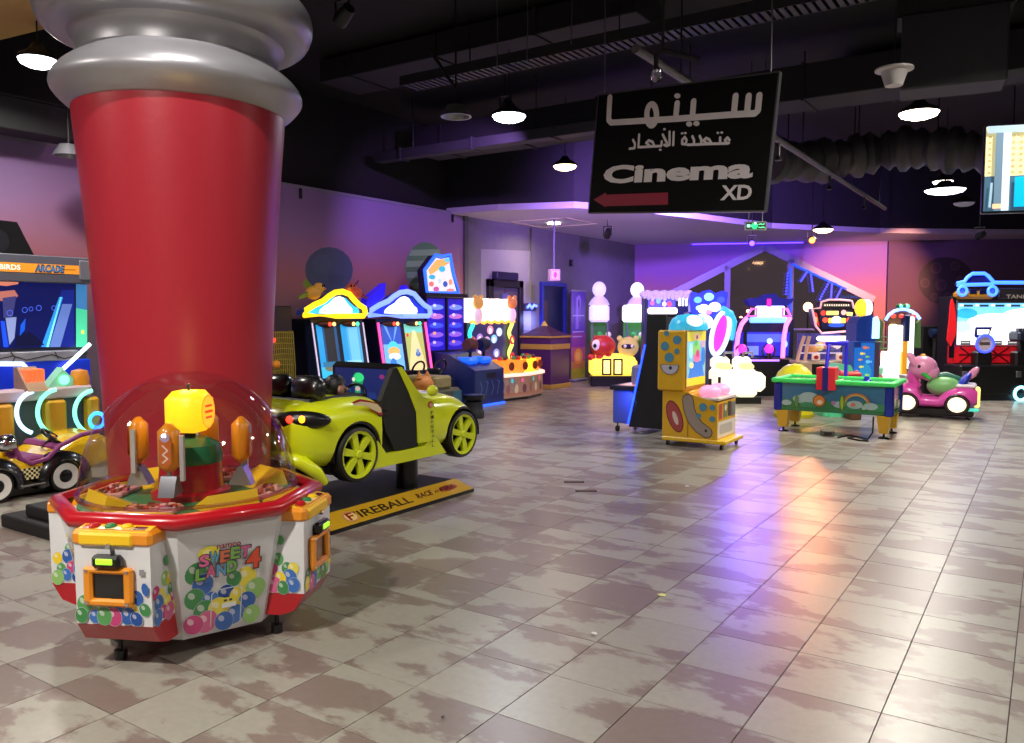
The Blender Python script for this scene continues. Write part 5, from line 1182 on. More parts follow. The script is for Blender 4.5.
for a in ((-w, -w+.16), (w-.16, w)): B().box(0, .1, a[0], a[1], 0, zt, .005).build('door_frame', FR2, d2)
B().box(0, .1, -w, w, zt-.16, zt, .005).build('door_frame', FR2, d2)
for s_ in (-1, 1):
    lf = B().box(.0, .04, s_*.01, s_*(w-.16), 0, zt-.16).build('door_leaf', mat('leaf_grey', '4a4856', .35), d2, smooth=0)
    B().tube([(.04, s_*.06, .9), (.09, s_*.06, .9), (.09, s_*.06, 1.2), (.04, s_*.06, 1.2)], .012, 8).build('door_handle', mat('chrome'), lf)
B().box(.04, .055, -.12, .12, 1.25, zt-.3).build('glass_strip', mat('strip_blue', '5a60a0', .2), d2, smooth=0)
B().box(0, .14, -.45, .4, zt+.0, zt+.17, .01).build('door_sign', mat('sign_navy', '1a1838', .4), d2)
A = onx(529, 307, WX); t = thing('wall_light', 'small blue-white neon wall light beside the dark double door', 'wall light', (WX, A.y, A.z), RX)
B().box(-.25, .25, -.06, 0, -.09, .09, .02).build('plate', NAVY, t); B().tube([(-.2, -.08, -.02), (-.1, -.08, .05), (0, -.08, -.03), (.1, -.08, .05), (.2, -.08, .02)], .03, 8).build('neon', glow('neon_bluewhite', '5a70ff', 4), t, smooth=60)
area_light('neon_spill', (WX+.3, A.y, A.z-.25), .3, 8, (.25, .3, 1), 170, (WX, A.y, A.z-.5))
A = onx(570, 263, WX); t = thing('wall_sensor', 'tiny black box high on the grey wall above the banner', 'sensor', (WX, A.y, A.z), RX)
B().box(-.05, .05, -.06, 0, -.08, .08, .01).build('case', BLACKP, t); B().cyl((0, -.07, 0), .02, .01, 10, 'y').build('lens', GREYM, t)
# ================================================================== MIDDLE OF THE FLOOR AND THE FAR END
class Face:
    """frame of a thing that faces the viewer: photo pixels to metres at its distance"""
    def __init__(s, px_, d, rz=RZC): s.px = px_; s.d = d; s.k = d/FPX; P = dp(px_, 315, d); s.loc = (P.x, P.y, 0); s.rz = rz
    def __call__(s, x, y): return ((x-s.px)*s.k, EYE+(315-y)*s.k)
    def p(s, pts): return [s(x, y) for x, y in pts]
def face_thing(name, label, cat, F, group=None): return thing(name, label, cat, F.loc, F.rz, group)
# ---- two lit crane cabinets with white lamp hats
def hatcrane(px_, d, label, lit, w=.6, e=.3):
    F = Face(px_, d); t = face_thing('plush_crane', label, 'arcade machine', F, 'plush cranes with white lamp hats')
    z0 = F(0, 346)[1]; z1 = F(0, 322)[1]; z2 = F(0, 305)[1]
    B().box(-w/2, w/2, -e, e, 0, z0, .02).build('cabinet', mat('crane_navy', '1c2038', .4), t)
    B().box(-w/2, w/2, e-.04, e, z0, z1).build('back_panel', mat('crane_green', '3a8a3a', .6, emit=.5 if lit else .08), t, smooth=0)
    for s_ in (-1, 1): B().box(s_*w/2-s_*.03, s_*w/2, -e, -e+.03, z0, z1).build('post', GREYM, t, smooth=0)
    B().box(-w/2+.03, w/2-.03, -e, -e+.01, z0, z1).build('pane', glass('crane_pane'), t, smooth=0)
    for k in range(7):
        c = ['f0d040', 'e84a3a', '40c050', 'f09030', '60d060', 'f0f0e0', '3a80d0'][k]
        B().ball((-w/2+.08+k*.072, .02+.06*(k % 2), z0+.10+.09*(k % 3)), .075, n=12, m=8).build('plush_ball', mat('plush_'+c, c, .8, emit=.8 if lit else .06), t, smooth=60)
    B().box(-w/2-.03, w/2+.03, -e-.03, e+.03, z1, z2, .05).build('lamp_hat', glow('hat_white', 'f4ecff', 2.2) if lit else glow('hat_dim', 'cfc4f0', .9), t)
    B().lathe([(.26, z2), (.2, z2+.12), (.06, z2+.26), (.0, z2+.27)], 24).build('hat_cone', glow('hat_cone', 'c0b0e8', .6), t, smooth=50)
    B().ball((0, 0, z2+.38), .17, .17, .19).build('hat_ball', glow('hat_white' if lit else 'hat_dim', 'f4ecff', 2.2), t, smooth=60)
hatcrane(599, 19.9, 'dimmer plush crane with white lamp hat beside the banner', False, .4, .2); hatcrane(637, 20.7, 'bright plush crane with white lamp hat right of the toy figures', True, .62)
# ---- glowing yellow counter with two round toy figures
F = Face(613, 19.0); t = face_thing('whack_counter', 'glowing yellow counter with red and yellow round toy figures', 'arcade machine', F)
z0, z1 = F(0, 375)[1], F(0, 354)[1]; a, c = F(590, 0)[0], F(636, 0)[0]
B().box(a, c, -.3, .3, .0, z0, .02).build('kick', BLACKP, t); B().box(a, c, -.32, .3, z0, z1-.1, .06).build('glow_box', glow('counter_glow', 'ffd84a', 1.3), t)
b = B(); b.ball(((a+c)/2, 0, z1-.12), (c-a)/2, .3, .14, 24, 10); b.build('counter_top', glow('counter_glow', 'ffe27a', 1.3), t, smooth=60)
for s_ in (-1, 1):
    x = F(611, 0)[0]+s_*.13; B().box(x-.11, x+.11, -.34, -.32, z0+.02, z0+.40).build('window_frame', BLACKP, t, smooth=0); B().box(x-.07, x+.07, -.345, -.335, z0+.06, z0+.36).build('window_pane', glow('pane_yellow', 'ffe070', 2), t, smooth=0)
RB = mat('figure_red', 'b83028', .4, emit=.15); p = F(603, 346)
b = B(); b.ball((p[0], -.05, p[1]), .3, .24, .26); fg = b.build('red_figure', RB, t, smooth=60, label='red round toy figure with a big white eye')
B().ball((p[0]-.17, -.2, p[1]+.03), .11, .09, .13).build('eye', mat('eye_white', 'e8e0e0', .4, emit=.2), fg, smooth=60); B().ball((p[0]-.21, -.28, p[1]+.02), .04, .03, .05).build('pupil', BLACKP, fg, smooth=60)
for k in range(3): B().ball((p[0]-.28+k*.2, -.15, p[1]-.25), .1, .1, .08).build('foot', RB, fg, smooth=60)
YB_ = mat('figure_yellow', 'd8cc70', .4, emit=.2); p = F(628, 347)
b = B(); b.ball((p[0], -.05, p[1]), .25, .22, .24); fg = b.build('yellow_figure', YB_, t, smooth=60, label='yellow round toy figure with black mask')
for s_ in (-1, 1): B().ball((p[0]+s_*.19, -.02, p[1]+.2), .07).build('ear', YB_, fg, smooth=60)
B().ball((p[0]-.02, -.19, p[1]+.02), .16, .11, .075).build('mask', BLACKP, fg, smooth=60)
for s_ in (-1, 1): B().ball((p[0]-.02+s_*.08, -.28, p[1]+.03), .035, .03, .04).build('eye', mat('eye_white'), fg, smooth=60)
# ---- snow-topped screen machine behind the black cabinet
F = Face(666, 17.2); t = face_thing('snow_game', 'tall game with snow-capped top and blue screen behind the black cabinet', 'arcade machine', F)
a, c = F(645, 0)[0], F(688, 0)[0]; z1, z2 = F(0, 313)[1], F(0, 295)[1]
B().box(a, c, 0, .5, 0, z2, .02).build('cabinet', mat('snow_navy', '1c2a4a', .4), t)
B().box(a+.04, F(677, 0)[0], -.02, 0, F(0, 308)[1], z2-.03).build('screen_bezel', DKB, t, smooth=0)
sc = [(rect(a+.06, F(0, 308)[1]+.02, F(675, 0)[0], z2-.05), '4a4ac8')]+[(F.p(ell(x, y, r, r*1.2)), c_) for x, y, r, c_ in ((652, 303, 2, 'c86070'), (658, 301, 2.4, '6aa0f0'), (664, 304, 2, 'e8e8f8'), (669, 304, 2.4, 'b04a50'), (655, 297, 1.6, 'c070d0'))]
B().flat(sc, (0, -.021, 0), X3, Z3).build('game_screen', screen(1.2), t, smooth=0)
B().box(a+.05, c-.25, -.15, .0, z1-.02, z1+.11, .03).build('light_bar', glow('bar_white', 'fff4e8', 2.2), t)
b = B()
for k in range(12):
    u = a-.02+(c-a+.04)*k/11; b.ball((u, .1, z2+.02), .10, .16, .07+.02*(k % 2), 10, 6); b.ball((u, -.02, z2-.02-.02*(k % 3)), .05, .05, .07, 8, 6)
b.build('snow_cap', mat('snow_white', 'c9c4dc', .7, emit=.2), t, smooth=60, kind='stuff')
for k in range(3): B().cyl((F(679+k*3.4, 0)[0], -.03, F(0, 306)[1]), .02, .16, 8).build('light_tube', glow('tube_white', 'f0f0ff', 2.5), t)
# ---- black cabinet seen from its side, blue-lit front
t = thing('slanted_cabinet', 'tall black slanted-side game with blue-lit front counter', 'arcade machine', (-4.6, 10.71, 0))
def fy(x, y): P = ony(x, y, 10.32); return (P.x+4.6, P.z)
side = [fy(x, y) for x, y in ((647, 315), (666, 315), (666, 443), (628.5, 437), (646, 345))]
side = [(x, max(z, .09)) for x, z in side]
B().prism(side, -.39, -.33, 'xz').build('side_panel', mat('side_black', '08080c', .5), t, smooth=0); B().prism(side, .33, .39, 'xz').build('side_panel', mat('side_black'), t, smooth=0)
xa = fy(647, 330)[0]
B().box(xa+.02, side[1][0]-.01, -.33, .33, .3, 1.62).build('back_box', DKB, t, smooth=0)
xf, xb = fy(611, 420)[0], fy(632, 420)[0]; zt = fy(620, 386)[1]
B().box(xf, xb+.1, -.35, .35, .12, zt-.06, .02).build('front_counter', mat('counter_slate', '4a58a8', .45), t)
B().box(xf-.04, xb+.12, -.37, .37, zt-.06, zt+.0, .01).build('counter_top', mat('top_dark', '1c1c2a', .3), t)
B().flat([(rect(xf+.04, -.25, xb-.02, .22), 'e8a088')], (0, 0, zt+.001), X3, Y3).build('deck_glow', screen(.9), t, smooth=0)
B().box(xb-.14, xb+.08, -.15, .2, zt, zt+.28, .03).build('coin_head', mat('head_grey', '8a88a0', .4), t); B().box(xb-.155, xb-.14, -.1, .1, zt+.06, zt+.18).build('coin_slot', BLACKP, t, smooth=0)
B().cyl((xf+.22, -.1, zt), .03, .1, 10).build('joystick', mat('joy_red', 'c8505a', .4), t)
e0, e1 = fy(645.5, 345), fy(628, 437)
neon(t, [(e0[0]-.015, -.36, e0[1]), (e1[0]-.015, -.36, max(e1[1], .12))], .018, 'neon_deepblue', '1a3aff', 5)
area_light('counter_spill', (-4.6+xb+.02, 10.26, .52), .2, 2.5, (.1, .2, 1), 170, (-4.6+xf+.1, 10.26, .35))
for x, y in ((xf+.06, -.3), (xf+.06, .3), (side[2][0]-.06, -.3), (side[2][0]-.06, .3)): B().cyl((x, y, .04), .012, .1, 8).lathe([(.0, -.018), (.04, -.018), (.04, .018), (0, .018)], 14, (x, y, .041), 'x').build('caster', BLACKP, t)
# ---- yellow polka dot machine
t = thing('polka_dot_game', 'yellow polka dot kids game with picture screen and pink pads', 'arcade machine', (-3.70, 9.92, 0))
YM = mat('dot_yellow', 'dba81e', .4, coat=.2); x0, x1 = -.36, .36
S0 = -.34; S1 = .34
def gy(x, y): P = ony(x, y, 9.60); return (P.x+3.70, P.z)
zu0, zu1 = .70, 1.46; xs = -.06
B().box(x0-.06, xs, S0-.03, S1+.03, zu0, zu1, .02).build('upper_case', YM, t)
B().box(x0, xs+.06, S0, S1, .1, zu0, .01).build('lower_case', YM, t)
b = B(); b.prism([(xs+.04, .1), (.36, .1), (.36, .58), (xs+.04, .68)], S0, S1, 'xz'); b.build('desk', YM, t, smooth=0)
B().box(x0, .47, S0-.01, S1+.01, .07, .12, .01).build('foot_tray', mat('tray_yellow', 'e8bc20', .4), t)
dots = [(ell(x0+a, zu0+z, r, r), '4a8aa8') for a, z, r in ((.06, .72, .035), (.20, .64, .055), (.04, .56, .055), (.2, .5, .035), (.1, .42, .06))]
dots += [(ell(x0+.11, zu0+.33, .125, .125, 0, 20, pi, 2*pi), '6a5a70'), (ell(x0+.11, zu0+.325, .112, .112, 0, 20, pi, 2*pi), 'b8b4c4'), (ell(x0+.12, zu0+.29, .022), '2a2a34')]
dots = [([(min(max(x, x0-.05), xs-.004), z) for x, z in q], c) for q, c in dots]
B().flat(dots, (0, S0-.03, 0), X3, Z3).build('polka_print', PRINT, t, smooth=0)
low = [(ell(x0+.17, .38, .10, .21, .35), '6a2028'), (ell(x0+.17, .38, .088, .195, .35), 'a84848'), (ell(x0+.18, .36, .03, .09, .35), 'd8c0b8')]
arc = [(x0+.30+.02*sin(a*2), .60-.0*a) for a in (0,)]
cur = [(-.02, .60), (.0, .48), (.05, .36), (.13, .27), (.23, .21)]
low += [stroke(cur, .15, '4a4038'), stroke(cur, .13, '9a8a80'), (ell(.22, .23, .018), '2a2a2a')]
low += [(ell(a, z, r), '4a8aa8') for a, z, r in ((.18, .52, .05), (.30, .38, .035), (.24, .30, .0), (.13, .41, .03), (.30, .52, .035))]
low = [s if len(s) > 2 else ([(min(max(x, x0+.005), x1-.005), z) for x, z in s[0]], s[1]) for s in low]
B().flat(low, (0, S0, 0), X3, Z3).build('sausage_print', PRINT, t, smooth=0)
sc = [(rect(S0+.02, zu0+.06, S1-.02, zu1-.02), '78b0c8'), (rect(S0+.02, zu0+.06, S1-.02, zu0+.16), 'd8c030'), ([(S0+.06, zu0+.16), (S1-.06, zu0+.16), (S1-.16, zu0+.36), (S0+.16, zu0+.36)], '3a70c8'), (rect(S0+.02, zu1-.14, S1-.02, zu1-.02), 'c8b830'), (ell(0, zu1-.09, .08, .05), 'f0a8a0'), (ell(0, zu1-.09, .03), '4a2020'), (ell(-.02, zu0+.52, .13, .11), '80b860'), (ell(.0, zu0+.41, .12, .06), 'd06a98'), (ell(.02, zu0+.46, .06, .05), 'b83a70'), (ell(.22, zu0+.42, .07, .12), '2a70c0'), (ell(-.22, zu0+.5, .06, .1), 'a0d8e8'), (ell(.2, zu0+.58, .06, .05), 'c890a8'), (ell(-.2, zu0+.32, .07, .04), 'e0d890'), (ell(-.05, zu0+.6, .05, .04), '50a868')]
B().box(xs-.01, xs+.012, S0, S1, zu0+.03, zu1-.0, .004).build('screen_frame', mat('frame_gold', 'b0861a', .4), t)
B().flat(sc, (xs+.012, 0, 0), Y3, Z3).build('game_screen', screen(.75), t, smooth=0)
b = B(); b.lathe([(.30, 0), (.295, .06), (.25, .14), (.16, .19), (0, .205)], 28, (0, 0, 0)); tp = b.build('turquoise_dome', mat('dome_turq', '38b4dc', .3, emit=.45), t, smooth=60, loc=(-.16, 0, zu1)); tp.scale = (.8, 1, 1)
B().ball((.14, -.12, .10), .14, .14, .09).build('white_light', glow('dome_white', 'd8f4ff', 1.1), tp, smooth=60)
for q, y in enumerate((-.17, .17)):
    b = B(); b.ball((.20, y, .70), .14, .14, .085); pd = b.build('pink_pad', glow('pad_pink', 'f49ac0', .75), t, smooth=60); B().cyl((.2, y, .76), .02, .1, 10).build('pad_stem', BLACKP, pd)
B().box(x0+.34, .37, S0+.01, S1-.01, .60, .64, .01).build('desk_top', mat('desk_pale', 'd8c8c0', .4), t)
fr = [(rect(S0+.02, .14, S1-.02, .34), 'dcd8d0'), (rrect(S0+.08, .18, S1-.12, .3, .03), 'b8b4b0'), (rect(S0+.05, .37, S0+.17, .56), 'b04a40'), (rect(S0+.22, .38, S0+.34, .56), '6a7a5a'), (rect(S0+.38, .38, S0+.5, .57), '40404a'), (rect(S0+.53, .38, S1-.02, .55), '7a7a80'), (ell(S0+.28, .5, .04), 'd8d0c0')]
B().flat(fr, (.36, 0, 0), Y3, Z3).build('front_print', PRINT, t, smooth=0)
for x, y in ((x0+.06, S0+.06), (.4, S0+.06), (.4, S1-.06), (x0+.06, S1-.06)): B().cyl((x, y, .03), .012, .06, 8).lathe([(0, -.015), (.032, -.015), (.032, .015), (0, .015)], 14, (x, y, .033), 'x').build('caster', BLACKP, t)
# ---- sea-themed game with blue crown
F = Face(703, 16.2); t = face_thing('sea_game', 'sea-themed game with glowing blue crown and pink oval window', 'arcade machine', F)
out = F.p([(690, 312), (689, 300), (692, 292), (699, 294), (704, 291), (709, 290), (715, 294), (722, 291), (727, 293), (726, 302), (724, 312), (716, 318), (700, 318)])
B().box(F(690, 0)[0], F(726, 0)[0], .05, .6, 0, F(0, 312)[1], .02).build('cabinet', mat('sea_navy', '18245a', .4), t)
B().prism(out, -.05, .15, 'xz').build('crown', mat('crown_blue', '2a3ae0', .35, emit=.7), t, smooth=0)
bl = [(F.p(ell(x, y, r, r*.8)), c_) for x, y, r, c_ in ((697, 300, 4, '5aa8f0'), (720, 300, 4, '3a50f0'), (708, 297, 5, '80c8f0'), (714, 307, 6, 'f8fcff'), (703, 309, 6, 'f0f8ff'), (708, 312, 3, 'f080a0'), (698, 308, 3, 'a0e0f8'))]
B().flat(bl, (0, -.051, 0), X3, Z3).build('crown_face', screen(1.3), t, smooth=0)
b = B(); b.ball((F(701, 0)[0], -.12, F(0, 322)[1]), .22, .2, .16); b.build('white_dome', glow('dome_white', 'd8f4ff', 1.4), t, smooth=60)
ov = [F(719+8*cos(a)+4*sin(a), 333-21*sin(a)) for a in [2*pi*i/28 for i in range(28)]]
B().prism([F(719+7*cos(a)+4*sin(a), 333-20*sin(a)) for a in [2*pi*i/28 for i in range(28)]], -.08, .0, 'xz').build('oval_window', glow('oval_pink', 'e030d0', 1.2), t, smooth=0)
B().tube([(p[0], -.12, p[1]) for p in ov], .045, 8, True).build('oval_ring', glow('ring_white', 'c8e4ff', 1.6), t, smooth=60)
B().tube([F(720, 308)[:1]+(-.1,)+F(720, 308)[1:], F(728, 314)[:1]+(-.1,)+F(728, 314)[1:], F(733, 322)[:1]+(-.06,)+F(733, 322)[1:], F(732, 340)[:1]+(-.02,)+F(732, 340)[1:]], [.06, .09, .07, .04], 10).build('whale_fin', mat('fin_turq', '38b8d0', .3, emit=.7), t, smooth=60)
# ---- glowing bench
F = Face(741, 15.3); t = face_thing('glowing_bench', 'glowing white-yellow bench seats before the blue racing cabinet', 'arcade seat', F)
a, c = F(713, 0)[0], F(764, 0)[0]; zb_, zt = .12, F(0, 357)[1]
BG = glow('bench_glow', 'fff6d8', 1.0)
mid_ = (a+c)/2-.08
for u0, u1 in ((a, mid_-.02), (mid_+.02, c-.17)):
    B().box(u0, u1, -.28, .3, zb_, zt-.22, .06).build('seat_block', BG, t); B().box(u0+.02, u1-.02, .05, .3, zt-.24, zt, .06).build('seat_back', BG, t)
    B().box(u0+.06, u1-.06, -.26, .06, zt-.24, zt-.10, .05).build('seat_cushion', glow('cushion_glow', 'ffe49a', .9), t)
B().box(c-.2, c, -.25, .25, zb_+.1, zt-.28, .08).build('end_pod', BG, t)
B().box(a+.03, c-.1, -.26, .26, 0, zb_).build('plinth', BLACKP, t, smooth=0)
for x in (728, 747): B().tube([F(x-5, 357)[:1]+(-.1, zt), F(x-4, 357)[:1]+(-.1, zt+.09), F(x+4, 357)[:1]+(-.1, zt+.09), F(x+5, 357)[:1]+(-.1, zt)], .025, 8).build('grab_handle', mat('handle_grey', 'b0b0c0', .3, .4), t)
# ---- blue racing cabinet
F = Face(768, 17.0); t = face_thing('racing_cabinet', 'blue racing cabinet with winged marquee and pink neon arches', 'arcade machine', F)
a, c = F(735, 0)[0], F(795, 0)[0]; z1 = F(0, 325)[1]
B().box(a+.05, c, .05, .9, 0, F(0, 318)[1], .02).build('cabinet', mat('race_navy', '141a3c', .4), t)
wing = F.p([(746, 300), (752, 298), (761, 298), (764, 295), (769, 294), (775, 294), (779, 298), (788, 299), (794, 298), (791, 303), (786, 306), (750, 306)])
B().prism(wing, -.02, .25, 'xz').build('winged_marquee', mat('wing_blue', '1a1a70', .35, emit=.5), t, smooth=0)
B().box(F(768.2, 0)[0]-.04, F(768.2, 0)[0]+.04, -.05, 0, F(0, 307)[1], F(0, 299)[1]).build('crest', glow('crest_pink', 'e8208a', 1.5), t, smooth=0)
B().box(F(756, 0)[0], F(784, 0)[0], -.06, .1, F(0, 317)[1], F(0, 306)[1], .03).build('title_light', glow('title_white', 'd8e4ff', 2.4), t)
B().box(F(750, 0)[0], F(788, 0)[0], -.03, .1, F(0, 323)[1], F(0, 317)[1], .03).build('glow_strip', glow('strip_ice', '70b0ff', 1.6), t)
for q in ([(746, 316), (750, 309), (755, 308), (755, 316)], [(781, 316), (781, 308), (785, 309), (789, 316)]):
    B().tube([F(*p)[:1]+(-.1,)+F(*p)[1:] for p in q], .03, 8, True).build('side_light', glow('neon_magenta', 'ff60c8', 1.8), t, smooth=60)
B().flat([(F.p([(735.5, 332), (791, 332), (790, 356), (733, 356)]), '2a2aa8'), (F.p([(748, 334), (788, 334), (788, 342), (748, 342)]), '4a60e0'), (F.p([(735, 346), (760, 346), (760, 355), (735, 355)]), '6a80f0'), (F.p(ell(771, 341, 3, 3)), 'b0d8ff'), (F.p(ell(786, 344, 3, 4)), '90c0ff')], (0, .05, 0), X3, Z3).build('game_screen', screen(1.1), t, smooth=0)
B().box(F(746, 0)[0]-.03, F(746, 0)[0]+.03, .0, .06, F(0, 356)[1], F(0, 332)[1]).build('screen_divider', DKB, t, smooth=0)
for pts in ([(731, 358), (732.5, 345), (735, 333), (739, 324), (745, 318)], [(776.5, 357), (778, 345), (780, 335), (783, 325), (788, 318)]):
    B().tube([F(*p)[:1]+(-.45+.08*i,)+F(*p)[1:] for i, p in enumerate(pts)], .045, 8).build('neon_arch', glow('neon_rose', 'ff7ad8', 1.9), t, smooth=60)
for x in (737, 763):
    p = F(x, 348); b = B(); b.ball((p[0], -.45, p[1]), .09, .1, .1); cn = b.build('blaster', glow('blaster_magenta', 'e03ac8', 1.2), t, smooth=60); B().cyl((p[0], -.45, p[1]-.28), .05, .2, 10).lathe([(.12, -.02), (.15, 0), (.12, .02)], 16, (p[0], -.42, p[1]-.05), 'y').build('blaster_mount', BLACKP, cn)
B().box(a, c-.15, -.5, .06, 0, F(0, 357)[1], .03).build('console', DKB, t); neon(t, [F(740, 0)[:1]+(-.52, F(0, 359)[1]), F(772, 0)[:1]+(-.52, F(0, 359)[1])], .02, 'neon_violet', 'a06aff', 2.5)
B().lathe([(.1, -.02), (.13, 0), (.1, .02)], 18, (F(785, 0)[0], -.02, F(0, 371)[1]), 'y').build('speaker_ring', mat('ring_grey', '4a4a5a', .4), t)
def q3(F, pts, y): return [(F(*p)[0], y, F(*p)[1]) for p in pts]
# ---- ring-toss game with dark marquee
F = Face(827, 15.6); t = face_thing('boxing_game', 'ringside game with dark winged marquee over a white-lit stage', 'arcade machine', F)
mq = F.p([(810, 309), (818, 308), (819, 302), (826, 300), (838, 300), (849, 301), (851, 308), (856, 309), (853, 322), (849, 328), (846, 331), (820, 333), (814, 326)])
B().prism(mq, -.1, .12, 'xz').build('marquee', mat('mq_dark', '1a1014', .4), t, smooth=0)
B().tube([(x, -.11, z) for x, z in mq], .022, 6, True).build('marquee_edge', glow('edge_pink', 'd8a0b0', .9), t, smooth=60)
sc = [(F.p([(820.5, 303.5), (848, 304), (849, 307), (820, 306.5)]), '3a2c2c')]
for k in range(11): sc.append((F.p([(822+k*2.3, 304.3), (823.4+k*2.3, 304.3), (823.4+k*2.3, 306.2), (822+k*2.3, 306.2)]), 'c8b8a8'))
sc += [(F.p([(816, 309.5), (850, 310), (847, 328), (820, 329)]), '181430'), (F.p(ell(821, 313, 2.6, 2.6)), 'd83a30'), (F.p([(824, 311), (836, 311), (836, 315), (824, 315)]), 'f0d870'), (F.p(ell(841, 312.5, 2.6, 2.6)), 'f0a0a0'), (F.p([(844, 312), (850, 312.5), (849.5, 316), (844, 315.5)]), 'f4e080'), (F.p(ell(823, 320, 2.8, 2.6)), 'e8503a'), (F.p([(826, 318), (832, 318), (832, 323), (826, 323)]), 'f0c850'), (F.p(ell(834, 320, 5, 4)), 'd8ecff'), (F.p([(838, 318), (843, 318), (843, 323), (838, 323)]), 'e8d060'), (F.p(ell(846, 320, 2.4, 2.6)), 'e84838'), (F.p(ell(834, 325, 8, 2)), '3050d0')]
B().flat(sc, (0, -.101, 0), X3, Z3).build('marquee_face', screen(1.3), t, smooth=0)
B().flat([(F.p([(811, 312), (815, 313), (818, 327), (814, 322)]), 'c83038'), (F.p(ell(814, 320, 1.6, 3.4)), 'f0a060')], (0, -.10, 0), X3, Z3).build('marquee_side', screen(1.0), t, smooth=0)
B().box(F(818, 0)[0], F(850, 0)[0], -.15, .1, F(0, 341)[1], F(0, 336)[1], .04).build('stage_light', glow('stage_white', 'f0e8ff', 2.6), t)
a, c = F(800, 0)[0], F(852, 0)[0]
B().box(a+.15, c, .5, .56, F(0, 366)[1], F(0, 334)[1]).build('back_wall', mat('back_violet', '403a90', .5, emit=.35), t, smooth=0)
RAILP = mat('rail_pink', 'd8a898', .4, emit=.15)
for q in ([(805, 336), (802, 345), (798, 362)], [(810, 336), (808, 345), (806, 362)]):
    B().tube(q3(F, q, .0), .035, 8).build('side_post', RAILP, t, smooth=60)
for z_ in (345, 353): B().tube(q3(F, [(801, z_), (852, z_)], -.0), .014, 6).build('rope', mat('rope_white', 'd8c8e8', .5, emit=.3), t)
B().box(a-.02, c, -.1, .5, F(0, 364)[1], F(0, 361)[1], .01).build('stage_floor', mat('stage_cream', 'c8b098', .5), t)
for x0_, x1_ in ((811, 819), (835, 845)):
    B().box(F(x0_, 0)[0], F(x1_, 0)[0], -.12, -.08, F(0, 360)[1], F(0, 353.5)[1], .01).build('target_card', mat('card_cream', 'e0c0b0', .5, emit=.3), t); B().flat([(F.p(ell((x0_+x1_)/2, 357, 2.4, 2)), 'b02828')], (0, -.121, 0), X3, Z3).build('target_mark', PRINT, t, smooth=0)
for x, y, c_, r in ((818, 350, 'c88a50', .1), (824, 347, 'd8d080', .09), (831, 344, 'd88a90', .11), (841, 344, 'f4f0f4', .11), (837, 352, '40406a', .1)):
    B().ball((F(x, 0)[0], .2, F(0, y)[1]), r).build('target_ball', mat('tb_'+c_, c_, .5, emit=.35), t, smooth=60)
B().box(a, a+.22, -.1, .4, 0, F(0, 364)[1], .01).build('leg_panel', mat('leg_cream', 'b89a80', .5), t); B().box(a+.22, c, -.05, .4, 0, F(0, 364)[1], .01).build('lower_panel', mat('lower_black', '0c100e', .5), t)
for k in range(9): B().ball((a+.32+random.random()*.6, -.06, .25+random.random()*.35), .015, n=8, m=5).build('panel_light', glow('pl_green', '60a060', 1), t)
# ---- blue fish cabinet
F = Face(863, 14.4); t = face_thing('fish_cabinet', 'narrow blue cabinet with fish pictures and yellow lamp top', 'arcade machine', F)
a, c = F(850, 0)[0], F(871, 0)[0]; z1 = F(0, 341)[1]; z2 = F(0, 317)[1]
FB = mat('fish_blue', '1458b8', .4, emit=.12)
B().box(a, c, -.2, .3, 0, z1, .01).build('lower_case', FB, t); B().box(c, c+.09, -.2, .3, 0, z1, .01).build('side_case', mat('fish_side', '4a4258', .5), t)
b = B(); b.prism([(a+.06, z1), (c+.02, z1), (c+.02, z2-.03), (c-.06, z2+.04), (a+.12, z2), (a+.06, z2-.12)], -.15, .3, 'xz'); b.build('upper_case', mat('fish_deep', '123a98', .4, emit=.1), t, smooth=0)
B().prism([(F(868.5, 0)[0], z1+.05), (F(875.5, 0)[0], z1+.05), (F(875.5, 0)[0], F(0, 322)[1]), (F(873, 0)[0], F(0, 316)[1]), (F(869, 0)[0], F(0, 318)[1])], -.18, -.15, 'xz').build('window', glow('fish_window', 'a8d8f4', 1.6), t, smooth=0)
b = B(); b.ball((F(862, 0)[0], .0, F(0, 308)[1]), .13, .12, .16); b.build('lamp', glow('lamp_yellow', 'ffc830', 1.3), t, smooth=60)
B().ball((F(866, 0)[0], -.02, F(0, 308)[1]), .1, .11, .15).build('lamp', glow('lamp_white_soft', 'fff8e0', 1.6), t, smooth=60)
sc = [(rect(a+.01, .2, c-.01, z1-.03), '1a6ac8'), (F.p(ell(862, 372, 6, 9)), '1890c8'), (F.p([(850.5, 341.5), (857, 341.5), (857, 347), (850.5, 347)]), '102a70')]
for x, y, r, c_ in ((861, 347, 2.4, 'c87858'), (858, 353, 2, 'e0d060'), (863, 356, 1.6, '80c860'), (856, 359, 1.6, 'd8a060'), (864, 361, 2.4, '60c0e8'), (857, 366, 1.8, 'c8d860'), (863, 374, 1.8, '90d858'), (855, 376, 1.4, '8a60c8')):
    sc += [(F.p(ell(x, y, r, r*.7)), c_), (F.p([(x+r*.8, y), (x+r*1.6, y-r*.6), (x+r*1.6, y+r*.6)]), c_)]
B().flat(sc, (0, -.201, 0), X3, Z3).build('fish_print', screen(.55), t, smooth=0)
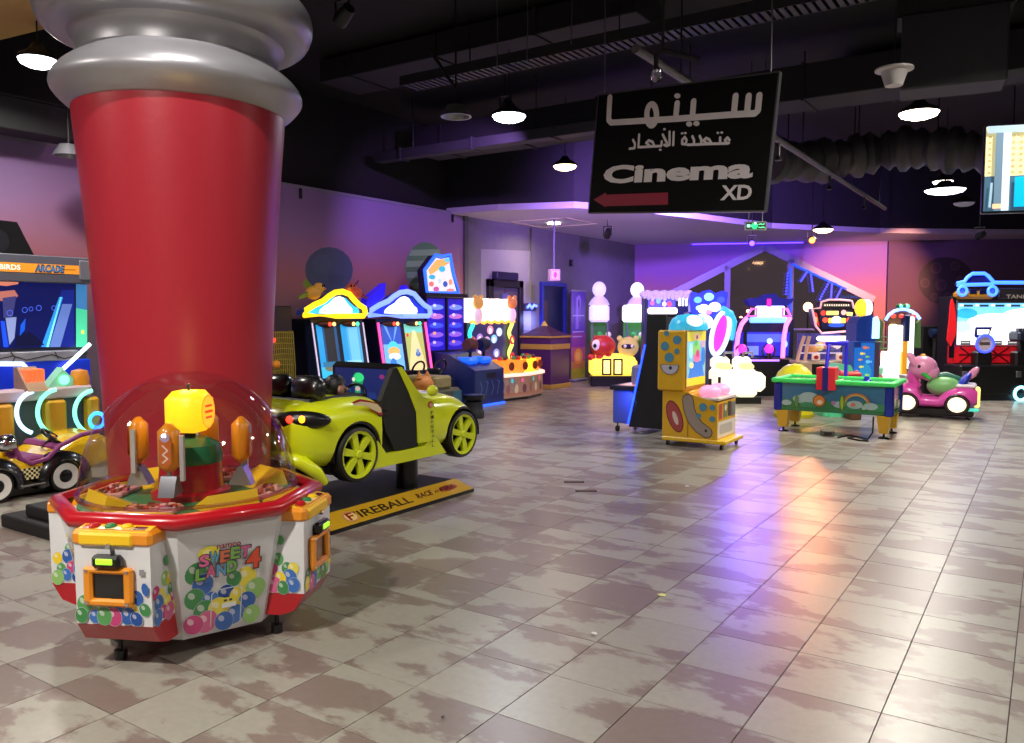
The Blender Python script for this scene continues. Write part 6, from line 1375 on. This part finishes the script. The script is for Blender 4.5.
# ---- green gate game with white lit towers
F = Face(896, 14.9); t = face_thing('tower_game', 'green gated game with blue neon arch and white lit towers', 'arcade machine', F)
GR = mat('gate_green', '4a6a38', .5)
for pts in ([(872, 350), (872, 328), (876, 321), (881, 319), (884, 322), (884, 350)], [(912, 347), (914, 325), (921, 320), (922, 348)]):
    B().prism(F.p(pts), .0, .08, 'xz').build('gate_panel', GR, t, smooth=0)
for z_ in (337, 342, 348): B().tube(q3(F, [(872, z_), (890, z_)], -.02), .015, 6).build('gate_rail', GR, t)
arcp = [(884.5, 320), (888, 314.5), (893, 311), (899, 309.3), (905, 309.5), (911, 312), (915.5, 315), (918.5, 319)]
B().tube(q3(F, arcp, -.05), .03, 8).build('neon_arch', glow('arch_blue', '7a9aff', 3), t, smooth=60)
B().prism(F.p(arcp+[(912, 325), (890, 325)]), -.02, .06, 'xz').build('arch_panel', mat('arch_brown', '6a4a3a', .5, emit=.15), t, smooth=0)
for x, c_ in ((892, 'd84030'), (900, 'c83a30'), (912, 'e04848')): B().ball((F(x, 0)[0], -.06, F(0, 316)[1]), .05, .03, .04).build('arch_light', glow('al_'+c_, c_, 1.5), t, smooth=60)
for s_, x in enumerate((899, 905.5)):
    B().ball((F(x, 0)[0], -.02, F(0, 306.5)[1]), .075, .06, .055).build('frog_eye', mat('frog_green', '1a5a3a', .4, emit=.2), t, smooth=60); B().ball((F(x, 0)[0], -.075, F(0, 306.5)[1]), .03, .02, .03).build('pupil_light', glow('frog_glow', '60ffb0', 2), t, smooth=60)
for x0_, x1_, y0_, y1_, m in ((888.5, 899, 325, 352, glow('tower_white', 'fff8e8', 1.7)), (889, 893, 324, 350, glow('tower_cream', 'f0e890', 1.4)), (881.5, 889, 351, 384, glow('tower_white')if False else glow('tower_white', 'fff8e8', 3.6)), (890, 898, 350, 386, glow('tower_white', 'fff8e8', 3.6)), (905, 911, 317, 368, glow('tower_ice', 'e8f4ff', 1.6))):
    B().box(F(x0_, 0)[0], F(x1_, 0)[0], -.2+.02*(x0_ % 3), .0, F(0, y1_)[1], F(0, y0_)[1], .02).build('lit_tower', m, t)
B().box(F(899.5, 0)[0], F(905, 0)[0], -.15, .05, F(0, 379)[1], F(0, 341)[1], .01).build('orange_tower', mat('tower_orange', 'e09a28', .4, emit=.5), t); B().box(F(901, 0)[0], F(906.5, 0)[0], -.16, .05, F(0, 341)[1], F(0, 315)[1], .01).build('blue_tower', mat('tower_navy', '16205a', .4), t)
B().box(F(880, 0)[0], F(912, 0)[0], -.35, .3, 0, F(0, 384)[1], .02).build('base', mat('tower_base', 'e0d8d0', .5, emit=.4), t)
B().box(F(907, 0)[0], F(918, 0)[0], .1, .5, 0, F(0, 349)[1], .02).build('rear_case', DKB, t)
B().tube(q3(F, [(874.5, 368), (878.5, 350)], -.1), .03, 8).build('red_lever', mat('lever_red', 'c83030', .4, emit=.2), t); B().box(F(874, 0)[0], F(881, 0)[0], -.2, .1, 0, F(0, 374)[1], .03).build('coral_block', mat('coral', 'd8686a', .5, emit=.2), t); B().box(F(874, 0)[0], F(881, 0)[0], -.2, .1, F(0, 374)[1], F(0, 366)[1], .03).build('mint_block', mat('mint', '8ad8b8', .5, emit=.25), t)
t = thing('white_bin', 'small white box between the lit towers and the pink ride', 'box', dp(912, 315, 14.0)*1, RZC); t.location.z = 0
B().box(-.12, .12, -.15, .15, 0, .60, .02).build('box', mat('bin_white', 'd8ccd0', .5), t); B().box(-.125, .125, -.155, .155, .57, .62, .01).build('lid', mat('bin_lid', 'c8c0c4', .5), t)
# ---- air hockey table
A1, A2, A3 = fl(780, 433), fl(878, 444), fl(893, 434)
ah = thing('air_hockey_table', 'kids air hockey table with green rim and yellow legs', 'air hockey table', (-2.46, 12.05, 0))
hx, hy = .78, .42; zb_, zt = .31, .735
AB = mat('hockey_blue', '2a5a88', .4)
B().box(-hx+.03, hx-.03, -hy+.03, hy-.03, zb_, zt-.02, .01).build('cabinet', AB, ah)
GRM = mat('rim_green', '3ac85a', .35, emit=.12)
for a in ((-hx-.03, hx+.03, -hy-.03, -hy+.05), (-hx-.03, hx+.03, hy-.05, hy+.03), (-hx-.03, -hx+.05, -hy+.05, hy-.05), (hx-.05, hx+.03, -hy+.05, hy-.05)): B().box(a[0], a[1], a[2], a[3], zt-.035, zt+.03, .015).build('rim', GRM, ah)
B().box(-hx+.05, hx-.05, -hy+.05, hy-.05, zt-.02, zt-.005).build('playfield', mat('field_teal', '1c6a50', .2), ah, smooth=0)
B().flat([stroke(ell(.02, 0, .14, n=24), .012, 'd8f0e0', True, False), (rect(-.01, -.36, .01, .36), 'c8e8d8'), (ell(-.4, 0, .08), '2a9a6a'), (ell(.4, 0, .08), '2a9a6a')], (0, 0, zt-.005), X3, Y3).build('field_lines', PRINT, ah, smooth=0)
for sx in (-1, 1):
    for sy in (-1, 1):
        B().box(sx*hx-sx*.0, sx*(hx-.11), sy*(hy-.0), sy*(hy-.1), zb_-.01, zt-.035, .02).build('corner_post', mat('corner_blue', '1c2a98', .35), ah)
        x, y = sx*(hx-.12), sy*(hy-.1)
        B().loft([[(x+u*.055, y+v*.055, .07) for u, v in ((-1, -1), (1, -1), (1, 1), (-1, 1))], [(x+u*.085, y+v*.085, zb_) for u, v in ((-1, -1), (1, -1), (1, 1), (-1, 1))]]).build('leg', mat('leg_yellow', 'd8a82a', .4, emit=.05), ah, smooth=0)
        B().lathe([(0, 0), (.075, 0), (.06, .02), (.015, .03), (.012, .08), (0, .08)], 16, (x, y, 0)).build('foot', BLACKP, ah)
z0 = zb_
def scape(w, flip):
    s = [(rect(-w, zb_+.01, w, zt-.04), '3a7aa0'), (rect(-w, zb_+.01, w, zb_+.13), '3a8a5a')]
    for k in range(9): s.append((ell(-w+w*2*(k+.5)/9, zb_+.10+.02*(k % 2), .13, .06), ['3f9562', '348450', '459a68'][k % 3]))
    for x, z, r in ((-.42, .17, .1), (-.3, .2, .13), (-.18, .16, .1), (.1, .12, .08), (.3, .13, .1), (.5, .12, .09), (-.6, .11, .07)):
        if abs(x)+r < w: s.append((ell(x, zb_+z, r, r*.55), 'a8c8c4'))
    s += [(rect(-w, zb_+.01, w, zb_+.06), '2f7a48')]
    if w > .6:
        s += [stroke([(.32+.17*cos(a), zb_+.12+.16*sin(a)) for a in [RD(20+i*14) for i in range(12)]], .02, 'c8783a'), stroke([(.32+.15*cos(a), zb_+.12+.14*sin(a)) for a in [RD(20+i*14) for i in range(12)]], .016, 'd8c05a')]
        s += [(ell(-.16, zb_+.16, .085, .085), '8a5a30'), (ell(-.16, zb_+.16, .07, .07), 'e08a3a'), (ell(-.15, zb_+.14, .035, .03), 'e8d8c0'), (ell(.14, zb_+.15, .035, .11), '4a7a28'), (ell(.14, zb_+.15, .022, .09), '98b838'), (ell(.03, zb_+.14, .03), 'a880b0'), (ell(-.46, zb_+.14, .025, .09), '5a8a4a'), (ell(.28, zb_+.13, .03, .025), 'c87050'), (ell(.42, zb_+.1, .03), 'a8c8b8')]
    return s
B().flat(scape(hx-.11, 0), (0, -hy+.03, 0), X3, Z3).build('landscape_print', PRINT_GLOSS, ah, smooth=0)
B().flat(scape(hy-.1, 1), (hx-.03, 0, 0), Y3, Z3).build('landscape_print', PRINT_GLOSS, ah, smooth=0)
def hk(x, y): P = ony(x, y, 12.05-hy); return (P.x+2.46, P.z)
a, c = hk(817, 380)[0], hk(836, 380)[0]
B().box(a, c, -hy-.06, -hy+.16, zt-.11, zt+.2, .01).build('score_box', mat('score_red', 'd02430', .4, emit=.15), ah)
B().box((a+c)/2-.04, (a+c)/2+.035, -hy-.075, -hy-.05, zt-.12, zt+.2, .005).build('score_band', mat('band_navy', '1c1c78', .4), ah)
xm = (a+c)/2
B().tube([(xm, -hy-.03, zt+.18), (xm+.02, -hy-.0, zt+.5), (xm+.06, -hy+.05, zt+.53), (xm+.1, hy-.05, zt+.53), (xm+.08, hy, zt+.5), (xm+.08, hy, zt)], .025, 8).build('overhead_arch', mat('arch_violet', '2a22b8', .35, emit=.3), ah, smooth=40)
B().box(xm-.03, xm+.27, -hy+.0, -hy+.04, zt+.50, zt+.55, .01).build('arch_crossbar', mat('arch_violet'), ah)
B().lathe([(0, 0), (.06, 0), (.06, .02), (.03, .03), (.025, .06), (0, .065)], 18, (.36, .1, zt-.005)).build('score_knob', mat('mallet_blue', '1c2ab0', .35), ah, smooth=50)
t = thing('table_mallet', 'blue mallet lying on the air hockey table', 'mallet', (-2.42+.36, 12.05-.22, zt)); B().lathe([(0, 0), (.055, 0), (.055, .02), (.03, .03), (.025, .06), (0, .065)], 18).build('disc', mat('mallet_blue'), t, smooth=50); B().ball((0, 0, .065), .024).build('knob', mat('mallet_blue'), t, smooth=60)
P_ = fl(827, 436); t = thing('power_box', 'grey power supply box on the floor under the hockey table', 'power box', (P_.x, P_.y, 0), RD(20)); B().box(-.09, .09, -.06, .06, 0, .085, .012).build('case', mat('box_grey', '5a584c', .6), t); B().box(-.05, .05, -.065, -.055, .02, .06).build('socket', BLACKP, t, smooth=0)
pts = [fl(838, 438), fl(850, 436), fl(862, 439), fl(868, 442), fl(858, 441), fl(848, 439), fl(856, 437), fl(868, 440)]; pts = [(p.x, p.y, .012) for p in pts]; q = Vector(pts[-1]); pts += [(q.x+.05, q.y+.02, .1), (q.x+.05, q.y+.05, .31)]
tag(B().tube(pts, .011, 6).build('power_cable', BLACKP, smooth=60), 'black power cable coiled under the air hockey table', 'cable')
# ---- colourful low things behind the hockey table
F = Face(796, 13.2); t = face_thing('cone_toy', 'yellow cone-shaped plastic toy behind the hockey table', 'kiddie toy', F)
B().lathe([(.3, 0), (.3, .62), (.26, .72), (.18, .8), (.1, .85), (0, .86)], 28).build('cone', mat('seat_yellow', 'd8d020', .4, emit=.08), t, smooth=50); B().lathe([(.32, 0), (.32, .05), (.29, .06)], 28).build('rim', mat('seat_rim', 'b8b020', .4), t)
F = Face(840, 13.3); t = face_thing('slide_toy', 'mint green rounded slide toy behind the hockey table', 'kiddie toy', F)
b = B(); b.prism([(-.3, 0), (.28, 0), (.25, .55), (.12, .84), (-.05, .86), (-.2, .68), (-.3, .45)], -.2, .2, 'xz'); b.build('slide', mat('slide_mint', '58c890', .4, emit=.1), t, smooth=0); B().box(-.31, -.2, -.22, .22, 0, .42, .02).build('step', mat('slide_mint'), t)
F = Face(851, 12.85); t = face_thing('red_stool', 'red-topped brown stool behind the hockey table', 'stool', F)
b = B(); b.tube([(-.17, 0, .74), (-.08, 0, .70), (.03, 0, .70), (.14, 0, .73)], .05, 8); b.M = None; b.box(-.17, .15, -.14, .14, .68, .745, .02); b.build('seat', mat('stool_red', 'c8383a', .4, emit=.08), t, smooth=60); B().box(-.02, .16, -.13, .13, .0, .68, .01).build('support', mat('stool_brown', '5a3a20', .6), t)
# ---- pink animal car ride
A, C2 = fl(905, 418), fl(985, 420); t = thing('pink_animal_ride', 'pink elephant-faced car ride with green saddle', 'kiddie ride', (-1.36, 14.75, 0), RD(4)); t.scale = (1.09, 1, 1)
PK = mat('ride_pink', 'd84aa8', .3, coat=.5); PK2 = mat('ride_palepink', 'e090b8', .35, coat=.4)
def pk(x, y): P = ony(x, y, 14.55); return (P.x+1.42, P.z)
def ps(y, w, zb, zt): return [(p[1], p[0], p[2]) for p in supr(y, w, zb, zt, 24, 3)]
prof = [(pk(903, 0)[0], .16, .30, .42), (pk(908, 0)[0], .27, .2, .52), (pk(918, 0)[0], .31, .17, .55), (pk(928, 0)[0], .31, .17, .52), (pk(932, 0)[0], .31, .17, .36), (pk(948, 0)[0], .31, .17, .34), (pk(956, 0)[0], .31, .17, .46), (pk(968, 0)[0], .31, .17, .53), (pk(980, 0)[0], .3, .18, .54), (pk(985, 0)[0], .26, .22, .48)]
B().loft([ps(*q) for q in prof]).build('body', PK, t, smooth=45)
for x in (pk(919, 0)[0], pk(966, 0)[0]):
    for s_ in (-1, 1):
        b = B(); b.lathe([(.0, -.03), (.15, -.03), (.17, 0), (.15, .03), (.12, .035)], 28, (x, s_*.30, .24), 'y'); w = b.build('wheel', mat('wheel_brown', '2a1420', .5), t, smooth=40); B().lathe([(0, -.02), (.11, -.02), (.12, .0), (.11, .02), (0, .02)], 24, (x, s_*.335, .24), 'y').build('lit_hub', glow('hub_cream', 'fff0c8', 1.1), w, smooth=40)
hx_ = pk(932, 0)[0]
b = B(); b.ball((hx_, 0, .80), .20, .19, .19); b.ball((hx_+.09, 0, .72), .14, .15, .14); hd = b.build('head', PK2, t, smooth=60)
b = B(); b.tube([(hx_-.1, 0, .74), (hx_-.13, 0, .62), (hx_-.1, 0, .52), (hx_-.04, 0, .47)], [.1, .085, .075, .05], 12); b.build('trunk', PK, t, smooth=60)
for s_ in (-1, 1):
    b = B(); b.M = Matrix.Translation((hx_-.14, s_*.16, .92)) @ Matrix.Rotation(RD(-28), 4, 'Y'); b.ball((0, 0, 0), .045, .03, .13); b.build('ear', PK2, hd, smooth=60)
    B().ball((hx_-.04, s_*.18, .82), .022, .012, .03).build('eye', BLACKP, hd, smooth=60)
B().ball((hx_, 0, .99), .04, .04, .03).build('hair_tuft', mat('tuft_orange', 'e09a30', .5), hd, smooth=60)
xa = pk(938, 0)[0]; xe = pk(972, 0)[0]
b = B(); b.ball(((xa+xe)/2-.02, 0, .50), .24, .2, .17); sd = b.build('saddle', mat('saddle_green', '7ab870', .45), t, smooth=60, label='pale green saddle')
B().tube([(xa+.02, 0, .64), ((xa+xe)/2, 0, .68), (xe-.05, 0, .62)], [.05, .06, .04], 10).build('saddle_ridge', mat('ridge_teal', '1a6a58', .45), sd, smooth=60)
B().tube([(xa-.08, -.14, .72), (xa+.02, -.12, .62)], [.04, .03], 10).build('grab_handle', mat('handle_green', '3ac850', .4), sd, smooth=60)
b = B(); b.M = Matrix.Translation((xe-.02, 0, .57)) @ Matrix.Rotation(RD(30), 4, 'Y'); b.ball((0, 0, 0), .06, .2, .2); b.build('seat_back', mat('seat_blue', '2438c0', .4), t, smooth=60)
b = B(); b.M = Matrix.Translation((xe+.1, 0, .72)) @ Matrix.Rotation(RD(35), 4, 'Y'); b.ball((0, 0, 0), .055, .05, .13); b.build('tail_fin', PK2, t, smooth=60)
B().box(xe-.1, xe+.16, -.25, .25, .50, .56, .02).build('white_tail', mat('tail_white', 'e8dce4', .4), t)
B().box(pk(983, 0)[0]-.02, pk(986, 0)[0]+.02, -.2, .2, .2, .5, .02).build('tail_light', glow('tail_yellow', 'fff080', 1.2), t); B().box(pk(974, 0)[0], pk(987, 0)[0], -.28, -.22, .14, .19, .015).build('teal_bumper', glow('bumper_teal', '50d0b8', .8), t)
B().box(pk(906, 0)[0], pk(982, 0)[0], -.26, .26, .05, .17, .02).build('ride_base', BLACKP, t)
for x in (pk(910, 0)[0], pk(976, 0)[0]):
    for s_ in (-1, 1): B().lathe([(0, 0), (.04, 0), (.03, .02), (.012, .03), (.012, .06), (0, .06)], 12, (x, s_*.22, 0)).build('foot', BLACKP, t)
# ---- twin rally game at the right edge
F = Face(1000, 15.9); t = face_thing('rally_game', 'wide rally shooting game with big sky screen and blue neon car', 'arcade machine', F)
a, c = F(958, 0)[0], F(1066, 0)[0]; BK = mat('rally_black', '0c0c0e', .4)
B().box(a+.02, c, .3, .8, 0, F(0, 296)[1], .02).build('cabinet', BK, t)
zs0, zs1 = F(0, 345)[1], F(0, 303)[1]
FRM = mat('bezel_grey', '5a5460', .4)
for q in ((a+.06, a+.13, zs0-.03, zs1+.07), (c-.13, c-.06, zs0-.03, zs1+.07), (a+.06, c-.06, zs1, zs1+.07), (a+.06, c-.06, zs0-.06, zs0)): B().box(q[0], q[1], .24, .32, q[2], q[3], .008).build('bezel', FRM, t)
sx0, sx1 = a+.13, c-.13
sc = [(rect(sx0, zs0, sx1, zs1), '6ab8ec'), (rect(sx0, zs0, sx1, zs0+(zs1-zs0)*.42), 'e8f2f8'), (ell(sx0+.75, zs0+.42, .55, .2), 'f4f8fc'), (ell(sx0+1.35, zs0+.5, .5, .22), 'f8fafc'), (ell(sx0+.2, zs0+.62, .22, .1), '2a90e0'), (ell(sx0+.1, zs0+.35, .2, .12), '9ad0f0')]
for k in range(6): sc += [(rect(sx0+.14+k*.31, zs1-.07, sx0+.32+k*.31, zs1-.03), '20303a'), (rect(sx0+.06+k*.31, zs1-.06, sx0+.13+k*.31, zs1-.02), 'f0d0d0'), (rect(sx0+.1+k*.31, zs0, sx0+.30+k*.31, zs0+.08), '3a3a3a'), (rect(sx0+.12+k*.31, zs0+.03, sx0+.28+k*.31, zs0+.05), 'a0a8a8')]
B().flat(sc, (0, .298, 0), X3, Z3).build('game_screen', screen(1.7), t, smooth=0)
z0, z1 = F(0, 364)[1], F(0, 346)[1]
B().box(a-.02, c, .1, .3, z0, z1, .01).build('red_panel', mat('panel_red', 'c81420', .4, emit=.35), t)
st_ = []
for k in range(4):
    x = a+.1+k*.55
    for dx_, dz in ((.22, .15), (.22, -.15), (.24, 0), (-.2, .15), (-.2, -.15), (-.22, 0)): st_.append(stroke([(x+.22, (z0+z1)/2), (x+.22+dx_, (z0+z1)/2+dz)], .03, '5a0c14', caps=False))
st_ += [(rect(a, z0, c, z0+.02), '301014'), (rect(a, z1-.02, c, z1), '301014')]
B().flat(st_, (0, .099, 0), X3, Z3).build('panel_stripes', PRINT, t, smooth=0)
B().box(a-.1, c, -.35, .28, .12, z0, .03).build('console', BK, t); B().box(a-.05, c, -.3, .2, 0, .12).build('kick', DKB, t, smooth=0)
for x in (957, 966, 1010): B().box(F(x, 0)[0]-.05, F(x, 0)[0]+.05, -.37, -.34, F(0, 376)[1], F(0, 370)[1], .01).build('coin_door', GREYM, t)
cx_, cz_ = F(1012.5, 392)
B().lathe([(.10, -.02), (.13, -.03), (.155, 0), (.13, .03), (.10, .02), (.10, -.02)], 32, (cx_, -.37, cz_), 'y').build('light_ring', glow('ring_aqua', '98f0ff', 2.5), t, smooth=60)
for x, m in ((977, 0), (1016, 1)):
    u = F(x, 0)[0]; B().box(u-.16, u+.16, -.32, -.1, z0-.05, z0+.26, .03).build('gun_mount', BK, t); B().box(u-.06, u+.06, -.26, -.14, z0+.2, F(0, 340)[1], .02).build('gun_post', BK, t)
    if m == 0:
        B().cyl((u, -.3, F(0, 343)[1]), .15, .03, 24, 'y').build('round_sign', mat('sign_tan', 'b0a098', .5, emit=.2), t); B().tube([(u+.165*cos(k), -.31, F(0, 343)[1]+.165*sin(k)) for k in [2*pi*i/24 for i in range(24)]], .025, 8, True).build('sign_ring', glow('ring_deepblue', '3a4aff', 2.2), t, smooth=60)
        B().flat([(rect(u-.1, F(0, 343)[1]-.03, u+.1, F(0, 343)[1]+.03), '5a4a48')], (0, -.301, 0), X3, Z3).build('sign_bar', PRINT, t, smooth=0)
        B().tube([(u-.12, -.2, F(0, 336)[1]), (u-.14, -.24, F(0, 328)[1]), (u+.14, -.24, F(0, 328)[1]), (u+.12, -.2, F(0, 336)[1]), (u-.12, -.2, F(0, 336)[1])], .03, 8).build('gun_grip', mat('grip_blue', '202a6a', .4), t)
    else:
        B().box(u-.15, u+.15, -.35, .0, F(0, 341)[1], F(0, 331)[1], .04).build('gun_head', mat('gun_slate', '1c2438', .4), t)
        for k in (-.09, 0, .09): B().box(u+k-.025, u+k+.025, -.3, -.2, F(0, 331)[1], F(0, 328)[1]).build('gun_rib', mat('gun_slate'), t, smooth=0)
zt_ = F(0, 298.5)[1]
B().box(F(962, 0)[0], F(998, 0)[0], .1, .4, F(0, 299)[1], F(0, 291)[1], .05).build('car_chassis', mat('chassis_gold', 'a8741c', .4, emit=.15), t)
for x in (975, 985): B().box(F(x, 0)[0]-.07, F(x, 0)[0]+.07, .08, .11, F(0, 294)[1], F(0, 289)[1], .01).build('chassis_window', mat('win_navy', '0c1040', .3), t)
car_o = [(961, 283), (968, 281.5), (971, 277), (976, 273.5), (988, 273.3), (992, 276), (997, 281.5), (997, 284), (961, 285)]
B().prism(F.p(car_o), .2, .28, 'xz').build('car_silhouette', mat('sil_navy', '1a1a5a', .4), t, smooth=0)
B().tube(q3(F, car_o, .17), .035, 8, True).build('car_neon', glow('neon_carblue', '3a70ff', 3.2), t, smooth=60); B().tube(q3(F, [(997, 282.5), (1066, 282.5)], .17), .035, 8).build('car_neon', glow('neon_carblue', '3a70ff', 3.2), t, smooth=60)
for x in (964, 994): B().lathe([(.0, -.01), (.035, -.012), (.035, 0)], 20, (F(x, 0)[0], .08, F(0, 291)[1]), 'y').build('wheel_core', glow('core_blue', '1a3aff', 3), t); B().tube([(F(x, 0)[0]+.085*cos(k), .08, F(0, 291)[1]+.085*sin(k)) for k in [2*pi*i/24 for i in range(24)]], .028, 8, True).build('wheel_neon', glow('neon_carblue', '3a70ff', 3.2), t, smooth=60)
B().box(F(1001.5, 0)[0], c, .15, .3, F(0, 299)[1], F(0, 288)[1], .01).build('title_board', mat('title_grey', '2e2a30', .4), t)
p0, p1 = F(1010, 298.5), F(1032, 294.5); B().flat([txt('TANK', p0[0], p0[1], p1[0], p1[1], 'b8b0a8', .02), (F.p([(1002, 290), (1003.5, 290), (1003.5, 297), (1002, 297)]), '8a8480')], (0, .149, 0), X3, Z3).build('title_print', PRINT, t, smooth=0)
B().box(a-.1, a-.02, .05, .1, F(0, 358)[1], F(0, 300)[1]+.02).build('flag_pole', BLACKP, t, smooth=0)
B().prism(F.p([(950, 304), (951.5, 299), (953.5, 304), (956, 318), (957, 332), (952, 346), (948, 340), (949.5, 320)]), -.02, .03, 'xz').build('red_flag', mat('flag_red', 'c8141c', .5, emit=.35), t, smooth=0)
# ---- gun stand left of the rally game
F = Face(935, 16.9); t = face_thing('gun_stand', 'black gun stand game left of the red flag', 'arcade machine', F)
B().box(F(925, 0)[0], F(945, 0)[0], .0, .5, 0, F(0, 362)[1], .02).build('cabinet', BK, t); B().box(F(928, 0)[0], F(944, 0)[0], .2, .5, F(0, 362)[1], F(0, 326)[1], .02).build('tower', BK, t)
B().cyl((F(938.5, 0)[0], .1, F(0, 362)[1]), .05, .5, 10).build('post', BLACKM, t)
B().tube(q3(F, [(931, 333), (936, 332), (941, 336)], .0), [.1, .08, .05], 10).build('gun_body', mat('gun_blue', '22345a', .3, .3), t, smooth=50); B().tube(q3(F, [(938, 340), (940, 330), (944, 326), (944, 340), (941, 348)], -.05), .03, 8).build('gun_frame', mat('gun_white', 'a8b8d8', .3, .4), t, smooth=50)
B().tube(q3(F, [(941, 352), (944, 340), (946, 325)], -.05), .02, 6).build('cable', BLACKP, t, smooth=60)
# ---- strings of blue lights on the window bars
for q, (x0_, y0_, x1_, y1_) in enumerate(((788, 273, 786, 294), (807, 272, 801, 281), (811, 275, 813, 291), (829, 282, 820, 299), (842, 287, 836, 299), (832, 284, 831, 297))):
    p0, p1 = onback(x0_, y0_, .2), onback(x1_, y1_, .2); o0 = MB @ Vector((p0[0], -.2, p0[1])); t = thing('string_light', 'string of tiny blue lights, %s from the left on the window' % ['first', 'second', 'third', 'fifth', 'sixth', 'fourth'][q], 'string lights', o0, math.atan2(BD.y, BD.x), 'strings of blue lights on the window')
    dx_, dz = p1[0]-p0[0], p1[1]-p0[1]; n = 7
    B().tube([(0, 0, 0), (dx_*.5, .01, dz*.5), (dx_, 0, dz)], .006, 5).build('cord', BLACKP, t)
    b = B()
    for k in range(n+1): b.ball((dx_*k/n, 0, dz*k/n), .032, n=8, m=6)
    b.build('bulbs', glow('bulb_blue', '4a50ff', 5 if q in (1, 3, 4) else 1.5), t, smooth=60, kind='stuff')
# blue LED tape, added for its glow, along the right window bar and bar two
for q, (p0, p1) in enumerate((((792, 264), (846, 289)), ((790.5, 268), (790.5, 312)))):
    A = onback(*p0, .1); C2 = onback(*p1, .1)
    o = B().tube([MB @ Vector((A[0], -.1, A[1])), MB @ Vector((C2[0], -.1, C2[1]))], .03, 6).build('added_led_tape', glow('led_blue', '1a4aff', 1.6)); tag(o, ['added blue light tape along the slanting window bar', 'added blue light tape on the upright window bar'][q], 'light tape')
A = onback(700, 243, 1.2)
o = B().tube([MB @ Vector((1.6, -.3, WH-.03)), MB @ Vector((4.6, -.3, WH-.03))], .018, 6).build('added_led_tape', glow('led_violet', '4a2aff', 7)); tag(o, 'added bright violet light tape under the low ceiling at the far wall', 'light tape')  # glowing tape added as a violet source up there
# ---- litter on the floor
for q, (x, y, s_, c_, lb) in enumerate(((662, 596, .03, 'd8d88a', 'yellowish crumpled wrapper on the floor'), (594, 635, .02, 'e0e0dc', 'tiny white paper scrap on the near floor'), (687, 487, .03, 'c8c4cc', 'white paper scrap before the polka dot game'), (467, 472, .035, 'd0cce0', 'white paper scrap beside the lime car'), (443, 719, .012, '4a3a34', 'tiny dark crumb on the near floor'))):
    P_ = fl(x, y); b = B(); n = 7; ring = [(s_*(.7+.5*random.random())*cos(2*pi*i/n), s_*.6*(.7+.5*random.random())*sin(2*pi*i/n), .004+.008*random.random()) for i in range(n)]
    b.add([(0, 0, .016), (0, 0, .0)]+ring, [(0, 2+i, 2+(i+1) % n) for i in range(n)]+[(1, 2+(i+1) % n, 2+i) for i in range(n)]); tag(b.build('litter_scrap', mat('scrap_'+c_, c_, .6), loc=(P_.x, P_.y, .001), smooth=0), lb, 'litter')
for q, (x, y) in enumerate(((574, 482), (586, 491))):
    P_ = fl(x, y); o = B().box(-.1, .1, -.035, .035, 0, .006, .002).build('floor_plate', mat('plate_brown', '4a3434', .5), loc=(P_.x, P_.y, 0), rz=RZC); tag(o, ['dark floor socket plate, the farther of two', 'dark floor socket plate, the nearer of two'][q], 'floor plate')
